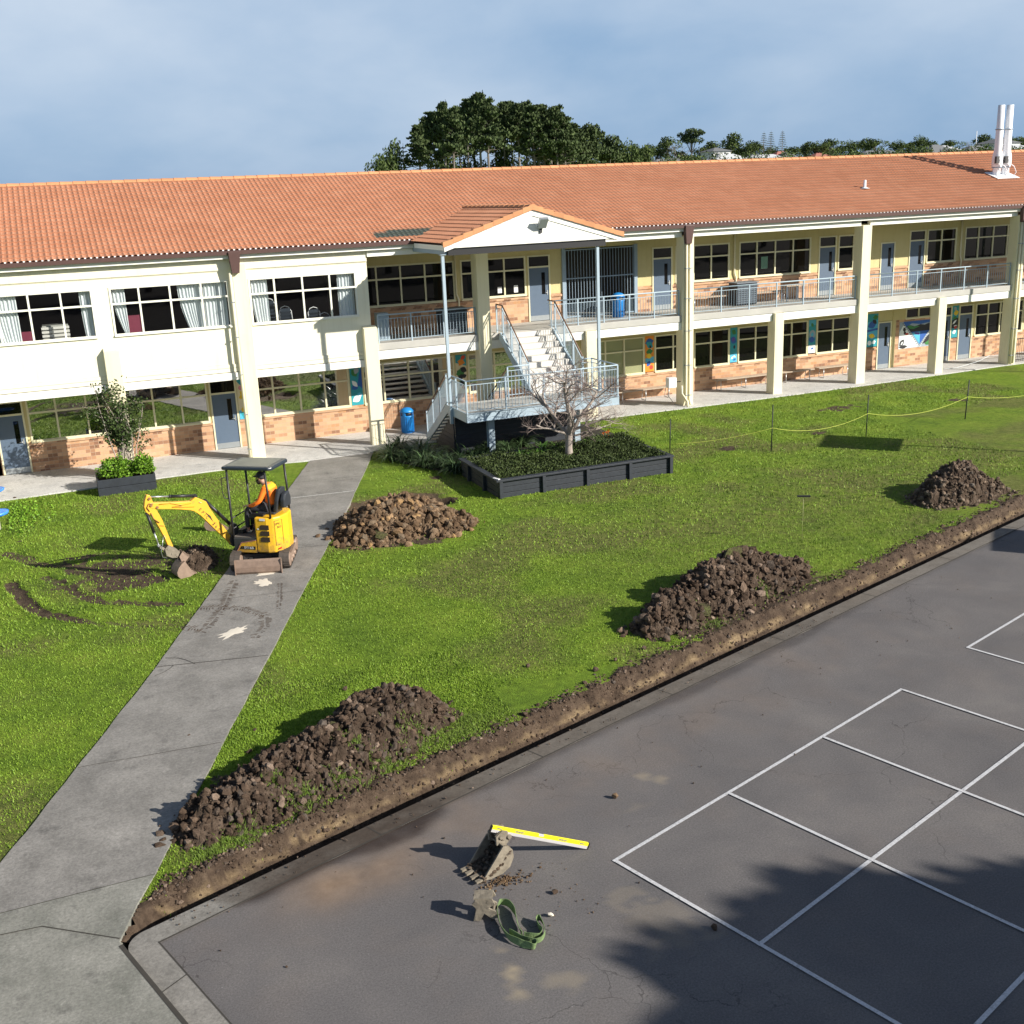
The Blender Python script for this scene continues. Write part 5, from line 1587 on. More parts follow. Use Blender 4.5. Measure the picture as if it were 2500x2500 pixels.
    # top landing link
mb = MB(); mb.box(SX0+0.03, SX1-0.03, LY1+tread*(NR-1), Y0+0.12, 3.30, 3.47); SP('top_step', mb, 'step')
railing((SX0, LY1+0.06, LZ+0.10), (SX0, 35.30, 3.45), 3, stair, h=1.0, hr='handrail', bal=0.10, low=0.08)
railing((SX1, LY1+0.06, LZ+0.10), (SX1, 35.30, 3.45), 3, stair, h=1.0, hr='handrail', bal=0.10, low=0.08)
railing((SX0, 35.30, 3.47), (SX0, RYL, 3.47), 1, stair, h=0.98, hr='handrail', ends=(0, 1))
railing((SX1, 35.30, 3.47), (SX1, RYL, 3.47), 1, stair, h=0.98, hr='handrail', ends=(0, 0))
# landing rails
railing((LX0, LY0, LZ), (LX1, LY0, LZ), 4, stair, h=1.02)
railing((LX0, LY0, LZ), (LX0, LY1, LZ), 2, stair, h=1.02, ends=(0, 1))
railing((LX1, LY0, LZ), (LX1, LY1, LZ), 2, stair, h=1.02, ends=(0, 1))
railing((13.45, LY1, LZ), (SX0, LY1, LZ), 1, stair, h=1.02, ends=(1, 0))
railing((SX1, LY1, LZ), (LX1, LY1, LZ), 1, stair, h=1.02, ends=(0, 0))
# lower flight back down to the walkway, left of the upper one
NR2 = 10; rise2 = (LZ-0.06)/NR2; tread2 = 0.25
for k in range(NR2-1):
    mb = MB(); z = LZ-rise2*(k+1); y = LY1+tread2*k
    mb.box(LX0+0.06, 13.4, y, y+tread2+0.02, z-0.055, z)
    SP('step', mb, 'step')
yb = LY1+tread2*(NR2-1)
for x in (LX0, 13.45):
    mb = MB(); mb.bar((x, LY1, LZ-0.12), (x, yb+0.1, 0.10), 0.05, 0.27); SP('stringer', mb, 'steel')
    railing((x, LY1+0.03, LZ+0.0), (x, yb, 0.12), 3, stair, h=0.98, hr='handrail', bal=0.10, ends=(0, 1))

# dark timber boarding closing the space under the stair
mb = MB()
for k in range(9):
    z = 0.06+k*0.15
    mb.box(LX0+0.15, 15.6, 32.86, 32.90, z, z+0.142)
SP('under_stair_boarding', mb, 'black_timber')
mb = MB()
for k in range(9):
    z = 0.06+k*0.15
    yb_ = LY1+(LZ-0.30-z-0.142)/(LZ-0.1)*2.25
    if yb_ > 32.95: mb.box(LX0+0.10, LX0+0.14, 32.91, yb_, z, z+0.142)
SP('under_stair_boarding', mb, 'black_timber')

# ------------------------------------------------------------------ plants
def leaf_quad(mb, c, size, rnd, asp=0.55, upb=0.0):
    a = rnd.uniform(0, 6.283); e = rnd.uniform(-1.0, 1.0)+upb
    d = Vector((math.cos(a)*math.cos(e), math.sin(a)*math.cos(e), math.sin(e)))
    s_ = d.cross(Vector((rnd.uniform(-1, 1), rnd.uniform(-1, 1), rnd.uniform(-1, 1))))
    if s_.length < 1e-3: s_ = Vector((1, 0, 0))
    s_ = s_.normalized()*size*asp*0.5
    d = d*size
    mb.add([c, c+d*0.5+s_, c+d, c+d*0.5-s_], [(0,1,2,3)])

# hedge box ---------------------------------------------------------------------
hb = thing('timber_planter', 'large black-stained timber planter box on the lawn below the bare tree', 'planter', (13.4, 28.7, 0))
HX0, HX1, HY0, HY1, HZ = 10.66, 16.20, 27.24, 30.25, 0.56
for k in range(3):
    z0, z1 = 0.0+k*0.165, 0.155+k*0.165
    mb = MB(); mb.box(HX0, HX1, HY0, HY0+0.05, z0, z1); mb.build('board', M['black_timber'], parent=hb, bevel=0.006)
    mb = MB(); mb.box(HX0, HX0+0.05, HY0+0.052, HY1, z0, z1); mb.build('board', M['black_timber'], parent=hb, bevel=0.006)
    mb = MB(); mb.box(HX1-0.05, HX1, HY0+0.052, HY1, z0, z1); mb.build('board', M['black_timber'], parent=hb, bevel=0.006)
    mb = MB(); mb.box(HX0+0.052, HX1-0.052, HY1-0.05, HY1, z0, z1); mb.build('board', M['black_timber'], parent=hb, bevel=0.006)
for (x, y) in [(HX0+0.05+0.0, HY0-0.045), (12.02, HY0-0.045), (13.40, HY0-0.045), (14.78, HY0-0.045), (HX1-0.06, HY0-0.045)]:
    mb = MB(); mb.box(x-0.05, x+0.05, y-0.042, y+0.043, 0, 0.50); mb.build('post', M['black_timber'], parent=hb, bevel=0.006)
for y in (28.25, 29.5):
    mb = MB(); mb.box(HX0-0.09, HX0-0.002, y-0.05, y+0.05, 0, 0.50); mb.build('post', M['black_timber'], parent=hb, bevel=0.006)
mb = MB(); mb.box(HX0-0.09, HX1+0.03, HY0-0.09, HY0+0.10, 0.505, HZ); mb.box(HX0-0.09, HX0+0.10, HY0+0.102, HY1+0.02, 0.505, HZ); mb.box(HX1-0.12, HX1+0.03, HY0+0.102, HY1+0.02, 0.505, HZ); mb.box(HX0+0.102, HX1-0.122, HY1-0.10, HY1+0.02, 0.505, HZ)
mb.build('capping', M['black_timber'], parent=hb, bevel=0.008)
mb = MB(); mb.box(HX0+0.06, HX1-0.06, HY0+0.06, HY1-0.06, 0.02, 0.36); mb.build('soil', plain('planter_soil', (0.05, 0.035, 0.025), 0.95, var=0.3, bmp=0.5), parent=hb)
mb = MB(); rnd = random.Random(11)
for _ in range(30000):
    x = rnd.uniform(HX0+0.10, HX1-0.10); y = rnd.uniform(HY0+0.10, HY1+0.05)
    top = 0.58+0.13*fbm(x, y, 1.0, 1.4, 3)+0.10*sstep(28.2, 29.6, y)*sstep(13.5, 15, x)
    z = top-abs(rnd.gauss(0, 0.07))
    leaf_quad(mb, Vector((x, y, max(0.36, z))), rnd.uniform(0.045, 0.085), rnd, 0.5, 0.3)
tag(mb.build('hedge', M['hedge'], origin=(13.4, 28.7, 0.36)), 'low dense dark green hedge filling the large black planter', 'hedge')
# a broom-like white scrap on the corner
mb = MB(); mb.bar((10.60, 27.45, 0.575), (10.68, 27.22, 0.575), 0.07, 0.02); tag(mb.build('paper_scrap', M['sign_white'], origin=(10.6, 27.4, 0.56)), 'white scrap lying on the near left corner of the large black planter', 'scrap')

# bare tree ------------------------------------------------------------------------
def branch_tree(root, base, spec, seed, mat_b, mat_t, lvl_max=4):
    rnd = random.Random(seed)
    trunk = MB(); twigs = MB()
    def grow(p, d, L_, r, lvl):
        n_ = 5 if lvl < 3 else 3
        pts = [p]; rs = [r]
        q = p.copy(); dv_ = d.copy()
        for k in range(n_):
            wob = 0.22 if lvl > 0 else 0.1
            dv_ = (dv_+Vector((rnd.gauss(0, wob), rnd.gauss(0, wob), rnd.gauss(0, wob)+0.02*(lvl < 3)))).normalized()
            q = q+dv_*L_/n_
            pts.append(q.copy()); rs.append(r*(1-0.55*(k+1)/n_))
        (trunk if lvl < 3 else twigs).tube(pts, rs, 7 if lvl < 2 else (5 if lvl < 3 else 3), False)
        if lvl < lvl_max:
            m_ = spec[lvl]
            for k in range(m_):
                t = rnd.uniform(0.30, 1.0)
                i = min(int(t*n_), n_-1)
                s0 = pts[i].lerp(pts[i+1], t*n_-i) if i+1 < len(pts) else pts[-1]
                ang = rnd.uniform(0, 6.283); side_ = Vector((math.cos(ang), math.sin(ang), rnd.uniform(-0.15, 0.55)))
                dn = (dv_*0.55+side_*0.8).normalized()
                grow(s0, dn, L_*rnd.uniform(0.45, 0.75), rs[i]*0.55, lvl+1)
    return grow, trunk, twigs
bt = thing('bare_tree', 'leafless pale-barked spreading tree standing in the large black planter', 'tree', (13.79, 29.25, 0.36))
grow, tr, tw = branch_tree(bt, None, [0, 6, 6, 6, 5], 21, None, None, 4)
b0 = Vector((13.79, 29.25, 0.36))
tr.tube([b0, b0+Vector((0.0, 0, 0.35)), b0+Vector((0.02, 0, 0.72))], [0.14, 0.105, 0.12], 10, False)
k1 = b0+Vector((0.02, 0, 0.68))
for (dx, dy, dz, L_, r, sd) in ((-0.55, 0.15, 0.75, 1.5, 0.085, 0), (0.10, -0.1, 0.95, 1.7, 0.095, 0), (0.75, 0.15, 0.55, 1.6, 0.075, 0), (-0.15, -0.5, 0.6, 1.2, 0.05, 0), (0.45, -0.4, 0.85, 1.4, 0.055, 0), (-0.75, -0.1, 0.35, 1.25, 0.05, 0), (0.85, -0.15, 0.12, 1.3, 0.04, 0)):
    grow(k1, Vector((dx, dy, dz)).normalized(), L_, r, 1)
tr.build('trunk', M['bark_pale'], parent=bt); tw.build('twigs', M['twig'], parent=bt)

# strap-leaved clumps -----------------------------------------------------------------
def strap_clump(seed, n_, L_, wd, mt, nm, lb, cat):
    rnd = random.Random(seed)
    mb = MB()
    for _ in range(n_):
        a = rnd.uniform(0, 6.283); l = L_*rnd.uniform(0.6, 1.1); up0 = rnd.uniform(0.7, 1.35)
        w_ = wd*rnd.uniform(0.7, 1.2)
        s_ = Vector((-math.sin(a), math.cos(a), 0))*w_/2
        p = Vector((rnd.gauss(0, 0.05), rnd.gauss(0, 0.05), 0)); e = up0
        V = []
        seg = 5
        for k in range(seg+1):
            t = k/seg; ww = (1-t**2.2)*1.0+0.02
            V += [p-s_*ww, p+s_*ww]
            p = p+Vector((math.cos(a)*math.cos(e), math.sin(a)*math.cos(e), math.sin(e)))*l/seg
            e -= rnd.uniform(0.22, 0.52)
        mb.add(V, [(2*k, 2*k+1, 2*k+3, 2*k+2) for k in range(seg)], True)
    o = mb.build(nm, M[mt])
    return tag(o, lb, cat)
fx = [strap_clump(31+k, 110, 0.85, 0.040, 'flax', 'strap_leaf_plant', 'x', 'plant') for k in range(3)]
fspots = [(9.7, 33.6), (10.3, 33.0), (10.6, 32.2), (10.3, 31.5), (10.8, 31.7), (11.35, 30.95), (11.7, 31.3), (12.1, 31.8), (9.55, 33.9), (12.4, 32.6), (13.0, 32.4), (13.7, 32.7), (10.0, 33.3), (10.35, 32.5), (10.0, 31.8), (10.55, 31.2), (11.1, 31.5), (11.0, 30.8), (11.45, 30.9), (9.75, 32.6), (10.45, 33.6), (11.6, 31.8), (12.0, 31.2), (12.3, 31.9), (12.6, 31.1), (9.35, 33.2), (9.95, 34.2), (10.6, 30.5)]
rnd = random.Random(9)
ordn = ['first', 'second', 'third', 'fourth', 'fifth', 'sixth', 'seventh', 'eighth', 'ninth', 'tenth', 'eleventh', 'twelfth', 'thirteenth', 'fourteenth', 'fifteenth', 'sixteenth', 'seventeenth', 'eighteenth', 'nineteenth', 'twentieth', 'twenty-first', 'twenty-second', 'twenty-third', 'twenty-fourth', 'twenty-fifth', 'twenty-sixth', 'twenty-seventh', 'twenty-eighth', 'twenty-ninth', 'thirtieth', 'thirty-first', 'thirty-second', 'thirty-third', 'thirty-fourth', 'thirty-fifth']
for i, (x, y) in enumerate(sorted(fspots, key=lambda q: q[0])):
    src = fx[i % 3]
    o = src if i < 3 else src.copy()
    if i >= 3: COL.objects.link(o)
    o.location = (x, y, 0.02); o.rotation_euler = (0, 0, rnd.uniform(0, 6.28)); s_ = rnd.uniform(0.85, 1.15); o.scale = (s_, s_, s_*(1.15 if x < 10.4 else 1))
    o['label'] = 'dark strap-leaved plant, %s from the left in the bed under the stair' % ordn[i]
    o['group'] = 'strap-leaved plants beside and under the outside stair'
cx_ = [strap_clump(51+k, 30, 0.50, 0.055, 'clivia', 'broad_leaf_plant', 'x', 'plant') for k in range(2)]
cs = [(12.9, 30.7), (13.3, 31.0), (13.75, 30.75), (14.3, 30.9), (12.5, 30.45), (14.75, 30.6), (15.75, 30.9), (16.0, 31.5), (15.6, 30.5), (15.95, 30.55), (13.0, 30.42)]
for i, (x, y) in enumerate(sorted(cs, key=lambda q: q[0])):
    src = cx_[i % 2]
    o = src if i < 2 else src.copy()
    if i >= 2: COL.objects.link(o)
    o.location = (x, min(30.15, y-0.7) if 12.3 < x < 15.2 else max(30.35, y-0.2), 0.36 if 12.3 < x < 15.2 else 0.06); o.rotation_euler = (0, 0, rnd.uniform(0, 6.28)); s_ = rnd.uniform(1.1, 1.5); o.scale = (s_*0.85, s_*0.85, s_)
    o['label'] = 'bright broad-leaved plant behind the hedge under the landing, %s from the left' % ordn[i]
    o['group'] = 'broad-leaved plants behind the hedge'
mb = MB(); rnd = random.Random(77)
for (x, y, z) in ((15.85, 30.75, 0.62), (15.95, 30.8, 0.66), (15.78, 30.82, 0.60)):
    for _ in range(14): leaf_quad(mb, Vector((x, y, z)), 0.06, rnd, 0.5)
    mb.tube([(x, y, 0.05), (x, y, z)], 0.008, 4)
tag(mb.build('orange_flower', M['orange_flower'], origin=(15.9, 30.8, 0)), 'small orange flower heads at the right end of the bed under the landing', 'flowers')
# bark mulch under the stair
mb = MB(); mb.add([(9.5, 32.6, 0.052), (10.1, 31.2, 0.052), (10.7, 30.45, 0.052), (16.9, 30.45, 0.052), (17.2, 33.0, 0.052), (17.0, 34.9, 0.052), (9.5, 34.45, 0.052)], [(0,1,2,3,4,5,6)])
struct('garden_bed', mb, plain('dark_mulch', (0.022, 0.017, 0.012), 0.95, var=0.6, scale=12, bmp=0.8))

# left planter with bushes and the climber on the column ---------------------------------
lp = thing('timber_planter', 'small black-stained timber planter against the walkway holding two leafy bushes', 'planter', (1.3, 34.1, 0))
PXa, PXb, PYa, PYb = 0.42, 2.08, 33.60, 34.55
for (x0, x1, y0, y1) in ((PXa, PXb, PYa, PYa+0.05), (PXa, PXb, PYb-0.05, PYb), (PXa, PXa+0.05, PYa+0.052, PYb-0.052), (PXb-0.05, PXb, PYa+0.052, PYb-0.052)):
    for k in range(2): MB().box(x0, x1, y0, y1, 0.01+0.25*k, 0.25+0.25*k).build('board', M['black_timber'], parent=lp, bevel=0.008)
MB().box(PXa+0.05, PXb-0.05, PYa+0.05, PYb-0.05, 0.02, 0.40).build('soil', plain('potting_soil', (0.06, 0.045, 0.03), 0.95, bmp=0.5), parent=lp)
for (cx0, cy0, rx, ry, rz, n_, sd, lb) in ((0.98, 34.1, 0.46, 0.40, 0.36, 3400, 1, 'round bright green bush filling the left half of the small planter'), (1.76, 34.1, 0.36, 0.36, 0.34, 2400, 2, 'yellow-green leafy bush spilling over the right end of the small planter')):
    b_ = thing('bush', lb, 'bush', (cx0, cy0, 0.40), 'bushes in the small black planter')
    rnd = random.Random(sd); mb = MB()
    for _ in range(n_):
        d = Vector((rnd.gauss(0, 1), rnd.gauss(0, 1), rnd.gauss(0, 1))).normalized()
        if d.z < -0.4: d.z = -0.4
        k = 0.62+0.42*rnd.random()+0.42*noise.noise(d*2.6+Vector((sd, 0, 0)))
        leaf_quad(mb, Vector((cx0+d.x*rx*k, cy0+d.y*ry*k, 0.66+d.z*rz*k)), rnd.uniform(0.04, 0.075), rnd, 0.9, 0.2)
    mb.build('foliage', M['geranium'], parent=b_)
    st = MB()
    for _ in range(7): st.tube([(cx0, cy0, 0.38), (cx0+rnd.uniform(-.2, .2), cy0+rnd.uniform(-.2, .2), 0.75)], 0.01, 4)
    st.build('stem', M['bark'], parent=b_)
cb_ = thing('climbing_plant', 'tall straggly climber growing up the column behind the small planter', 'climbing plant', (1.42, 35.1, 0.05))
rnd = random.Random(8); st = MB(); lf = MB()
tips = []
for k in range(15):
    x, y = 1.42+rnd.uniform(-0.22, 0.25), 35.30+rnd.uniform(-0.2, 0.2)
    p = Vector((x, y, 0.05)); d = Vector((rnd.gauss(0, 0.06), rnd.gauss(-0.03, 0.04), 1)).normalized(); pts = [p.copy()]
    hgt = rnd.uniform(1.7, 3.2)
    for s_ in range(9):
        d = (d+Vector((rnd.gauss(0, 0.13), rnd.gauss(0, 0.09), 0.18))).normalized(); p = p+d*hgt/9; pts.append(p.copy())
        if p.z > 1.15: tips.append((p.copy(), 1.0))
        if p.z > 1.1 and rnd.random() < 0.75:
            e = (d*0.35+Vector((rnd.gauss(0, 1.1), rnd.gauss(-0.12, 0.35), rnd.gauss(0.15, 0.3)))).normalized()
            q0 = p.copy(); bp = [q0.copy()]
            for _ in range(4):
                e = (e+Vector((rnd.gauss(0, .2), rnd.gauss(0, .2), rnd.gauss(0, .15)))).normalized(); q0 = q0+e*rnd.uniform(0.07, 0.14)*(1.0 if p.z < 2.6 else 0.8); bp.append(q0.copy()); tips.append((q0.copy(), 1.0))
            st.tube(bp, 0.006, 4, False)
    st.tube(pts, [0.024*(1-0.07*j) for j in range(len(pts))], 6, False)
for p, w_ in tips:
    for _ in range(15):
        leaf_quad(lf, p+Vector((rnd.gauss(0, .11), rnd.gauss(0, .09), rnd.gauss(0, .10))), rnd.uniform(0.05, 0.095), rnd, 0.8)
st.build('stem', M['bark_pale'], parent=cb_); lf.build('foliage', M['rose'], parent=cb_)

# ------------------------------------------------------------------ spoil heaps
def soil_mat(name, a, b_, c, clay, isl_on=True):
    mt, t, b = new_mat(name)
    g = t.nodes.new('ShaderNodeNewGeometry')
    base = ramp(t, noise_node(t, 3.2, 9, 0.75, dist=0.5), [(0.28, a), (0.5, b_), (0.74, c)])
    isl = ramp(t, g.outputs['Random Per Island'], [(0, (0.6, 0.57, 0.55)), (0.55, (1.05, 1.0, 0.96)), (0.75, (1.0, 1.12, 1.25)), (0.9, (1.5, 1.42, 1.35)), (0.972, clay), (1.0, clay)])
    col = mix(t, 1.0, base, isl, 'MULTIPLY') if isl_on else base
    t.links.new(col, b.inputs['Base Color'])
    b.inputs['Roughness'].default_value = 0.95; b.inputs['Specular IOR Level'].default_value = 0.15
    bump(t, b, noise_node(t, 22, 9, 0.8), 1.0, 0.05)
    return mt
M['topsoil'] = soil_mat('topsoil_clods', (0.045, 0.030, 0.022), (0.115, 0.082, 0.060), (0.20, 0.150, 0.115), (2.6, 2.7, 2.8))
M['claysoil'] = soil_mat('clay_clods', (0.075, 0.048, 0.029), (0.185, 0.125, 0.078), (0.32, 0.23, 0.145), (2.0, 1.85, 1.4))
M['dullsoil'] = soil_mat('dull_clods', (0.075, 0.055, 0.038), (0.155, 0.118, 0.088), (0.25, 0.195, 0.15), (1.6, 1.6, 1.6))
M['soil_base'] = soil_mat('heap_soil', (0.026, 0.018, 0.013), (0.085, 0.060, 0.043), (0.19, 0.142, 0.108), (1, 1, 1), False)
M['clay_base'] = soil_mat('heap_clay', (0.055, 0.036, 0.023), (0.165, 0.112, 0.070), (0.27, 0.19, 0.12), (1, 1, 1), False)
M['turf'] = new_mat('upturned_turf')[0]
_t = M['turf'].node_tree; _b = _t.nodes['Principled BSDF']
_t.links.new(ramp(_t, noise_node(_t, 9, 9, 0.8), [(0.34, (0.045, 0.034, 0.02)), (0.5, (0.085, 0.075, 0.03)), (0.66, (0.10, 0.125, 0.025))]), _b.inputs['Base Color']); _b.inputs['Roughness'].default_value = 0.95
bump(_t, _b, noise_node(_t, 18, 9, 0.8), 1.0, 0.06)
_s5 = None
def clod(mb, c, r, rnd, smooth=False):
    """irregular angular lump"""
    t = (1+5**0.5)/2
    V = [(-1,t,0),(1,t,0),(-1,-t,0),(1,-t,0),(0,-1,t),(0,1,t),(0,-1,-t),(0,1,-t),(t,0,-1),(t,0,1),(-t,0,-1),(-t,0,1)]
    F = [(0,11,5),(0,5,1),(0,1,7),(0,7,10),(0,10,11),(1,5,9),(5,11,4),(11,10,2),(10,7,6),(7,1,8),(3,9,4),(3,4,2),(3,2,6),(3,6,8),(3,8,9),(4,9,5),(2,4,11),(6,2,10),(8,6,7),(9,8,1)]
    sx, sy, sz = rnd.uniform(.7, 1.2), rnd.uniform(.7, 1.2), rnd.uniform(.5, .95)
    q = Matrix.Rotation(rnd.uniform(0, 6.28), 3, 'Z') @ Matrix.Rotation(rnd.uniform(0, 6.28), 3, 'X')
    VV = []
    for v in V:
        v = Vector(v).normalized()*r*rnd.uniform(0.68, 1.22)
        v = q @ Vector((v.x*sx, v.y*sy, v.z*sz))
        VV.append(c+v)
    mb.add(VV, F, smooth)
def heap(name, label, hf, x0, x1, y0, y1, mat, n_clods, seed, rmin=0.012, rmax=0.065, step=0.032, group='spoil heaps of dug soil', turf=(), skirt=0.5, base='soil_base'):
    rnd = random.Random(seed)
    mb = MB()
    nx, ny = int((x1-x0)/step)+1, int((y1-y0)/step)+1
    H = {}
    V = []
    for j in range(ny):
        for i in range(nx):
            x, y = x0+i*step, y0+j*step
            h0 = hf(x, y)
            h = h0
            if h0 > 0.01:
                n = noise.fractal(Vector((x*3.2, y*3.2, seed)), 0.9, 2.1, 4)
                c_ = noise.voronoi(Vector((x*5.5, y*5.5, seed)))[0][0]
                c2_ = noise.voronoi(Vector((x*13, y*13, seed)))[0][0]
                h = h0+min(1, h0*5)*(0.13*n+0.17*(0.45-c_)+0.07*(0.4-c2_))
            H[(i, j)] = h
            V.append((x+0.015*rnd.uniform(-1, 1), y+0.015*rnd.uniform(-1, 1), h if h0 > 0.004 else -0.06))
    F = []
    for j in range(ny-1):
        for i in range(nx-1):
            if max(H[(i, j)], H[(i+1, j)], H[(i, j+1)], H[(i+1, j+1)]) > 0.012:
                a = j*nx+i; F.append((a, a+1, a+nx+1, a+nx))
    mb.cur = 2; mb.add(V, F, False); mb.cur = 0
    placed = 0; tries = 0
    while placed < n_clods and tries < n_clods*12:
        tries += 1
        x, y = rnd.uniform(x0-skirt*0.5, x1+skirt*0.5), rnd.uniform(y0-skirt*0.5, y1+skirt*0.5)
        h = hf(x, y)
        if h <= 0.004:
            hn = max(hf(x+0.22, y), hf(x-0.22, y), hf(x, y+0.22), hf(x, y-0.22))
            if hn < 0.01 or rnd.random() > 0.25: continue
            h = 0.02
        u, v = kuv(x, y)
        if v > -0.55: continue
        r = rmin*0.75+(rmax*1.3-rmin)*rnd.random()**5.5
        i, j = int(round((x-x0)/step)), int(round((y-y0)/step))
        hz = max(h, H.get((i, j), h))
        clod(mb, Vector((x, y, hz+r*0.25)), r, rnd)
        placed += 1
    if isinstance(turf, (list, tuple)) and turf:
        mb.cur = 1
        for (tx, ty, tr_, hh_, tilt) in turf:
            q = Matrix.Rotation(tilt, 3, 'X')
            nn_ = 12
            ring = [Vector((tr_*(0.62+0.55*rnd.random())*math.cos(2*math.pi*k/nn_), tr_*(0.85+0.25*rnd.random())*math.sin(2*math.pi*k/nn_), 0)) for k in range(nn_)]
            cpos = Vector((tx, ty, hh_))
            a = [cpos+q @ (p+Vector((0, 0, 0.05+0.02*rnd.random()))) for p in ring]; b = [cpos+q @ (p*0.9+Vector((0, 0, -0.08))) for p in ring]
            mid_ = cpos+q @ Vector((0, 0, 0.08))
            mb.add(a+b+[mid_], [(k, (k+1) % nn_, 2*nn_) for k in range(nn_)]+[(nn_+k, nn_+(k+1) % nn_, (k+1) % nn_, k) for k in range(nn_)])
            for _ in range(260):
                rr_ = tr_*math.sqrt(rnd.random())*0.95; aa = rnd.uniform(0, 6.28)
                p = cpos+q @ Vector((rr_*math.cos(aa), rr_*math.sin(aa), 0.055))
                dv_ = q @ Vector((rnd.gauss(0, .5), rnd.gauss(0, .5), 1)).normalized()*rnd.uniform(0.02, 0.05)
                sdv = Vector((rnd.uniform(-1, 1), rnd.uniform(-1, 1), 0)).normalized()*0.006
                mb.add([p-sdv, p+sdv, p+dv_], [(0, 1, 2)])
    o = mb.build(name, [mat, M['turf'], M[base]], origin=((x0+x1)/2, (y0+y1)/2, 0))
    return tag(o, label, 'soil heap', group)
def gauss_sum(parts, base=-0.03):
    def f(x, y):
        h = base
        for (cx, cy, rx, ry, hh, an) in parts:
            dx, dy = x-cx, y-cy
            a, b = dx*math.cos(an)+dy*math.sin(an), -dx*math.sin(an)+dy*math.cos(an)
            d = math.hypot(a/rx, b/ry)
            if d < 1.25:
                k = max(0, 1-d)
                h = max(h, hh*(k**0.85 if k > 0 else 0)+base*0) if k > 0 else h
        return h
    return f
def smooth_max(parts):
    def f(x, y):
        s_ = 0
        for (cx, cy, rx, ry, hh, an) in parts:
            dx, dy = x-cx, y-cy
            a, b = dx*math.cos(an)+dy*math.sin(an), -dx*math.sin(an)+dy*math.cos(an)
            d = math.hypot(a/rx, b/ry)
            wob = 0.16*nz(x, y, cx, 1.9)+0.06*nz(x, y, cy, 5.0)
            k = max(0, 1-d-wob)
            s_ += (hh*(1-(1-k)**2.0)*0.86)**3
        return s_**(1/3)
    return f
f3 = smooth_max([(3.85, 15.40, 1.15, 0.90, 0.80, 0.35), (3.15, 15.0, 1.1, 0.80, 0.66, 0.4), (2.35, 14.6, 1.0, 0.75, 0.60, 0.4), (1.6, 14.22, 0.95, 0.70, 0.55, 0.45), (0.95, 13.9, 0.55, 0.5, 0.42, 0.5), (4.5, 15.6, 0.6, 0.6, 0.42, 0.3), (2.4, 14.1, 1.6, 0.40, 0.24, 0.3)])
heap('soil_heap', 'longest dark soil heap, running beside the trench nearest the picture bottom', f3, 0.3, 5.9, 13.1, 16.5, M['topsoil'], 5600, 3, turf=[(2.95, 14.80, 0.17, 0.50, 0.7)])
f4 = smooth_max([(12.35, 18.10, 1.0, 0.80, 1.02, 0.2), (11.5, 17.75, 0.95, 0.8, 0.92, 0.3), (10.4, 17.35, 0.75, 0.62, 0.70, 0.3), (9.8, 17.08, 0.55, 0.45, 0.46, 0.2), (13.2, 18.25, 0.85, 0.55, 0.60, 0.3), (13.95, 18.45, 0.6, 0.36, 0.34, 0.3)])
heap('soil_heap', 'lumpy dark soil heap with an upturned turf slab, middle of the trench side', f4, 8.9, 15.0, 16.2, 19.4, M['topsoil'], 3600, 4, rmax=0.08, turf=[(12.2, 17.95, 0.33, 0.72, 1.2), (10.85, 17.02, 0.16, 0.20, 0.6)])
f5 = smooth_max([(21.45, 21.35, 1.05, 0.9, 1.0, 0.1), (20.75, 21.10, 0.95, 0.8, 0.72, 0.1), (22.15, 21.1, 0.7, 0.5, 0.42, 0.0)])
heap('soil_heap', 'grey-brown soil heap furthest right near the trench', f5, 19.3, 23.5, 20.1, 22.9, M['dullsoil'], 2200, 5, rmax=0.065, turf=[(21.45, 20.95, 0.18, 0.42, 0.7)])
f2 = smooth_max([(7.35, 26.15, 1.55, 1.45, 0.84, 0), (6.5, 25.7, 0.95, 0.9, 0.46, 0), (8.3, 25.6, 0.95, 0.9, 0.44, 0)])
heap('soil_heap', 'orange-brown clay heap between the path and the dug pit', f2, 5.3, 9.7, 24.2, 28.1, M['claysoil'], 4600, 6, base='clay_base', rmin=0.012, rmax=0.105, turf=[(6.6, 25.0, 0.16, 0.22, 0.6)])
f1 = smooth_max([(2.22, 25.55, 0.52, 0.62, 0.42, 0.2), (2.35, 26.1, 0.45, 0.6, 0.34, 0)])
heap('soil_heap', 'small earthy soil heap beside the digger bucket', f1, 1.6, 2.95, 24.8, 27.0, M['dullsoil'], 420, 7, rmax=0.05)
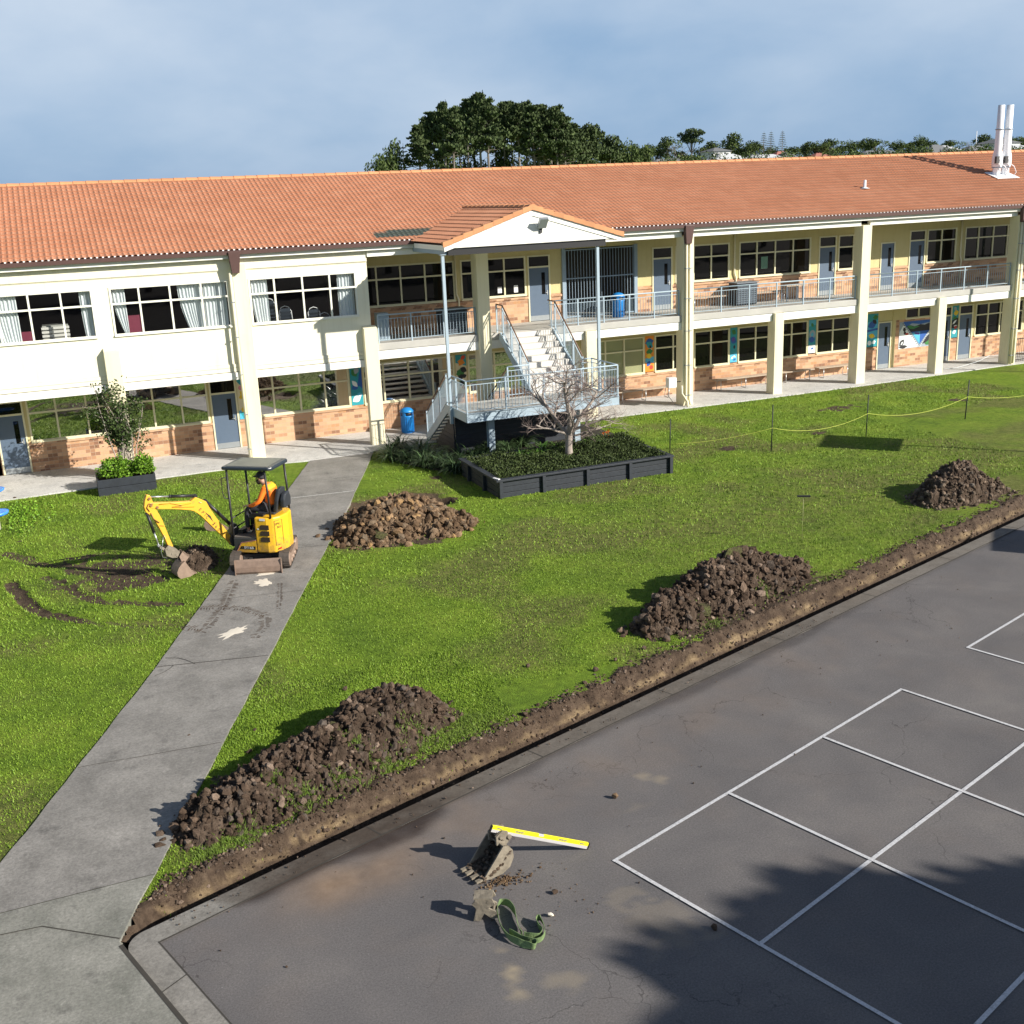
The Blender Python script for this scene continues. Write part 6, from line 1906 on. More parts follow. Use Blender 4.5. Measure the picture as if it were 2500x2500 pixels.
# turned clods and torn turf along the lawn edge of the trench
rnd = random.Random(99); mb = MB()
for _ in range(8500):
    u = 0.3+25*rnd.random()**1.4; v = -(0.86+0.15*sstep(3, 12, u)-0.28*(1-sstep(0.3, 2.6, u)))+rnd.gauss(0.02, 0.085)
    if rnd.random() < 0.55: v = rnd.uniform(-0.85, -0.55)
    x, y, _z = kp(u, v)
    if x < xat(PATH_R, y)+0.1: continue
    h = ground_state(x, y)[0]; clod(mb, Vector((x, y, h)), 0.006+0.036*rnd.random()**4, rnd)
tag(mb.build('trench_crumbs', M['topsoil'], origin=(6, 14, 0)), 'crumbled dark soil and small clods along the cut edge of the trench', 'soil crumbs', kind='stuff')
rnd = random.Random(71); mb = MB()
for (cx0, cy0, rr0, n0) in ((2.25, 13.78, .28, 260), (2.9, 14.02, .22, 200), (1.35, 13.35, .25, 260), (0.85, 13.2, .22, 260), (3.55, 14.35, .25, 200), (4.3, 14.75, .35, 320), (4.9, 14.75, .3, 260), (1.9, 14.0, .12, 90), (3.2, 14.6, .12, 70), (5.3, 15.1, .3, 200), (10.9, 16.75, .3, 140), (12.6, 17.4, .2, 90)):
    for _ in range(n0):
        x, y = rnd.gauss(cx0, rr0*0.6), rnd.gauss(cy0, rr0*0.45)
        if kuv(x, y)[1] > -0.72: continue
        h = max(ground_state(x, y)[0], f3(x, y)+0.02 if x < 6 else f4(x, y)+0.02)
        for k in range(3):
            a = rnd.uniform(0, 6.28); l = rnd.uniform(0.03, 0.075); p = Vector((x+rnd.gauss(0, .01), y+rnd.gauss(0, .01), h-0.01))
            sd2 = Vector((math.cos(a), math.sin(a), 0))*0.006
            mb.add([p-sd2, p+sd2, p+Vector((rnd.gauss(0, .5)*l, rnd.gauss(0, .5)*l, l))], [(0, 1, 2)])
tag(mb.build('grass_tufts', plain('tuft_blades', (0.13, 0.20, 0.025), 0.7, var=0.2, island=0.35), origin=(3, 14, 0)), 'green grass tufts left standing between the soil heaps and the trench', 'grass', kind='stuff')
# loose clods
loose = [(3.7, 17.2, .05), (1.8, 15.7, .05), (2.0, 16.4, .04), (1.0, 16.7, .03), (7.9, 15.9, .06), (8.4, 16.1, .05), (9.1, 16.3, .06), (5.5, 14.75, .06), (6.1, 14.9, .07), (5.05, 14.5, .05), (6.9, 16.6, .05), (7.5, 15.5, .05), (-1.9, 34.7, .06), (8.0, 28.95, .12), (8.15, 29.0, .08), (5.30, 26.2, .10), (3.5, 15.0, .03)]
lc = None
wh = ['on the grass near the trench', 'beside the path edge', 'on the lawn']
for i, (x, y, r) in enumerate(sorted(loose)):
    mb = MB(); clod(mb, Vector((x, y, 0.03+r*0.4)), r, random.Random(i)); 
    o = tag(mb.build('clod', M['claysoil'] if r > .07 and y > 20 else M['topsoil'], origin=(x, y, 0.03)), 'loose clod of earth lying on the lawn, %s counted from the left' % ordn[i], 'clod', 'loose clods scattered on the lawn')
# ------------------------------------------------------------------ mini excavator
EO = Vector((3.75, 24.95, 0)); EF = Vector((-0.8, 0.6, 0)); ES = Vector((-0.6, -0.8, 0)); EZ = Vector((0, 0, 1))
def X(f, s, z): return EO+EF*f+ES*s+EZ*z
TT = Vector((0.33, 0.944, 0)); TL = Vector((0.944, -0.33, 0))
def U_(t, l, z): return EO+TT*t+TL*l+EZ*z
exc = thing('mini_excavator', 'yellow mini excavator with a dark canopy digging beside the concrete path', 'excavator', tuple(EO))
def XP(name, mb, mt, parent=None, bevel=0.0, fixn=False, label=None):
    o = mb.build(name, M[mt] if isinstance(mt, str) else mt, parent=parent or exc, bevel=bevel, fixn=fixn)
    if label: o['label'] = label
    return o
zb = 0.05
for sg in (-1, 1):
    mb = MB()
    prof = []
    for k in range(11): a = math.pi/2+math.pi*k/10; prof.append((-0.55+0.20*math.cos(a), 0.25+0.20*math.sin(a)))
    for k in range(11): a = -math.pi/2+math.pi*k/10; prof.append((0.62+0.20*math.cos(a), 0.25+0.20*math.sin(a)))
    c = sg*0.56; hw = 0.115
    n_ = len(prof)
    V = [U_(t, c-hw, z) for t, z in prof]+[U_(t, c+hw, z) for t, z in prof]
    mb.add(V, [(k, (k+1) % n_, (k+1) % n_+n_, k+n_) for k in range(n_)])
    per = []
    for k in range(n_):
        a, b = prof[k], prof[(k+1) % n_]; d = math.hypot(b[0]-a[0], b[1]-a[1]); m_ = max(1, int(d/0.062))
        for j in range(m_):
            t = j/m_; per.append(((a[0]+(b[0]-a[0])*t), (a[1]+(b[1]-a[1])*t), math.atan2(b[1]-a[1], b[0]-a[0])))
    for i, (t, z, an) in enumerate(per):
        nrm = Vector((math.sin(an), 0, -math.cos(an)))
        cx0 = U_(t, c, z)+(TT*nrm.x+EZ*nrm.z)*0.010*(-1)
        tg = TT*math.cos(an)+EZ*math.sin(an)
        off = 0.05 if i % 2 else -0.05
        mb.obox(cx0+TL*off, TL*0.062, tg*0.019, (TT*nrm.x+EZ*nrm.z)*0.016)
    tk = XP('track', mb, 'rubber')
    wf = MB()
    for t in (-0.55, 0.62): wf.lathe(U_(t, c-0.121, 0.25), [(0.155, 0), (0.155, 0.242)], 16, axis=TL)
    for t in (-0.22, 0.05, 0.32): wf.lathe(U_(t, c-0.12, 0.13), [(0.055, 0), (0.055, 0.24)], 10, axis=TL)
    wf.bar(U_(-0.40, c, 0.27), U_(0.47, c, 0.27), 0.225, 0.11)
    XP('wheel', wf, 'worn_steel', parent=tk)
mb = MB(); mb.bar(U_(-0.35, 0, 0.28), U_(0.45, 0, 0.28), 0.86, 0.14); mb.lathe(U_(0, 0, 0.33), [(0.30, 0), (0.30, 0.08)], 20)
mb.bar(U_(-0.30, 0.25, 0.24), U_(-0.86, 0.25, 0.20), 0.07, 0.09); mb.bar(U_(-0.30, -0.25, 0.24), U_(-0.86, -0.25, 0.20), 0.07, 0.09)
XP('undercarriage', mb, 'dark_steel')
mb = MB(); pf = [(-0.90, 0.045), (-0.945, 0.10), (-0.955, 0.22), (-0.93, 0.35), (-0.905, 0.40), (-0.895, 0.39), (-0.915, 0.34), (-0.935, 0.22), (-0.925, 0.11), (-0.885, 0.05)]
mb.prism([U_(t, -0.53, z+0.01) for t, z in pf], (0,0,0), TL*1.06)
mb.obox(U_(-0.925, -0.525, 0.22), TL*0.006, TT*0.04, EZ*0.18); mb.obox(U_(-0.925, 0.525, 0.22), TL*0.006, TT*0.04, EZ*0.18)
XP('dozer_blade', mb, 'worn_steel', fixn=True)
# rotating house
outline = [(-0.08, .49), (-0.38, .49), (-0.53, .43), (-0.64, .28), (-0.69, .0), (-0.64, -.28), (-0.53, -.43), (-0.38, -.49), (-0.08, -.49)]
mb = MB(); mb.prism([X(f, s, 0) for f, s in outline], EZ*0.42, EZ*1.27)
hood = XP('engine_cover', mb, 'yellow', bevel=0.035, fixn=True)
mb = MB()
for (z0, z1) in ((0.985, 1.10), (0.84, 0.955), (0.695, 0.81)):
    mb.prism([X(-0.20, .493, z0+.01), X(-0.215, .493, z1-.03), X(-0.25, .493, z1), X(-0.44, .493, z1), X(-0.44, .493, z0), X(-0.21, .493, z0)], (0,0,0), ES*0.006)
XP('vent', mb, plain('vent_dark', (0.045, 0.03, 0.018), 0.7, var=0.5, scale=30), parent=hood, fixn=True)
mb = MB(); mb.prism([X(-0.22, .497, 1.20), X(-0.36, .497, 1.20), X(-0.36, .497, 1.255), X(-0.22, .497, 1.255)], (0,0,0), ES*0.002); mb.prism([X(-0.15, .497, 0.985), X(-0.185, .497, 0.985), X(-0.185, .497, 1.02), X(-0.15, .497, 1.02)], (0,0,0), ES*0.002)
XP('sticker', mb, 'sign_white', parent=hood, fixn=True)
# door panel outline on the rounded rear
mb = MB(); a = Vector((-0.545, .435, 0)); 
pa, pb = (-0.55, .42), (-0.655, .235)
def rp(t, z, e=0.004): 
    f = pa[0]+(pb[0]-pa[0])*t; s = pa[1]+(pb[1]-pa[1])*t
    nn2 = Vector((-(pb[1]-pa[1]), (pb[0]-pa[0]))).normalized()
    if nn2.x > 0: nn2 = -nn2
    return X(f+nn2.x*(e+0.0), s+nn2.y*(e+0.0), z)
for (z, ) in ((1.18,), (0.60,)): mb.bar(rp(0.02, z), rp(0.98, z), 0.004, 0.008)
for t in (0.02, 0.98): mb.bar(rp(t, 0.60), rp(t, 1.18), 0.006, 0.006, EF)
XP('panel_seam', mb, 'dark_steel', parent=hood)
mb = MB(); mb.prism([X(f, s, 0) for f, s in [(0.49, .49), (-0.078, .49), (-0.078, -.49), (0.49, -.49)]], EZ*0.42, EZ*0.76)
plat = XP('platform', mb, 'dark_steel', bevel=0.012, fixn=True)
mb = MB(); mb.prism([X(-0.079, .4915, .425), X(0.43, .4915, .425), X(0.29, .4915, .645), X(-0.079, .4915, .715)], (0,0,0), ES*0.006); XP('side_panel', mb, 'yellow', parent=plat, fixn=True)
mb = MB(); mb.bar(X(0.437, .497, .425), X(0.297, .497, .655), 0.004, 0.016, ES); mb.bar(X(0.297, .497, .655), X(-0.078, .497, .727), 0.004, 0.016, ES); XP('stripe', mb, 'pink', parent=plat)
mb = MB(); mb.prism([X(-0.05, .499, .50), X(0.30, .499, .50), X(0.255, .499, .575), X(-0.05, .499, .575)], (0,0,0), ES*0.002); XP('name_plate', mb, 'black', parent=plat, fixn=True)
mb = MB(); mb.prism([X(0.31, .499, .50), X(0.355, .499, .50), X(0.30, .499, .575), X(0.265, .499, .575)], (0,0,0), ES*0.002); XP('plate_mark', mb, 'black', parent=plat, fixn=True)
mb = MB(); mb.prism([X(f, s, 0) for f, s in [(0.50, .46), (-0.075, .46), (-0.075, -.46), (0.50, -.46)]], EZ*0.765, EZ*0.79); XP('floor_mat', mb, plain('dusty_mat', (0.16, 0.14, 0.12), 0.9, var=0.3, scale=10), parent=plat, fixn=True)
def text(s, loc, xdir, ydir, size, mt, parent, nm='lettering', ext=0.0008):
    cu_ = bpy.data.curves.new('txt', 'FONT'); cu_.body = s; cu_.size = size; cu_.extrude = ext; cu_.align_x = 'CENTER'; cu_.align_y = 'CENTER'; cu_.space_character = 1.1
    to = bpy.data.objects.new('txt', cu_); COL.objects.link(to)
    dg = bpy.context.evaluated_depsgraph_get(); dg.update()
    me = bpy.data.meshes.new_from_object(to.evaluated_get(dg))
    bpy.data.objects.remove(to)
    xd = Vector(xdir).normalized(); yd = Vector(ydir).normalized(); zd = xd.cross(yd)
    mm = Matrix((xd, yd, zd)).transposed().to_4x4(); mm.translation = Vector(loc)-EO
    me.transform(mm); me.materials.clear(); me.materials.append(mt)
    o = bpy.data.objects.new(nm, me); COL.objects.link(o); o.parent = parent
    return o
text('SY16B', X(0.115, .5035, .538), -EF, EZ, 0.085, M['sign_white'], plat)
tn = (rp(0.5, 0.9, 0.01)-rp(0.5, 0.9, 0.0)).normalized()
text('EPIC', rp(0.42, 1.10, 0.009), (rp(1, 1)-rp(0, 1)), EZ, 0.075, M['ink'], hood)
text('360', rp(0.55, 1.02, 0.009), (rp(1, 1)-rp(0, 1)), EZ, 0.075, M['ink'], hood)
mb = MB(); mb.prism([X(-0.58, .40, .50), X(-0.62, .32, .50), X(-0.63, .33, .545), X(-0.595, .385, .53)], (0,0,0), (EF*-0.010+ES*0.010)); XP('badge', mb, 'red', parent=hood, fixn=True)
# canopy and its posts
mb = MB(); mb.prism([X(f, s, 0) for f, s in [(0.62, .45), (0.58, .48), (-0.56, .48), (-0.63, .40), (-0.63, -.40), (-0.56, -.48), (0.58, -.48), (0.62, -.45)]], EZ*2.375, EZ*2.455)
cn = XP('canopy', mb, 'navy', bevel=0.025, fixn=True)
mb = MB(); mb.prism([X(f, s, 0) for f, s in [(0.52, .40), (-0.50, .40), (-0.50, -.40), (0.52, -.40)]], EZ*2.456, EZ*2.462)
XP('canopy_top', mb, plain('grey_canopy_top', (0.17, 0.175, 0.15), 0.35, var=0.3, scale=3), parent=cn, fixn=True)  # mottled grey sheet, paler than the canopy below it
for (f0, s0, z0, f1, s1) in ((0.50, .455, .76, 0.50, .44), (0.50, -.455, .76, 0.50, -.44), (-0.48, .44, 1.25, -0.44, .43), (-0.55, -.40, 1.25, -0.52, -.41)):
    mb = MB(); mb.tube([X(f0, s0, z0), X(f0, s0, z0+0.5), X(f1, s1, 2.385)], 0.026, 8); XP('canopy_post', mb, 'black')
mb = MB()
for z in (1.22, 0.97): mb.tube([X(0.50, .455, z), X(0.50, -.455, z)], 0.016, 6)
XP('front_guard', mb, 'black')
mb = MB(); mb.tube([X(0.52, .46, 2.20), X(0.62, .50, 2.19), X(0.63, .50, 1.85), X(0.60, .49, 1.72), X(0.52, .46, 1.70)], 0.012, 6); XP('grab_handle', mb, 'black')
# seat and controls
mb = MB(); mb.obox(X(-0.26, 0, 1.30), EF*0.22, ES*0.22, EZ*0.04); s0 = XP('seat', mb, 'seat', bevel=0.03)
mb = MB(); mb.prism([X(-0.44, -.21, 1.33), X(-0.44, .21, 1.33), X(-0.50, .22, 1.60), X(-0.535, .16, 1.86), X(-0.54, 0, 1.90), X(-0.535, -.16, 1.86), X(-0.50, -.22, 1.60)], EF*0, EF*-0.09); XP('backrest', mb, 'seat', bevel=0.025, fixn=True)
mb = MB()
for sy in (0.30, -0.30):
    mb.tube([X(0.02, sy, 1.25), X(0.10, sy, 1.38), X(0.12, sy, 1.46)], 0.014, 6); mb.obox(X(-0.08, sy, 1.27), EF*0.18, ES*0.07, EZ*0.045)
for sy in (0.10, -0.10): mb.tube([X(0.32, sy, .79), X(0.30, sy, 1.15), X(0.26, sy, 1.22)], 0.011, 6)
mb.obox(X(0.42, 0.05, 0.84), EF*0.06, ES*0.20, EZ*0.05)
XP('control_lever', mb, 'black')
mb = MB(); mb.obox(X(0.30, .12, 0.82), EF*0.10, ES*0.05, EZ*0.012); XP('pedal', mb, 'metal')

# swing bracket, boom, dipper, bucket in their own plane
BB = Vector((3.2, 25.3, 0)); BD = Vector((-0.966, -0.26, 0)); BN = Vector((0.26, -0.966, 0))
def Q(u, z, w_=0.0): return BB+BD*u+BN*w_+EZ*z
def slab(mb, poly, w0, w1): mb.prism([Q(u, z) for u, z in poly], BN*w0, BN*w1)
mb = MB(); slab(mb, [(-0.10, .48), (0.16, .46), (0.22, .62), (0.16, .78), (0.10, 1.0), (0.02, 1.0), (-0.12, .70)], -0.12, 0.12); mb.bar(X(0.35, 0, .60), Q(-0.02, .62), 0.24, 0.26)
XP('swing_bracket', mb, 'dark_steel', bevel=0.01, fixn=True)
boom_poly = [(.10, .50), (.05, .60), (.14, .66), (.30, .95), (.46, 1.22), (.58, 1.46), (.66, 1.66), (.74, 1.72), (.82, 1.77), (.90, 1.82), (.96, 1.76), (1.05, 1.735), (1.40, 1.79), (1.78, 1.86), (1.90, 1.88), (1.93, 1.80), (1.84, 1.73), (1.40, 1.63), (1.04, 1.53), (.85, 1.38), (.64, 1.10), (.39, .78), (.19, .52)]
# split into convex-ish quads along its length
up_ = [(.05, .60), (.14, .66), (.30, .95), (.46, 1.22), (.58, 1.46), (.66, 1.66), (.80, 1.75), (.90, 1.81), (1.02, 1.735), (1.40, 1.79), (1.78, 1.86), (1.95, 1.89)]
lo_ = [(.10, .50), (.19, .52), (.39, .78), (.56, 1.0), (.70, 1.19), (.82, 1.35), (.90, 1.43), (.97, 1.49), (1.06, 1.535), (1.40, 1.63), (1.82, 1.72), (1.97, 1.78)]
mb = MB(); hw = 0.062
V = [Q(u, z, hw) for u, z in up_]+[Q(u, z, hw) for u, z in lo_]+[Q(u, z, -hw) for u, z in up_]+[Q(u, z, -hw) for u, z in lo_]
n_ = len(up_); F = []
for k in range(n_-1):
    F += [(k, k+1, n_+k+1, n_+k), (2*n_+k, 3*n_+k, 3*n_+k+1, 2*n_+k+1), (k, 2*n_+k, 2*n_+k+1, k+1), (n_+k, n_+k+1, 3*n_+k+1, 3*n_+k)]
F += [(0, n_, 3*n_, 2*n_), (n_-1, 3*n_-1, 4*n_-1, 2*n_-1)]
mb.add(V, F)
boom = XP('boom', mb, 'boom_yellow', bevel=0.008, fixn=True)
mb = MB(); mb.tube([Q(1.02, 1.70, .075), Q(1.25, 1.70, .08), Q(1.5, 1.80, .08), Q(1.75, 1.82, .08)], 0.009, 5); mb.tube([Q(.95, 1.60, .075), Q(1.25, 1.66, .08), Q(1.46, 1.70, .08)], 0.009, 5)
XP('hose', mb, 'boom_yellow', parent=boom)
mb = MB(); mb.prism([Q(.55, 1.14, hw), Q(.62, 1.25, hw), Q(.72, 1.42, hw), Q(.60, 1.30, hw)], BN*0.001, BN*0.004); XP('boom_stripe', mb, 'ink', parent=boom, fixn=True); mb = MB(); mb.bar(Q(.30, .85, hw+.002), Q(.41, .81, hw+.002), 0.004, 0.02, BN); XP('boom_stripe', mb, 'ink', parent=boom, fixn=True); mb = MB(); mb.bar(Q(.49, 1.12, hw+.002), Q(.58, 1.06, hw+.002), 0.004, 0.02, BN)
XP('boom_stripe', mb, 'ink', parent=boom, fixn=True)
mb = MB(); mb.bar(Q(1.24, 1.675, hw+.002), Q(1.40, 1.70, hw+.002), 0.004, 0.030, BN); XP('boom_slot', mb, 'dark_steel', parent=boom)
mb = MB(); mb.bar(Q(.78, 1.66, hw+.002), Q(.83, 1.68, hw+.002), 0.003, 0.06, BN); XP('sticker', mb, 'sign_white', parent=boom)
for ch, (u, z) in zip('EPIC360', ((.83, 1.50), (.775, 1.42), (.725, 1.345), (.68, 1.28), (.555, 1.10), (.50, 1.015), (.445, .93))):
    dr = (Q(.40, .86)-Q(.62, 1.17)).normalized()
    text(ch, Q(u, z, hw+.004), dr, BN.cross(dr), 0.105, M['ink'], boom)
def cyl(name, a, b, frac, r, nm2='rod'):
    a, b = Vector(a), Vector(b); c = a.lerp(b, frac)
    m1 = MB(); m1.tube([a, c], r, 12); m1.tube([c-(b-a)*0.03, c], r*1.15, 12); m1.lathe(a-BN*0.04, [(r*1.1, 0), (r*1.1, 0.08)], 10, axis=BN)
    o = XP(name, m1, 'black')
    m2 = MB(); m2.tube([c, b], r*0.5, 10); m2.lathe(b-BN*0.04, [(r*0.9, 0), (r*0.9, 0.08)], 10, axis=BN)
    m2.build(nm2, M['metal'], parent=o)
cyl('dipper_cylinder', Q(.88, 1.83), Q(1.97, 2.02), 0.55, 0.036)
cyl('boom_cylinder', Q(.66, 1.66, 0.0), Q(.06, .90, 0.0), 0.88, 0.042)
cyl('bucket_cylinder', Q(2.02, 1.64), Q(1.86, .86), 0.60, 0.034)
mb = MB()
dp_l = [(1.92, 2.06), (1.88, 1.92), (1.86, 1.80), (1.80, 1.66), (1.72, 1.45), (1.66, 1.20), (1.60, .95), (1.55, .78)]
dp_r = [(1.99, 2.08), (2.05, 1.95), (2.08, 1.82), (2.06, 1.70), (1.92, 1.55), (1.80, 1.25), (1.71, .98), (1.65, .76)]
n_ = len(dp_l); hw = 0.055
V = [Q(u, z, hw) for u, z in dp_l]+[Q(u, z, hw) for u, z in dp_r]+[Q(u, z, -hw) for u, z in dp_l]+[Q(u, z, -hw) for u, z in dp_r]
F = []
for k in range(n_-1): F += [(k, k+1, n_+k+1, n_+k), (2*n_+k, 3*n_+k, 3*n_+k+1, 2*n_+k+1), (k, 2*n_+k, 2*n_+k+1, k+1), (n_+k, n_+k+1, 3*n_+k+1, 3*n_+k)]
F += [(0, n_, 3*n_, 2*n_), (n_-1, 3*n_-1, 4*n_-1, 2*n_-1)]
mb.add(V, F); stick_ = XP('dipper_arm', mb, 'boom_yellow', bevel=0.008, fixn=True)
mb = MB(); mb.bar(Q(1.80, 1.33, hw+.003), Q(1.70, 1.30, hw+.003), 0.004, 0.03, BN); XP('clamp', mb, 'black', parent=stick_)
mb = MB(); mb.bar(Q(1.74, 1.10, hw+.003), Q(1.71, 1.00, hw+.003), 0.003, 0.045, BN); XP('sticker', mb, 'sign_white', parent=stick_)
mb = MB()
for (u, z) in ((1.95, 1.99), (1.93, 1.83), (1.80, 1.76)): mb.lathe(Q(u, z, -0.09), [(0.030, 0), (0.030, 0.18)], 12, axis=BN)
mb.tube([Q(1.98, 1.70, .07), Q(2.03, 1.80, .08), Q(1.98, 1.88, .08), Q(1.88, 1.86, .075)], 0.010, 5); mb.tube([Q(1.96, 1.66, .07), Q(1.92, 1.52, .08), Q(1.80, 1.40, .075)], 0.012, 5)
XP('pin_and_hose', mb, plain('worn_brown_paint', (0.25, 0.12, 0.05), 0.6), parent=stick_)
mb = MB(); mb.tube([Q(1.76, 1.05, .07), Q(1.80, .9, .09), Q(1.86, .74, .10), Q(1.84, .60, .1), Q(1.74, .55, .08)], 0.007, 5)
XP('loose_hose', mb, 'metal', parent=stick_)
mb = MB()
slab(mb, [(1.76, .76), (1.66, .84), (1.52, .74), (1.42, .62), (1.50, .50), (1.62, .52), (1.74, .60)], -0.08, -0.05); slab(mb, [(1.76, .76), (1.66, .84), (1.52, .74), (1.42, .62), (1.50, .50), (1.62, .52), (1.74, .60)], 0.05, 0.08)
for (u, z) in ((1.68, .76), (1.60, .62), (1.50, .56), (1.84, .82)): mb.lathe(Q(u, z, -0.09), [(0.035, 0), (0.035, 0.18)], 12, axis=BN)
mb.bar(Q(1.86, .84), Q(1.66, .66), 0.10, 0.06); mb.bar(Q(1.62, .74), Q(1.50, .60), 0.08, 0.10)
XP('quick_hitch', mb, 'grey_mud_steel', bevel=0.006, fixn=True)
def bucket_mesh(Qf, wv, prof, w0, w1, th=0.014, teeth=()):
    """open scoop: curved shell plus two side plates; Qf(u,z,w)"""
    mb = MB()
    n_ = len(prof)
    cu_ = sum(p[0] for p in prof)/n_; cz_ = sum(p[1] for p in prof)/n_
    inn = []
    for i, (u, z) in enumerate(prof):
        a = prof[max(i-1, 0)]; b = prof[min(i+1, n_-1)]
        d = Vector((b[0]-a[0], b[1]-a[1])).normalized(); nn2 = Vector((-d.y, d.x))
        if nn2.dot(Vector((cu_-u, cz_-z))) < 0: nn2 = -nn2
        inn.append((u+nn2.x*th, z+nn2.y*th))
    V = [Qf(u, z, w0) for u, z in prof]+[Qf(u, z, w1) for u, z in prof]+[Qf(u, z, w0) for u, z in inn]+[Qf(u, z, w1) for u, z in inn]
    F = []
    for k in range(n_-1):
        F += [(k, k+1, n_+k+1, n_+k), (2*n_+k, 3*n_+k, 3*n_+k+1, 2*n_+k+1)]
    F += [(0, n_, 3*n_, 2*n_), (n_-1, 3*n_-1, 4*n_-1, 2*n_-1)]
    mb.add(V, F)
    for wa, wb in ((w0-0.004, w0+th), (w1-th, w1+0.004)):
        P0 = [Qf(u, z, wa) for u, z in prof]; P1 = [Qf(u, z, wb) for u, z in prof]
        mb.add(P0+P1, [tuple(range(n_)), tuple(reversed(range(n_, 2*n_)))]+[(k, (k+1) % n_, (k+1) % n_+n_, k+n_) for k in range(n_)])
    return mb
bp = [(1.20, .06), (1.32, .015), (1.44, .0), (1.53, .025), (1.585, .10), (1.59, .19), (1.54, .29), (1.46, .37), (1.38, .41)]
mb = bucket_mesh(Q, None, bp, -0.19, 0.19)
slab(mb, [(1.46, .52), (1.36, .64), (1.22, .48), (1.34, .36), (1.42, .38)], -0.10, -0.07); slab(mb, [(1.46, .52), (1.36, .64), (1.22, .48), (1.34, .36), (1.42, .38)], 0.07, 0.10)
slab(mb, [(1.36, .63), (1.22, .48), (1.25, .46), (1.38, .60)], -0.10, 0.10)
for w_ in (-0.17, -0.09, -0.01, 0.07, 0.15): mb.obox(Q(1.17, .065, w_), BD*0.045, BN*0.02, EZ*0.008)
XP('bucket', mb, 'worn_steel', fixn=False)

# ------------------------------------------------------------------ operator
def skin_obj(name, verts, edges, radii, mt, parent, root=0, sub=2, origin=EO):
    me = bpy.data.meshes.new(name)
    me.from_pydata([tuple(Vector(v)-origin) for v in verts], edges, [])
    me.materials.append(mt)
    o = bpy.data.objects.new(name, me); COL.objects.link(o); o.parent = parent
    md = o.modifiers.new('skin', 'SKIN'); md.use_smooth_shade = True
    sk = me.skin_vertices[0].data if len(me.skin_vertices) else None
    if sk is not None:
        for i, r in enumerate(radii):
            sk[i].radius = (r, r) if not isinstance(r, tuple) else r
        sk[root].use_root = True
    sd = o.modifiers.new('sub', 'SUBSURF'); sd.levels = sub; sd.render_levels = sub
    return o
person = thing('person', 'person in orange hi-vis jacket and dark beanie seated at the digger controls', 'person', tuple(EO))
J = {}
def j(name, f, s, z, r): J[name] = (X(f, s, z), r)
j('pelvis', -0.30, 0, 1.44, 0.155); j('waist', -0.33, 0, 1.58, 0.145); j('chest', -0.33, 0, 1.76, 0.165); j('upper', -0.27, 0, 1.88, 0.13); j('neck', -0.19, 0, 1.965, 0.062); j('head0', -0.12, 0, 2.02, 0.085); j('head1', -0.10, 0, 2.11, 0.10); j('head2', -0.13, 0, 2.17, 0.075)
for sd, sg in (('l', 1), ('r', -1)):
    j('sh'+sd, -0.26, .185*sg, 1.86, 0.075); j('el'+sd, -0.16, .285*sg, 1.60, 0.056); j('fa'+sd, 0.02, .30*sg, 1.50, 0.047); j('wr'+sd, 0.12, .29*sg, 1.49, 0.031); j('pa'+sd, 0.175, .285*sg, 1.485, 0.036)
    j('hip'+sd, -0.20, .10*sg, 1.40, 0.105); j('th'+sd, 0.04, .14*sg, 1.40, 0.092); j('kn'+sd, 0.24, .15*sg, 1.36, 0.072); j('sn'+sd, 0.27, .15*sg, 1.12, 0.060); j('an'+sd, 0.27, .15*sg, .90, 0.045); j('he'+sd, 0.25, .15*sg, .845, 0.045); j('to'+sd, 0.42, .16*sg, .83, 0.038)
def chainset(defs, extra=()):
    names = []; edges = []
    for ch in defs:
        for a in ch:
            if a not in names: names.append(a)
        for a, b in zip(ch, ch[1:]): edges.append((names.index(a), names.index(b)))
    return names, edges
fing = []
for sd, sg in (('l', 1), ('r', -1)):
    for k, (ds, ln) in enumerate(((-0.028, .07), (-0.010, .08), (0.008, .075), (0.026, .06))):
        a, b, c = 'f%d1%s' % (k, sd), 'f%d2%s' % (k, sd), 'f%d3%s' % (k, sd)
        j(a, 0.205, .285*sg+ds, 1.49, 0.010); j(b, 0.205+ln*0.55, .285*sg+ds, 1.475, 0.009); j(c, 0.205+ln*0.6, .285*sg+ds, 1.445, 0.008)
        fing.append(['pa'+sd, a, b, c])
    j('t1'+sd, 0.17, .285*sg-0.042*sg, 1.475, 0.011); j('t2'+sd, 0.205, .285*sg-0.048*sg, 1.455, 0.009); fing.append(['pa'+sd, 't1'+sd, 't2'+sd])
defs = [['pelvis', 'waist', 'chest', 'upper', 'neck', 'head0', 'head1', 'head2']]
for sd in 'lr': defs += [['upper', 'sh'+sd, 'el'+sd, 'fa'+sd, 'wr'+sd, 'pa'+sd], ['pelvis', 'hip'+sd, 'th'+sd, 'kn'+sd, 'sn'+sd, 'an'+sd, 'he'+sd, 'to'+sd]]
names, edges = chainset(defs+fing)
skin_obj('body', [J[n][0] for n in names], edges, [J[n][1]*0.86 for n in names], M['skin'], person)
jd = [['waist', 'chest', 'upper']]
j('jw', -0.31, 0, 1.46, 0.165); j('collar', -0.21, 0, 1.95, 0.075)
jd = [['jw', 'waist', 'chest', 'upper', 'collar']]
for sd in 'lr': jd.append(['upper', 'sh'+sd, 'el'+sd, 'fa'+sd, 'wr'+sd])
names, edges = chainset(jd)
jk = skin_obj('jacket', [J[n][0] for n in names], edges, [J[n][1]*(1.06 if n != 'wr' else 1.2) for n in names], M['orange'], person)
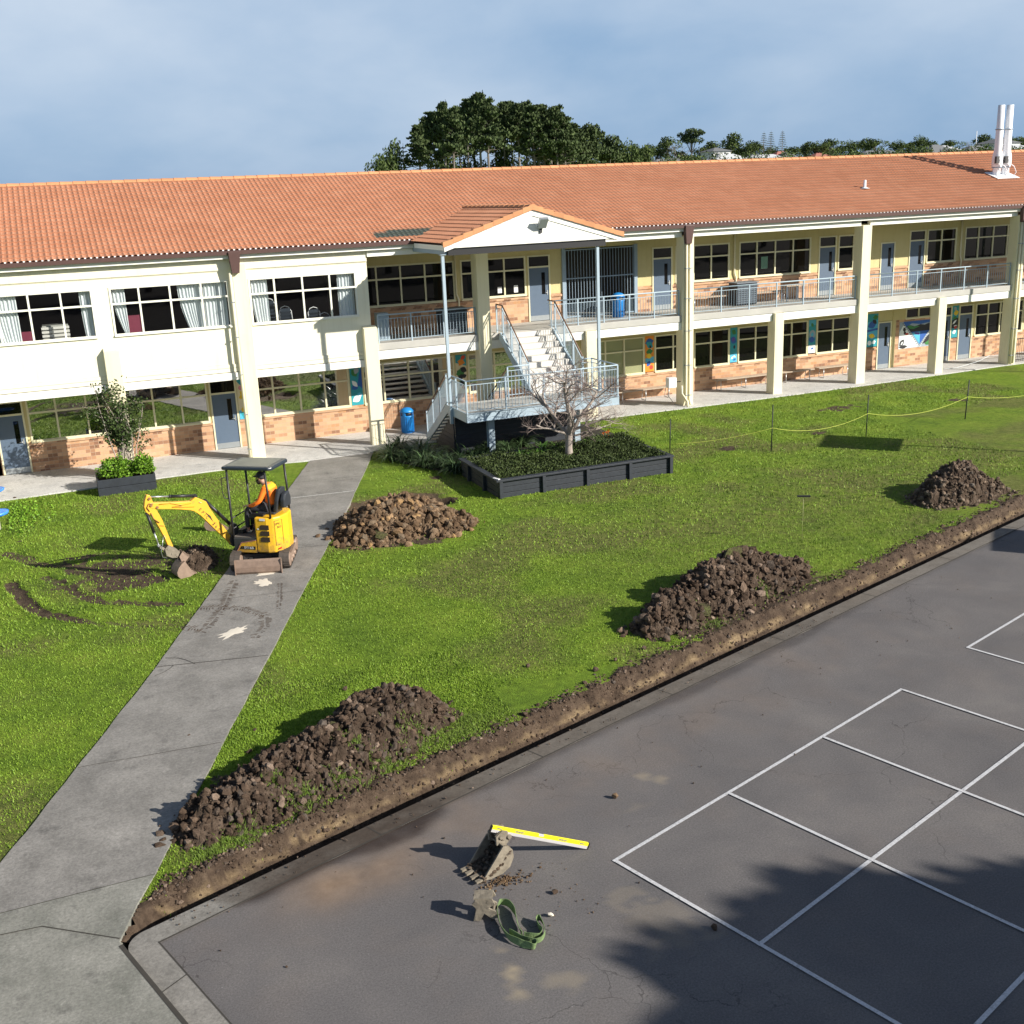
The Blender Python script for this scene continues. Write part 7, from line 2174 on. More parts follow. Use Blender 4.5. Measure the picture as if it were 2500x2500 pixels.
# yellow shoulder yoke of the jacket
names, edges = chainset([['chest', 'upper'], ['upper', 'shl'], ['upper', 'shr']])
yk = skin_obj('jacket_yoke', [J[n][0]+Vector((0, 0, 0.028)) for n in names], edges, [J[n][1]*1.05 for n in names], M['hivis_yellow'], person, root=1)
td = []
for sd in 'lr': td.append(['pelvis', 'hip'+sd, 'th'+sd, 'kn'+sd, 'sn'+sd, 'an'+sd])
names, edges = chainset(td)
skin_obj('trousers', [J[n][0] for n in names], edges, [J[n][1]*1.04+0.004 for n in names], M['cloth_dark'], person)
for sd in 'lr':
    names, edges = chainset([['an'+sd, 'he'+sd, 'to'+sd]]); skin_obj('boot', [J[n][0] for n in names], edges, [J[n][1]*1.25 for n in names], M['black'], person, root=1)
hc = J['head1'][0]
mb = MB(); ax = (X(-0.16, 0, 2.23)-X(-0.09, 0, 2.07)).normalized()
mb.lathe(hc+ax*0.015, [(0.112, -0.01), (0.114, 0.02), (0.106, 0.06), (0.085, 0.095), (0.05, 0.115), (0.01, 0.122)], 18, axis=ax)
mb.obox(hc+EF*0.11+EZ*0.015, EF*0.05, ES*0.07, EZ*0.006)
mb.build('cap', M['cloth_dark'], parent=person)
mb = MB(); mb.lathe(X(-0.045, 0, 1.965), [(0.02, -0.03), (0.055, 0.0), (0.072, 0.04), (0.065, 0.07)], 12, axis=(EZ*0.9+EF*-0.25).normalized()); mb.build('beard', M['hair'], parent=person)
mb = MB(); mb.tube([X(-0.015, 0, 2.10), X(0.012, 0, 2.06), X(-0.01, 0, 2.05)], [0.012, 0.018, 0.012], 8)
for sy in (0.035, -0.035): mb.lathe(X(-0.012, sy, 2.095), [(0.004, -0.006), (0.010, 0), (0.004, 0.006)], 8)
for sy in (0.094, -0.094): mb.obox(X(-0.12, sy, 2.08), EF*0.014, ES*0.006, EZ*0.026)
mb.build('face', M['skin'], parent=person)
bag = MB(); bag.prism([X(-0.62, -.20, 1.42), X(-0.62, .16, 1.42), X(-0.64, .18, 1.62), X(-0.64, .10, 1.76), X(-0.64, -.12, 1.78), X(-0.62, -.22, 1.60)], EF*0.02, EF*-0.10)
tag(bag.build('rucksack', M['seat'], origin=tuple(X(-0.65, 0, 1.42)), bevel=0.035, fixn=True), 'dark rucksack hung on the back of the digger seat', 'bag')

# spare narrow bucket on the grass behind the boom ---------------------------------------
def Q2(u, z, w_=0.0): return Vector((2.78, 28.35, 0.02))+Vector((0.95, -0.3, 0))*u+Vector((0.3, 0.95, 0))*w_+EZ*z
mb = bucket_mesh(Q2, None, [(0.62, .02), (.45, 0), (.22, 0), (.08, .05), (.02, .16), (.06, .28), (.16, .34)], -0.10, 0.10)
mb.obox(Q2(0.10, .36), Vector((0.08, 0, 0)), Vector((0, 0.05, 0)), EZ*0.05)
tag(mb.build('spare_bucket', M['worn_steel'], origin=tuple(Q2(0.3, 0))), 'narrow rusty spare digger bucket lying on the grass behind the yellow boom', 'digger bucket')

# ------------------------------------------------------------------ gear on the asphalt
BO = Vector((3.84, 11.02, 0.012)); BE = Vector((0.97, 0.24, 0)); BW = Vector((-0.24, 0.97, 0))
def Q3(u, z, w_=0.0): return BO+BE*u+BW*w_+EZ*z
bp3 = [(0.03, .03), (.15, .0), (.34, .0), (.45, .05), (.51, .16), (.50, .27), (.44, .35), (.36, .38)]
ab = thing('digger_bucket', 'muddy digging bucket standing on the asphalt under the yellow spirit level', 'digger bucket', tuple(BO))
mb = bucket_mesh(Q3, None, bp3, 0.0, 0.36, th=0.016); mb.build('shell', M['grey_mud_steel'], parent=ab)
mb = MB()
for w_ in (0.02, 0.13, 0.24, 0.34): mb.obox(Q3(-0.01, .035, w_), BE*0.055, BW*0.024, EZ*0.014)
mb.build('teeth', M['sand'] if False else M['grey_mud_steel'], parent=ab)
mb = MB()
for w_ in (0.10, 0.26): 
    mb.prism([Q3(.32, .36, w_), Q3(.47, .32, w_), Q3(.57, .39, w_), Q3(.55, .48, w_), Q3(.42, .53, w_), Q3(.32, .48, w_)], BW*-0.015, BW*0.015)
for (u, z) in ((.51, .42), (.39, .46)): mb.lathe(Q3(u, z, 0.06), [(0.03, 0), (0.03, 0.24)], 12, axis=BW)
mb.build('mounting_ears', M['grey_mud_steel'], parent=ab, fixn=True)
rnd = random.Random(22); mb = MB()
for _ in range(240):
    t = rnd.random(); u = 0.03+0.45*t; z = 0.02+0.25*t*t
    w_ = rnd.choice((rnd.uniform(0.01, 0.35), 0.355, 0.0)) if rnd.random() < 0.5 else rnd.uniform(0.02, 0.34)
    clod(mb, Q3(u, z+rnd.uniform(0, 0.04), w_), rnd.uniform(0.010, 0.032), rnd)
for _ in range(50): clod(mb, Q3(rnd.uniform(0.34, 0.55), rnd.uniform(0.36, 0.50), rnd.uniform(0.08, 0.28)), rnd.uniform(0.010, 0.026), rnd)
tag(mb.build('caked_mud', M['dullsoil'], parent=ab), kind='stuff')
rnd = random.Random(2); mb = MB()
for _ in range(230):
    a = rnd.uniform(0, 6.28); r_ = abs(rnd.gauss(0, 0.16))
    x, y = 4.12+r_*math.cos(a)*1.2, 10.95+r_*math.sin(a)*0.45
    clod(mb, Vector((x, y, 0.012)), rnd.uniform(0.006, 0.022), rnd)
for _ in range(60): clod(mb, Vector((rnd.uniform(3.7, 5.0), rnd.uniform(9.9, 11.1), 0.01)), rnd.uniform(0.004, 0.012), rnd)
tag(mb.build('spilt_soil', M['claysoil'], origin=(4.1, 10.95, 0)), 'crumbs of brown soil spilt on the asphalt round the bucket', 'soil', kind='stuff')
mb = MB(); rnd = random.Random(12)
for _ in range(70):
    u, v = rnd.uniform(0.5, 18), KW+abs(rnd.gauss(0.5, 1.9))
    x, y, _z = kp(u, v); clod(mb, Vector((x, y, 0.012)), rnd.uniform(0.005, 0.018), rnd)
for _ in range(150):
    u = rnd.uniform(0.3, 14); x, y, _z = kp(u, rnd.uniform(-0.02, KW*0.9)); clod(mb, Vector((x, y, 0.035)), rnd.uniform(0.004, 0.016), rnd)
tag(mb.build('crumbs', M['topsoil'], origin=(6, 11, 0)), 'scattered crumbs of earth on the kerb and asphalt', 'soil crumbs', kind='stuff')
for i, (x, y, r_, lb) in enumerate(((6.25, 12.05, .055, 'brown lump on the asphalt between the kerb and the court corner'), (5.95, 9.05, .05, 'dark stone on the asphalt inside the near court square'), (4.59, 10.45, .045, 'small dark stone right of the bucket on the asphalt'), (4.36, 10.08, .035, 'pale stone on the asphalt right of the green sling'))):
    mb = MB(); clod(mb, Vector((x, y, 0.02+r_*0.3)), r_, random.Random(i+50)); tag(mb.build('stone', M['claysoil'] if i == 0 else (M['sand'] if i == 3 else M['topsoil']), origin=(x, y, 0.01)), lb, 'stone')
# level
la, lb_ = Vector((4.09, 11.262, 0.585)), Vector((5.37, 11.115, 0.045))
lvl = thing('spirit_level', 'long yellow and silver spirit level propped with one end on the muddy bucket', 'spirit level', tuple(lb_))
d = (lb_-la); dn = d.normalized(); sd_ = dn.cross(EZ).normalized(); upv = sd_.cross(dn)
if upv.z < 0: upv = -upv
sd_ = Vector((sd_.x, sd_.y, sd_.z))
if sd_.y > 0: sd_ = -sd_
mid = (la+lb_)/2
mb = MB(); mb.obox(mid, d*0.5, sd_*0.015, upv*0.042); mb.build('body', M['alu'], parent=lvl, bevel=0.002)
mb = MB()
for (t0, t1) in ((0.012, 0.475), (0.525, 0.988)): mb.obox(la+d*((t0+t1)/2)+upv*0.0225, d*((t1-t0)/2), sd_*0.0165, upv*0.0215)
mb.obox(la+d*0.5+upv*0.010, d*0.026, sd_*0.0165, upv*0.009)
mb.build('yellow_face', M['level_yellow'], parent=lvl)
mb = MB()
for t in (0.5,): mb.obox(la+d*t+upv*0.031, d*0.022, sd_*0.013, upv*0.010)
mb.build('vial', M['dark_steel'], parent=lvl)
mb = MB()
for t in (0.28, 0.72):
    for k in range(7): mb.obox(la+d*(t-0.036+k*0.012)+upv*0.020+sd_*0.0168, d*0.0035, sd_*0.0005, upv*(0.010 if k % 2 else 0.007))
    mb.obox(la+d*t+upv*0.032+sd_*0.0168, d*0.05, sd_*0.0005, upv*0.002)
for t in (0.08, 0.92): mb.obox(la+d*t+upv*0.022+sd_*0.0168, d*0.022, sd_*0.0005, upv*0.006)
mb.build('markings', plain('violet_ink', (0.10, 0.08, 0.22), 0.5), parent=lvl)
mb = MB()
for t in (0.004, 0.996): mb.obox(la+d*t, d*0.006, sd_*0.018, upv*0.044)
mb.build('end_cap', M['black'], parent=lvl)
# quick hitch bracket
hk = thing('coupler_bracket', 'small grey steel coupler frame standing on the asphalt beside the green sling', 'machine part', (3.66, 10.42, 0.012))
HO = Vector((3.66, 10.42, 0.012)); HE = Vector((0.90, -0.42, 0)); HW_ = Vector((0.42, 0.90, 0))
mb = MB()
for w_ in (-0.085, 0.085):
    c_ = HO+HW_*w_
    mb.prism([c_+HE*a+EZ*b for a, b in ((-0.13, 0), (-0.05, 0), (0.0, .10), (.10, .02), (.15, .04), (.14, .12), (.05, .17), (.13, .22), (.10, .29), (-0.10, .28), (-0.14, .22), (-0.09, .16))], HW_*-0.012, HW_*0.012)
mb.build('side_plate', M['grey_mud_steel'], parent=hk, fixn=True)
mb = MB()
for a, b in ((-0.09, .03), (.10, .07), (.06, .25), (-0.09, .24)): mb.lathe(HO+HE*a+EZ*b-HW_*0.10, [(0.024, 0), (0.024, 0.20)], 10, axis=HW_)
mb.obox(HO+EZ*0.285-HE*0.01, HE*0.11, HW_*0.085, EZ*0.008)
mb.build('cross_pin', M['grey_mud_steel'], parent=hk)
# webbing sling
def ribbon(mb, pts, h, z0=0.012, th=0.006, tilt=0.15):
    # smooth the path
    P_ = [Vector((x, y, 0)) for x, y in pts]
    sm = []
    for i in range(len(P_)-1):
        p0, p1, p2, p3 = P_[max(i-1, 0)], P_[i], P_[i+1], P_[min(i+2, len(P_)-1)]
        for k in range(5):
            t = k/5
            sm.append(0.5*((2*p1)+(p2-p0)*t+(2*p0-5*p1+4*p2-p3)*t*t+(3*p1-p0-3*p2+p3)*t**3))
    sm.append(P_[-1])
    V = []
    for i, p in enumerate(sm):
        d_ = (sm[min(i+1, len(sm)-1)]-sm[max(i-1, 0)]).normalized(); n2 = Vector((-d_.y, d_.x, 0))
        tl = tilt*math.sin(i*0.25)*h
        lift = 0.010*abs(math.sin(i*0.37))
        V += [p+n2*(-th/2)+EZ*(z0+lift), p+n2*(th/2)+EZ*(z0+lift), p+n2*(th/2+tl)+EZ*(z0+h+lift), p+n2*(-th/2+tl)+EZ*(z0+h+lift)]
    n_ = len(sm); F = []
    for i in range(n_-1):
        a = i*4
        for q in range(4): F.append((a+q, a+(q+1) % 4, a+4+(q+1) % 4, a+4+q))
    F += [(0, 1, 2, 3), (4*n_-4, 4*n_-1, 4*n_-2, 4*n_-3)]
    mb.add(V, F, False)
mb = MB()
ribbon(mb, [(3.95, 9.70), (3.97, 9.65), (3.93, 9.62), (3.88, 9.66), (3.80, 9.75), (3.75, 9.87), (3.74, 10.01), (3.76, 10.2), (3.79, 10.38), (3.85, 10.50), (3.91, 10.52), (3.96, 10.45), (3.98, 10.32), (3.96, 10.16), (3.92, 9.97), (3.90, 9.86)], 0.085, tilt=0.25)
ribbon(mb, [(3.79, 9.98), (3.82, 9.87), (3.88, 9.78), (3.96, 9.72), (4.06, 9.70), (4.15, 9.79), (4.20, 9.92), (4.21, 10.02), (4.185, 10.05), (4.15, 10.00), (4.13, 9.90), (4.12, 9.82), (4.06, 9.765), (3.97, 9.79), (3.91, 9.84)], 0.08, tilt=0.2)
tag(mb.build('lifting_sling', M['sling'], origin=(3.95, 10.0, 0.012)), 'green webbing lifting sling lying in loops on the asphalt', 'sling')

# ------------------------------------------------------------------ stakes and rope
stk_pos = [(17.42, 29.42, 1.12), (20.17, 27.86, 1.52), (23.93, 27.92, 1.42), (28.49, 28.28, 1.38), (34.5, 28.6, 1.35)]
for i, (x, y, h) in enumerate(stk_pos):
    mb = MB(); mb.tube([(x, y, -0.05), (x+(0.02 if i < 3 else 0.06), y, h)], 0.017 if i < 3 else 0.02, 6)
    tag(mb.build('stake', M['stake'], origin=(x, y, 0)), ['thin dark stake at the right corner of the large black planter', 'tallest dark stake, second along the yellow rope from the planter', 'thin dark stake in front of the dark board-shaped shadow', 'dark stake with a pale mark, fourth along the yellow rope', 'dark stake at the far end of the rope'][i], 'stake', 'stakes carrying the yellow rope')
pts = []
hz = [0.30, 0.78, 0.80, 0.80, 0.8]
for i in range(4):
    (x0, y0, _), (x1, y1, _) = stk_pos[i], stk_pos[i+1]
    for k in range(13 if i == 3 else 12):
        t = k/12; sag = (0.10 if i == 0 else 0.28)*4*t*(1-t)
        pts.append((x0+(x1-x0)*t+0.02, y0+(y1-y0)*t-0.02, hz[i]+(hz[i+1]-hz[i])*t-sag))
mb = MB(); mb.tube(pts, 0.008, 5); tag(mb.build('rope', M['rope'], origin=pts[0]), 'thin yellow rope strung between the dark stakes across the lawn', 'rope')
mb = MB(); mb.tube([(34.8, 36.2, 0.10), (35.8, 36.2, 0.08), (37.0, 36.2, 0.25), (38.15, 36.2, 0.62)], 0.010, 5)
tag(mb.build('rope', M['curtain'], origin=(36, 36.2, 0.1)), 'pale rope sagging between the two far right columns under the balcony', 'rope')
tb = thing('tee_handle_probe', 'thin probe with a short black cross handle standing upright in the lawn', 'probe', (15.48, 20.08, 0))
mb = MB(); mb.tube([(15.48, 20.08, -0.05), (15.48, 20.08, 1.10)], 0.0045, 6); mb.build('rod', M['bench_edge'], parent=tb)
mb = MB(); mb.bar((15.345, 20.14, 1.125), (15.62, 20.01, 1.115), 0.04, 0.04); mb.build('handle', M['black'], parent=tb)

# ------------------------------------------------------------------ benches, bins, racks on the walkways
def bench(L_, h, wallside=True):
    b_ = thing('bench', 'x', 'bench', (0, 0, 0), local=True)
    for k in range(2): MB().box(-L_/2, L_/2, -0.17+0.18*k, -0.005+0.18*k, h-0.04, h).build('seat_plank', M['bench_wood'], parent=b_, bevel=0.005)
    n_ = max(2, int(round(L_/1.0)))
    for k in range(n_):
        x = -L_/2+0.25+(L_-0.5)*k/(n_-1)
        mb = MB(); mb.tube([(x, -0.14, h-0.04), (x-0.03, -0.20, 0.01), (x-0.03, 0.14, 0.01), (x, 0.12, h-0.04)], 0.016, 6); mb.build('leg', M['metal'], parent=b_)
    return b_
bl = [((21.1, 37.62, 0.058), 2.6, 0.44, 'ground floor bench under the blinds, nearest the staircase'), ((25.85, 37.72, 0.058), 2.9, 0.44, 'ground floor bench between the downpipe column and the next short column'),
      ((28.45, 37.72, 0.058), 1.7, 0.44, 'short ground floor bench just right of the short middle column'), ((30.40, 37.72, 0.058), 1.75, 0.44, 'ground floor bench furthest right, ending by the dark doorway'),
      ((23.95, 37.65, 3.47), 1.75, 0.42, 'balcony bench left of the slatted bag rack'), ((26.85, 37.65, 3.47), 1.95, 0.42, 'balcony bench under the long upper window, right of the slatted bag rack'), ((29.2, 37.65, 3.47), 0.1, 0.42, None)]
for loc, L_, h, lbl in bl:
    if lbl is None: continue
    b_ = bench(L_, h); b_.location = loc; b_['label'] = 'timber '+lbl; b_['group'] = 'timber benches along the classroom walls'
def bin_():
    b_ = thing('litter_bin', 'x', 'litter bin', (0, 0, 0), local=True)
    mb = MB(); mb.lathe((0, 0, 0), [(0.19, 0), (0.21, 0.03), (0.23, 0.58), (0.245, 0.60), (0.245, 0.64)], 20)
    for k in range(20):
        a = 2*math.pi*k/20; mb.obox((0.222*math.cos(a), 0.222*math.sin(a), 0.30), (0.012*math.cos(a), 0.012*math.sin(a), 0), (-0.010*math.sin(a), 0.010*math.cos(a), 0), (0, 0, 0.27))
    mb.build('drum', M['blue_bin'], parent=b_)
    mb = MB()
    mb.lathe((0, 0, 0), [(0.255, 0.76), (0.26, 0.79), (0.20, 0.86), (0.12, 0.90), (0.02, 0.92)], 20)
    for k in range(4):
        a = math.pi/4+math.pi/2*k; mb.obox((0.225*math.cos(a), 0.225*math.sin(a), 0.70), (0.02*math.cos(a), 0.02*math.sin(a), 0), (-0.05*math.sin(a), 0.05*math.cos(a), 0), (0, 0, 0.065))
    mb.build('lid', M['blue_bin'], parent=b_)
    mb = MB(); mb.lathe((0, 0, 0), [(0.20, 0.641), (0.20, 0.76)], 16); mb.build('opening', M['black'], parent=b_)
    return b_
bn = bin_(); bn.location = (11.07, 36.95, 0.058); bn['label'] = 'blue ribbed litter bin at ground level left of the staircase foot'; bn['group'] = 'blue litter bins'
dup(bn, (19.71, 37.1, 3.47), 0.3, 'blue ribbed litter bin up on the balcony by the barred gate', 'blue litter bins')
def rack():
    b_ = thing('slatted_rack', 'x', 'rack', (0, 0, 0), local=True)
    mb = MB(); mb.box(-0.48, 0.48, -0.02, 0.55, 0.02, 0.86); mb.build('body', M['seat'], parent=b_)
    mb = MB()
    for k in range(9):
        mb.box(-0.47, 0.47, -0.05, -0.022, 0.07+k*0.083, 0.125+k*0.083)
    for k in range(7): mb.box(-0.45+k*0.145, -0.435+k*0.145, -0.058, -0.051, 0.05, 0.82)
    mb.build('slats', plain('slate_slats', (0.10, 0.125, 0.155), 0.6), parent=b_)
    mb = MB(); mb.box(-0.52, 0.52, -0.09, 0.60, 0.862, 0.90); mb.build('top', plain('slate_top', (0.16, 0.18, 0.21), 0.6), parent=b_)
    return b_
rk = rack(); rk.location = (25.55, 37.2, 3.47); rk['label'] = 'slate-grey slatted rack on the sunny balcony between two benches'; rk['group'] = 'slatted racks on the balcony'
dup(rk, (12.85, 36.35, 3.47), 0.0, 'slate-grey slatted rack in the shaded balcony corner left of the staircase', 'slatted racks on the balcony')
eb_ = thing('electrical_cabinet', 'pale grey upright cabinet on the shaded balcony beside the flush classroom wall', 'cabinet', (10.3, 36.6, 3.47))
MB().box(10.1, 10.5, 36.4, 36.8, 3.48, 4.40).build('body', M['steel'], parent=eb_, bevel=0.008); MB().box(10.13, 10.47, 36.385, 36.398, 3.55, 4.33).build('door', M['steel_dark'], parent=eb_)
tbx = thing('table', 'small balcony table with blue-green legs under the long upper window', 'table', (28.0, 37.2, 3.47))
MB().box(27.3, 28.2, 36.95, 37.4, 4.08, 4.12).build('table_top', M['bench_wood'], parent=tbx)
for x in (27.35, 28.1):
    for y in (37.0, 37.35): MB().bar((x, y, 3.475), (x, y, 4.08), 0.03, 0.03).build('leg', M['door'], parent=tbx)
# dark fence panel beyond the last column
fn_ = thing('black_fence', 'short black metal picket fence beyond the far right column', 'fence', (39.0, 35.9, 0.05))
mb = MB()
for k in range(26): mb.tube([(38.75+k*0.11, 35.95, 0.08), (38.75+k*0.11, 35.95, 1.12)], 0.010, 4, False)
mb.build('pickets', M['black'], parent=fn_)
mb = MB(); mb.bar((38.7, 35.95, 1.08), (41.6, 35.95, 1.08), 0.04, 0.03); mb.bar((38.7, 35.95, 0.16), (41.6, 35.95, 0.16), 0.04, 0.03); mb.build('rails', M['black'], parent=fn_)
# drinking fountain cut by the left edge
df = thing('drinking_fountain', 'blue and grey drinking fountain at the far left edge of the picture', 'drinking fountain', (-2.28, 31.4, 0))
mb = MB(); mb.tube([(-2.28, 31.4, 0), (-2.28, 31.4, 1.05)], 0.10, 14); mb.build('pedestal', M['step'], parent=df)
mb = MB(); mb.lathe((-2.28, 31.4, 1.0), [(0.12, 0), (0.34, 0.10), (0.36, 0.14), (0.30, 0.14), (0.10, 0.06)], 18); mb.build('bowl', M['blue_light'], parent=df)
mb = MB(); mb.lathe((-2.22, 31.2, 0.42), [(0.10, 0), (0.30, 0.08), (0.32, 0.15), (0.26, 0.15), (0.10, 0.08)], 18); mb.build('lower_bowl', M['blue_light'], parent=df)

# weeds at the wall foot near the fountain
mb = MB(); rnd = random.Random(41)
for _ in range(900):
    x, y = -2.0+abs(rnd.gauss(0, 0.55)), 32.6+rnd.gauss(0, 1.0)
    if y > 34.3: continue
    leaf_quad(mb, Vector((x, y, 0.03+0.05*rnd.random())), rnd.uniform(0.04, 0.09), rnd, 0.7, 0.3)
tag(mb.build('weeds', M['geranium'], origin=(-1.8, 32.8, 0)), 'low leafy weeds in the grass near the drinking fountain', 'weeds', kind='stuff')

# ------------------------------------------------------------------ court furniture and trees outside the frame that throw the shadows on the ground
def hoop(cx, cy, zc, bw, bh, poleto, lbl):
    h_ = thing('basketball_hoop', lbl, 'basketball hoop', (cx, cy, 0), 'basketball hoops')
    rightv = Vector((0.72, 0.69, 0)).normalized() if bw > 0 else Vector((1, 0, 0))
    c_ = Vector((cx, cy, zc)); nrm = rightv.cross(EZ)
    mb = MB(); mb.obox(c_, rightv*abs(bw)/2, nrm*0.02, EZ*bh/2); mb.build('backboard', M['sign_white'], parent=h_)
    pp = c_+nrm*poleto
    mb = MB(); mb.tube([(pp.x, pp.y, 0), (pp.x, pp.y, zc-0.5), tuple(c_+nrm*0.03)], 0.05, 10); mb.build('pole', M['steel_dark'], parent=h_)
    mb = MB(); mb.tube([tuple(c_-nrm*0.25-EZ*bh*0.3+Vector((0.22*math.cos(2*math.pi*k/16), 0.22*math.sin(2*math.pi*k/16), 0))) for k in range(17)], 0.012, 6); mb.build('ring', M['orange'], parent=h_)
k_ = 1/math.tan(SUN_EL)
zc = 3.05
cc_ = Vector((23.2, 27.35, 0))+SUN_DIR*zc*k_
hoop(cc_.x, cc_.y, zc, 1.8, 1.25, 0.5, 'basketball hoop on the lawn just outside the right edge of the picture')
cc_ = Vector((20.15, 17.25, 0))+SUN_DIR*3.0*k_
hoop(cc_.x, cc_.y, 3.0, 1.8, 1.2, 0.5, 'basketball hoop at the asphalt edge outside the right of the picture')
# ------------------------------------------------------------------ distant hill, trees and houses
def terr(x, y):
    if y < 150: z = 5.0*sstep(66, 150, y)
    else: z = 5.0+7.0*sstep(140, 245, y)
    return z-0.02+0.5*nz(x, y, 0, 0.02)*sstep(70, 150, y)
xs_ = [-500+20*i for i in range(70)]; ys_ = [60+10*i for i in range(60)]
grid_sheet('hill', xs_, ys_, lambda x, y: ((x, y, terr(x, y)-(0.5 if y < 61 else 0)), (0, 0, 0.3)), M['lawn'])

def pine_mesh(seed, h=18.0, low=0.42, spread=2.6, mt='pine', ncl=34, bark='bark_grey'):
    rnd = random.Random(seed)
    tr_, fo = MB(), MB()
    lean = (rnd.uniform(-.5, .5), rnd.uniform(-.5, .5))
    def tp(t): return Vector((lean[0]*t*t, lean[1]*t*t, h*t))
    tr_.tube([tp(k/8) for k in range(9)], [0.24*(1-0.82*k/8)+0.02 for k in range(9)], 6, False)
    for k in range(ncl):
        t = low+(1-low)*(k+rnd.random()*0.8)/ncl
        if t > 0.985: t = 0.985
        rel = (t-low)/(1-low)
        L_ = spread*(1.0-0.90*rel**1.15)*rnd.uniform(0.55, 1.15)
        a = k*2.4+rnd.uniform(-.5, .5)
        b0_ = tp(t); b1_ = b0_+Vector((math.cos(a)*L_, math.sin(a)*L_, L_*rnd.uniform(0.10, 0.55)))
        tr_.tube([b0_, b0_.lerp(b1_, 0.5)+Vector((0, 0, -0.1)), b1_], [0.06, 0.045, 0.02], 4, False)
        for c in (1.0, 0.66, 0.38):
            if c < 0.5 and rel < 0.35 and rnd.random() < 0.6: continue
            p = b0_.lerp(b1_, c)+Vector((rnd.gauss(0, .2), rnd.gauss(0, .2), 0.15))
            rr2 = rnd.uniform(0.35, 0.70)*(1.0 if c > 0.5 else 0.7)*(1-0.35*rel)
            for _ in range(34):
                d = Vector((rnd.gauss(0, 1), rnd.gauss(0, 1), rnd.gauss(0, .62)))
                q = p+d*rr2*0.55
                dv_ = (d.normalized()*0.5+Vector((rnd.gauss(0, .35), rnd.gauss(0, .35), 1.0))).normalized()*rnd.uniform(0.28, 0.5)
                s_ = dv_.cross(Vector((rnd.gauss(0, 1), rnd.gauss(0, 1), rnd.gauss(0, 1)))).normalized()*rnd.uniform(0.07, 0.13)
                fo.add([q-s_, q+s_, q+dv_*0.6+s_*1.3, q+dv_, q+dv_*0.6-s_*1.3], [(0, 1, 2, 3, 4)])
    # bare dead branches low on the trunk
    for k in range(9):
        t = rnd.uniform(0.18, low+0.08); a = rnd.uniform(0, 6.28); L_ = rnd.uniform(0.6, 1.9)
        b0_ = tp(t); tr_.tube([b0_, b0_+Vector((math.cos(a)*L_*.6, math.sin(a)*L_*.6, 0.0)), b0_+Vector((math.cos(a)*L_, math.sin(a)*L_, -0.15))], [0.045, 0.03, 0.012], 3, False)
    return tr_, fo, M[mt], M[bark]
def crown_mesh(seed, h=7.0, r=2.6, mt='bush', n_=1500, trunk_t=0.35, size=0.42, flat=0.75):
    rnd = random.Random(seed)
    tr_, fo = MB(), MB()
    tr_.tube([(0, 0, 0), (0.1, 0, h*0.3), (0, 0.1, h*0.62)], [0.22, 0.17, 0.08], 6, False)
    lobes = []
    for k in range(11):
        a = rnd.uniform(0, 6.28); q = rnd.uniform(0.15, 0.75)*r
        c = Vector((q*math.cos(a), q*math.sin(a), h*(trunk_t+0.16)+(h*(0.80-trunk_t))*rnd.random()**0.8*(1-0.4*q/r)))
        lobes.append((c, rnd.uniform(0.30, 0.52)*r)); tr_.tube([(0, 0, h*0.34), tuple(c*0.6+Vector((0, 0, h*0.16))), tuple(c)], [0.09, 0.05, 0.02], 4, False)
    for k in range(n_):
        c, rl = lobes[k % 11]
        d = Vector((rnd.gauss(0, 1), rnd.gauss(0, 1), rnd.gauss(0, flat))).normalized()
        p = c+Vector((d.x, d.y, d.z*flat))*rl*(0.55+0.55*rnd.random()**0.5)
        leaf_quad(fo, p, rnd.uniform(0.6, 1.1)*size, rnd, 0.8)
    return tr_, fo, M[mt], M['bark_grey']
def norfolk_mesh(seed, h=11.0):
    rnd = random.Random(seed)
    tr_, fo = MB(), MB(); tr_.tube([(0, 0, 0), (0, 0, h)], [0.16, 0.02], 6, False)
    nl = 17
    for k in range(nl):
        z = h*(0.12+0.86*k/nl); L_ = 1.7*(1-k/nl)**0.8+0.12
        for m_ in range(6):
            a = m_*math.pi/3+k*0.5; e = Vector((math.cos(a), math.sin(a), 0.14)); tr_.tube([(0, 0, z), tuple(Vector((0, 0, z))+e*L_)], [0.03, 0.01], 3, False)
            for c in range(5):
                p = Vector((0, 0, z))+e*L_*(0.35+0.16*c)
                s_ = Vector((-math.sin(a), math.cos(a), 0.1))*0.16
                fo.add([p-s_, p+e*0.22, p+s_, p+Vector((0, 0, 0.16))], [(0, 1, 2, 3)])
    return tr_, fo, M['pine_light'], M['bark_grey']
def bare_mesh(seed, h=7.0):
    rnd = random.Random(seed); tr_ = MB(); tw_ = MB()
    def g(p, d, L_, r, l):
        q = p+d*L_; (tr_ if l < 2 else tw_).tube([p, p.lerp(q, .5)+Vector((rnd.gauss(0, .08), rnd.gauss(0, .08), 0))*L_, q], [r, r*.8, r*.55], 4 if l < 2 else 3, False)
        if l < 5:
            for _ in range(3 if l < 4 else 2):
                g(q, (d+Vector((rnd.gauss(0, .5), rnd.gauss(0, .5), rnd.gauss(0.05, .3)))).normalized(), L_*rnd.uniform(.6, .8), r*.6, l+1)
    g(Vector((0, 0, 0)), Vector((0, 0, 1)), h*0.3, 0.15, 0)
    return tr_, tw_, M['bark_grey'], M['bark_grey']
def make_tree(nm, ms, crown='crown'):
    tr_, fo, mf, mb2 = ms
    r_ = thing(nm, 'x', 'tree', (0, 0, 0), local=True)
    tr_.build('trunk', mb2, parent=r_); fo.build(crown, mf, parent=r_)
    return r_
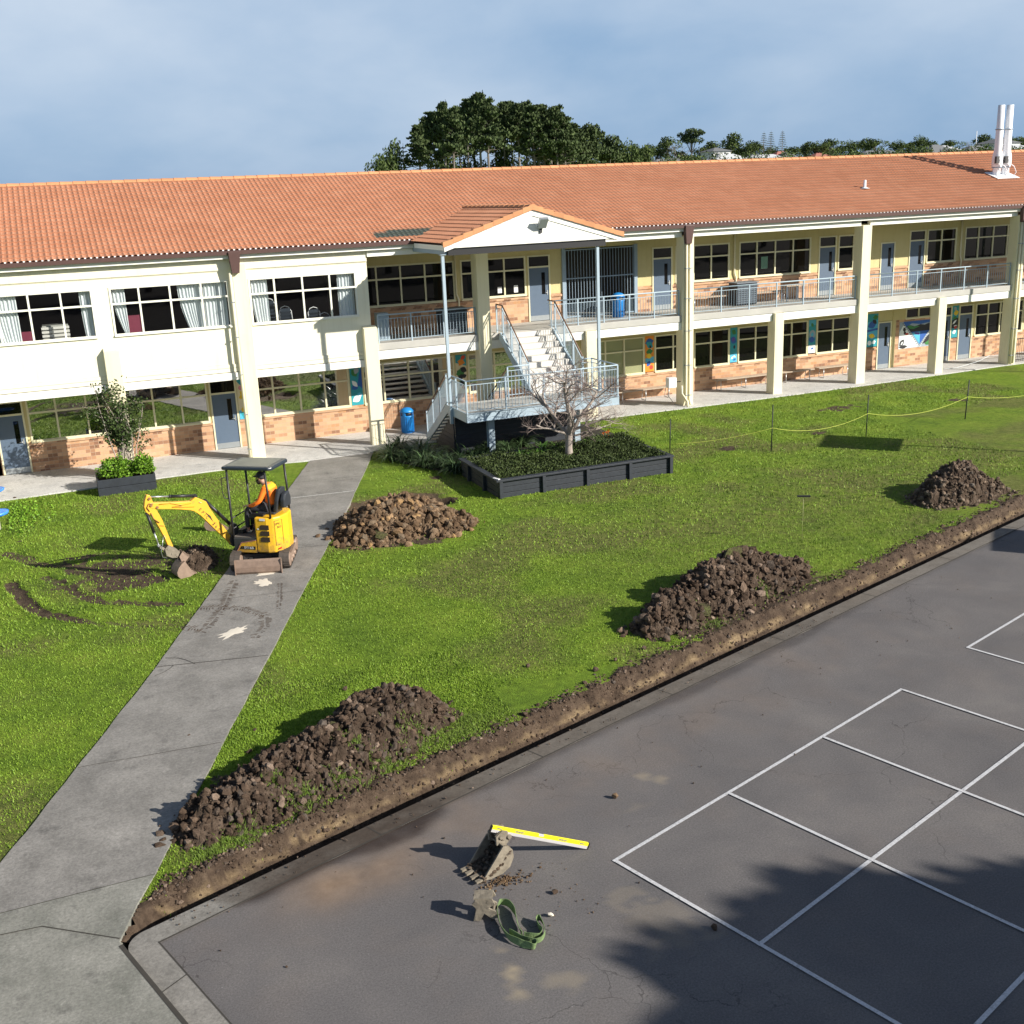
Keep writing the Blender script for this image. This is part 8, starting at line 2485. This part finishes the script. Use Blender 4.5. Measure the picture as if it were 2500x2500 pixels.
protos = {'p%d' % k: ('pine_tree', make_tree('pine_tree', pine_mesh(60+k, low=(0.52, 0.68, 0.48, 0.66, 0.56)[k], spread=(2.7, 2.3, 3.1, 2.3, 2.9)[k], bark=('bark', 'bark_grey', 'bark', 'bark_grey', 'bark')[k], ncl=44))) for k in range(5)}
protos['pr'] = ('pine_tree', make_tree('pine_tree', crown_mesh(71, 10, 3.0, 'pine', 2600, 0.5, 0.42, 0.6)))
for k in range(4): protos['b%d' % k] = ('broadleaf_tree', make_tree('broadleaf_tree', crown_mesh(80+k, 7, 2.7, 'bush' if k < 3 else 'bush_olive', 1500, 0.15 if k != 1 else 0.4)))
protos['n'] = ('norfolk_pine', make_tree('norfolk_pine', norfolk_mesh(90)))
protos['x'] = ('leafless_tree', make_tree('leafless_tree', bare_mesh(95)))
ZUP = 0.35
HT = {'p': 18.0, 'pr': 10.0, 'b': 7.0, 'n': 11.0, 'x': 8.5}
used = set()
def put(kind, x, ztop, Y, Yref, lbl, grp, sxy=None, seed=0):
    xx = x*Y/Yref; zt = 8.216+(ztop-8.216)*Y/Yref
    nm, pr_ = protos[kind]
    zb_ = terr(xx, Y)-0.1 if Y > 60 else -0.1
    H_ = HT.get(kind, HT[kind[0]])
    sz = (zt-zb_)/H_
    s2 = (sxy if sxy else sz)
    if kind not in used: o = pr_; used.add(kind); o.location = (xx, Y, zb_); o.rotation_euler = (0, 0, seed*1.3)
    else: o = dup(pr_, (xx, Y, zb_), seed*1.3)
    o.scale = (s2, s2, sz); o['label'] = lbl; o['group'] = grp
rnd = random.Random(17)
tops = [(49.3, 17.6), (50.4, 18.5), (51.6, 19.3), (53.0, 20.4), (54.2, 19.6), (55.2, 19.9), (56.4, 20.3), (57.4, 20.9), (58.3, 21.5), (59.4, 20.7), (60.6, 19.9), (61.9, 20.2), (63.2, 20.5), (64.2, 20.1), (65.3, 20.3), (66.5, 19.9), (67.3, 19.6), (68.2, 20.0), (69.2, 19.2), (70.1, 19.7), (71.4, 18.4), (72.6, 17.4), (73.8, 16.8)]
for i, (x, z) in enumerate(tops):
    Y = 150+rnd.uniform(-9, 12)
    put('p%d' % (i % 5), x, z-0.45, Y, 150, 'tall dark bare-trunked pine, %s from the left in the pine clump' % ordn[i], 'pines in the tall clump behind the roof', 1.0*rnd.uniform(0.75, 1.0), i)
for i, (k, x, z, lb, s_) in enumerate((('b0', 43.3, 13.9, 'dark rounded tree at the very left end of the pine clump', .55), ('b1', 45.6, 15.4, 'dark tree behind the pale conifer left of the pine clump', .6), ('n', 47.0, 15.1, 'pale green conifer left of the pine clump', 0.9), ('x', 48.5, 14.9, 'leafless brownish tree just left of the pines', 1.0),
       ('x', 50.6, 14.2, 'leafless tree in front of the left pines', 1.0), ('pr', 74.8, 17.5, 'tall round-headed pine right of the clump', 1.0), ('pr', 78.6, 15.9, 'second round-headed pine, further right of the clump', 0.8), ('b3', 77.6, 15.2, 'light olive tree between the two round-headed pines', .7), ('b2', 82.2, 14.9, 'dark low tree right of the second round-headed pine', .8), ('b3', 74.0, 15.0, 'olive tree under the first round-headed pine', .8), ('b1', 84.0, 13.9, 'small dark tree where the clump meets the far hill', .7), ('b3', 71.2, 14.6, 'yellow-green tree under the right end of the pine clump', .7), ('b0', 62.0, 14.0, 'low dark tree at the foot of the pines, below the clump middle', .9), ('b1', 52.8, 14.0, 'low tree at the foot of the leftmost pines', .9), ('b2', 57.0, 13.6, 'low dark tree under the highest pine', .8), ('b0', 69.4, 14.3, 'low dark tree under the right half of the pine clump', .9), ('b2', 66.5, 13.9, 'low bushy tree at the foot of the pines, right of the clump middle', .8))):
    put(k, x, z, 146+i*0.9, 150, lb, 'trees around the pine clump', s_, i+3)
far = [('b1', 134.0, 17.6), ('b0', 139.5, 17.0), ('b0', 142.9, 18.7), ('b1', 146.5, 18.2), ('b2', 150.2, 18.4), ('b0', 153.4, 20.3), ('x', 156.2, 21.4), ('pr', 160.6, 22.4), ('b3', 158.2, 17.6), ('b3', 163.2, 18.4), ('b0', 167.2, 18.9), ('b3', 165.5, 17.4), ('b1', 172.4, 20.6), ('b2', 170.0, 17.6), ('b2', 177.8, 18.8), ('b1', 175.4, 17.0),
       ('b0', 180.6, 18.5), ('n', 183.1, 20.9), ('n', 185.4, 21.1), ('n', 189.1, 21.2), ('b2', 186.0, 17.2), ('b0', 192.6, 16.9), ('b1', 196.8, 17.9), ('b2', 200.6, 18.2), ('b0', 205.4, 18.7), ('b1', 203.0, 16.8), ('b0', 208.0, 16.6), ('b2', 212.0, 18.2), ('b1', 217.4, 18.4), ('b0', 220.8, 18.3), ('b2', 229.4, 17.9), ('b0', 232.4, 17.0), ('b2', 236.4, 19.0), ('b1', 241.2, 17.2), ('b0', 248.6, 17.4), ('x', 256.4, 19.3), ('b1', 259.6, 18.6), ('b2', 262.6, 17.6), ('b0', 270.0, 17.8), ('b1', 276.4, 17.7)]
for i, (k, x, z) in enumerate(far):
    Y = 260+((i*37) % 17-8)
    kd = {'b': 'bushy green tree', 'x': 'leafless pale tree', 'n': 'slender layered conifer', 'p': 'broad-topped dark pine'}[k[0]]
    wn_ = ordn[i] if i < len(ordn) else 'number %d' % (i+1)
    lb_t = '%s on the skyline, %s' % (kd, ('%s to the right of the pine clump' % ordn[i]) if i < 34 else ['left of the twin white flues', 'leafless crown left of the white flues', 'dark crown touching the white flues', 'right of the leafless crown', 'right of the white flues', 'last at the right picture edge'][i-34])
    put(k, x, z, Y, 260, lb_t, 'trees on the far skyline', 1.15 if k[0] != 'n' else 1.0, i)

def house(cx, cy, w_, d_, storeys, roofm, wallm, lbl, rh=1.6, rot=0.0):
    z0 = terr(cx, cy)-1.5
    h_ = thing('house', lbl, 'house', (cx, cy, z0), 'houses on the far hill', local=True)
    H_ = 2.6*storeys
    MB().box(-w_/2, w_/2, -d_/2, d_/2, -0.5, H_).build('wall', M[wallm], parent=h_)
    e = 0.5; r_ = MB(); L_ = max(0.2, w_/2-d_/2)
    V = [(-w_/2-e, -d_/2-e, H_), (w_/2+e, -d_/2-e, H_), (w_/2+e, d_/2+e, H_), (-w_/2-e, d_/2+e, H_), (-L_, 0, H_+rh), (L_, 0, H_+rh)]
    r_.add(V, [(0, 1, 5, 4), (1, 2, 5), (2, 3, 4, 5), (3, 0, 4), (3, 2, 1, 0)]); r_.build('roof', M[roofm], parent=h_)
    for st in range(storeys):
        n_ = max(2, int(w_/3))
        for k in range(n_):
            x = -w_/2+(k+0.5)*w_/n_
            MB().box(x-0.7, x+0.7, -d_/2-0.03, -d_/2+0.02, 0.9+2.6*st, 2.1+2.6*st).build('window', M['far_glass'], parent=h_)
    h_.rotation_euler = (0, 0, rot)
hs_ = [(139, 239, 9, 7, 1, 'house_roof', 'house_wall', 1.4, 'small white house left of the broad-topped dark pine'), (144.5, 243, 9, 7, 1, 'house_roof', 'house_wall2', 1.5, 'tan house in the trees below the leafless skyline tree'),
       (155.5, 236, 12, 8, 1, 'house_roof_pale', 'house_wall2', 2.0, 'grey-roofed house left of the three layered conifers'), (158.8, 246, 5, 6, 2, 'house_roof', 'house_wall', 1.0, 'narrow white house behind the grey-roofed one'), (166, 236, 14, 8, 1, 'house_roof_pale', 'house_wall2', 1.6, 'wide pale-roofed house under the layered conifers'),
       (175.5, 240, 6, 6, 1, 'house_roof', 'house_wall', 2.0, 'white gabled house right of the layered conifers'), (181.5, 250, 9, 7, 1, 'house_roof_red', 'house_wall2', 2.4, 'red-roofed house in the middle of the far hill'), (195, 252, 8, 7, 1, 'house_roof_red', 'house_wall2', 1.8, 'brick-red roofed house between two bushy trees'),
       (204.5, 240, 15, 8, 1, 'house_roof', 'house_wall2', 1.4, 'long dark-roofed house right of centre on the far hill'), (222, 238, 10, 8, 1, 'house_roof', 'house_wall2', 2.2, 'dark gabled house with tan walls left of the two-storey white house'), (229, 243, 11, 8, 1, 'house_roof_pale', 'house_wall', 2.0, 'white house with a pale hip roof left of the flues'), (237.5, 240, 11, 8, 1, 'house_roof', 'house_wall', 1.8, 'long white house nearest the left of the twin flues'), (251, 240, 14, 9, 1, 'house_roof_pale', 'house_wall', 1.9, 'white house seen between the twin flues'), (256, 250, 9, 8, 2, 'house_roof', 'house_wall', 1.5, 'two-storey white house behind the twin flues'), (266, 242, 9, 8, 1, 'house_roof', 'house_wall2', 1.8, 'dark-roofed house at the right picture edge')]
for (x, y, w_, d_, st, rm_, wm_, rh, lb) in hs_: house(x, y, w_, d_, st, rm_, wm_, lb, rh, 0.0)
pl_ = thing('light_pole', 'thin white pole on the far hill left of the twin flues', 'pole', (243, 245, 12))
MB().tube([(243, 245, 12), (243, 245, 19.0)], 0.09, 6).build('shaft', M['sign_white'], parent=pl_)

# scrub and garden greenery filling the far hillside between the houses
mb = MB(); rnd = random.Random(33)
for k in range(330):
    x = rnd.uniform(112, 285); y = rnd.uniform(222, 236) if k % 3 else rnd.uniform(252, 275)
    zt = 8.216+(14.0-8.216)*y/240+rnd.uniform(-0.6, 1.5)+0.8*nz(x, 0, 0, 0.08)
    c = Vector((x, y, zt-1.6))
    for _ in range(110):
        d = Vector((rnd.gauss(0, 1), rnd.gauss(0, 1), rnd.gauss(0, .8))).normalized()*(0.6+0.4*rnd.random())
        leaf_quad(mb, c+Vector((d.x*2.0, d.y*1.6, d.z*1.6)), rnd.uniform(0.3, 0.55), rnd, 0.8)
tag(mb.build('hillside_greenery', M['bush'], origin=(200, 240, 11)), 'dark garden greenery and scrub covering the far hillside', 'greenery', kind='stuff')

for i in range(11):  # unseen row added behind the camera to darken reflections in the windows
    put('b%d' % (i % 3), (-30+13*i), 14.5, -44-(i*7) % 5, -44-(i*7) % 5, 'added bushy tree in the unseen row that darkens the windows, %s from the left' % ordn[i], 'unseen trees added to darken the window reflections', 1.9, i+60)
# trees behind the camera whose crowns shade the corner of the court
def shade_tree(sx, sy, zc, r, rv, seed, lbl, n_=17000):
    bx, by = sx+SUN_DIR.x*zc*k_, sy+SUN_DIR.y*zc*k_
    rs_ = random.Random(seed); tr_, fo = MB(), MB(); mf = M['bush']
    tr_.tube([(0, 0, 0), (0.1, 0, zc*0.5), (0, 0, zc)], [0.28, 0.2, 0.1], 8, False)
    for k in range(9):
        a = k*0.7; tr_.tube([(0, 0, zc*0.72), (math.cos(a)*r*0.4, math.sin(a)*r*0.4, zc-rv*0.3), (math.cos(a)*r*0.85, math.sin(a)*r*0.85, zc)], [0.10, 0.06, 0.02], 5, False)
    for k in range(n_):
        d = Vector((rs_.gauss(0, 1), rs_.gauss(0, 1), rs_.gauss(0, 1))).normalized()
        q = rs_.random()**0.4*(1+0.28*noise.noise(d*2.3+Vector((seed, 0, 0))))
        leaf_quad(fo, Vector((d.x*r*q, d.y*r*q, zc+d.z*rv*q)), rs_.uniform(0.26, 0.48), rs_, 0.9)
    t_ = thing('broadleaf_tree', lbl, 'tree', (bx, by, -0.02), 'trees behind the court', local=True)
    tr_.build('trunk', M['bark'], parent=t_); fo.build('crown', mf, parent=t_)
shade_tree(7.6, 6.05, 9.4, 2.5, 1.15, 101, 'large leafy tree standing behind the court, casting the shadow in the near corner')
shade_tree(10.8, 4.9, 9.0, 3.0, 1.2, 103, 'second leafy tree standing behind the court to the right')
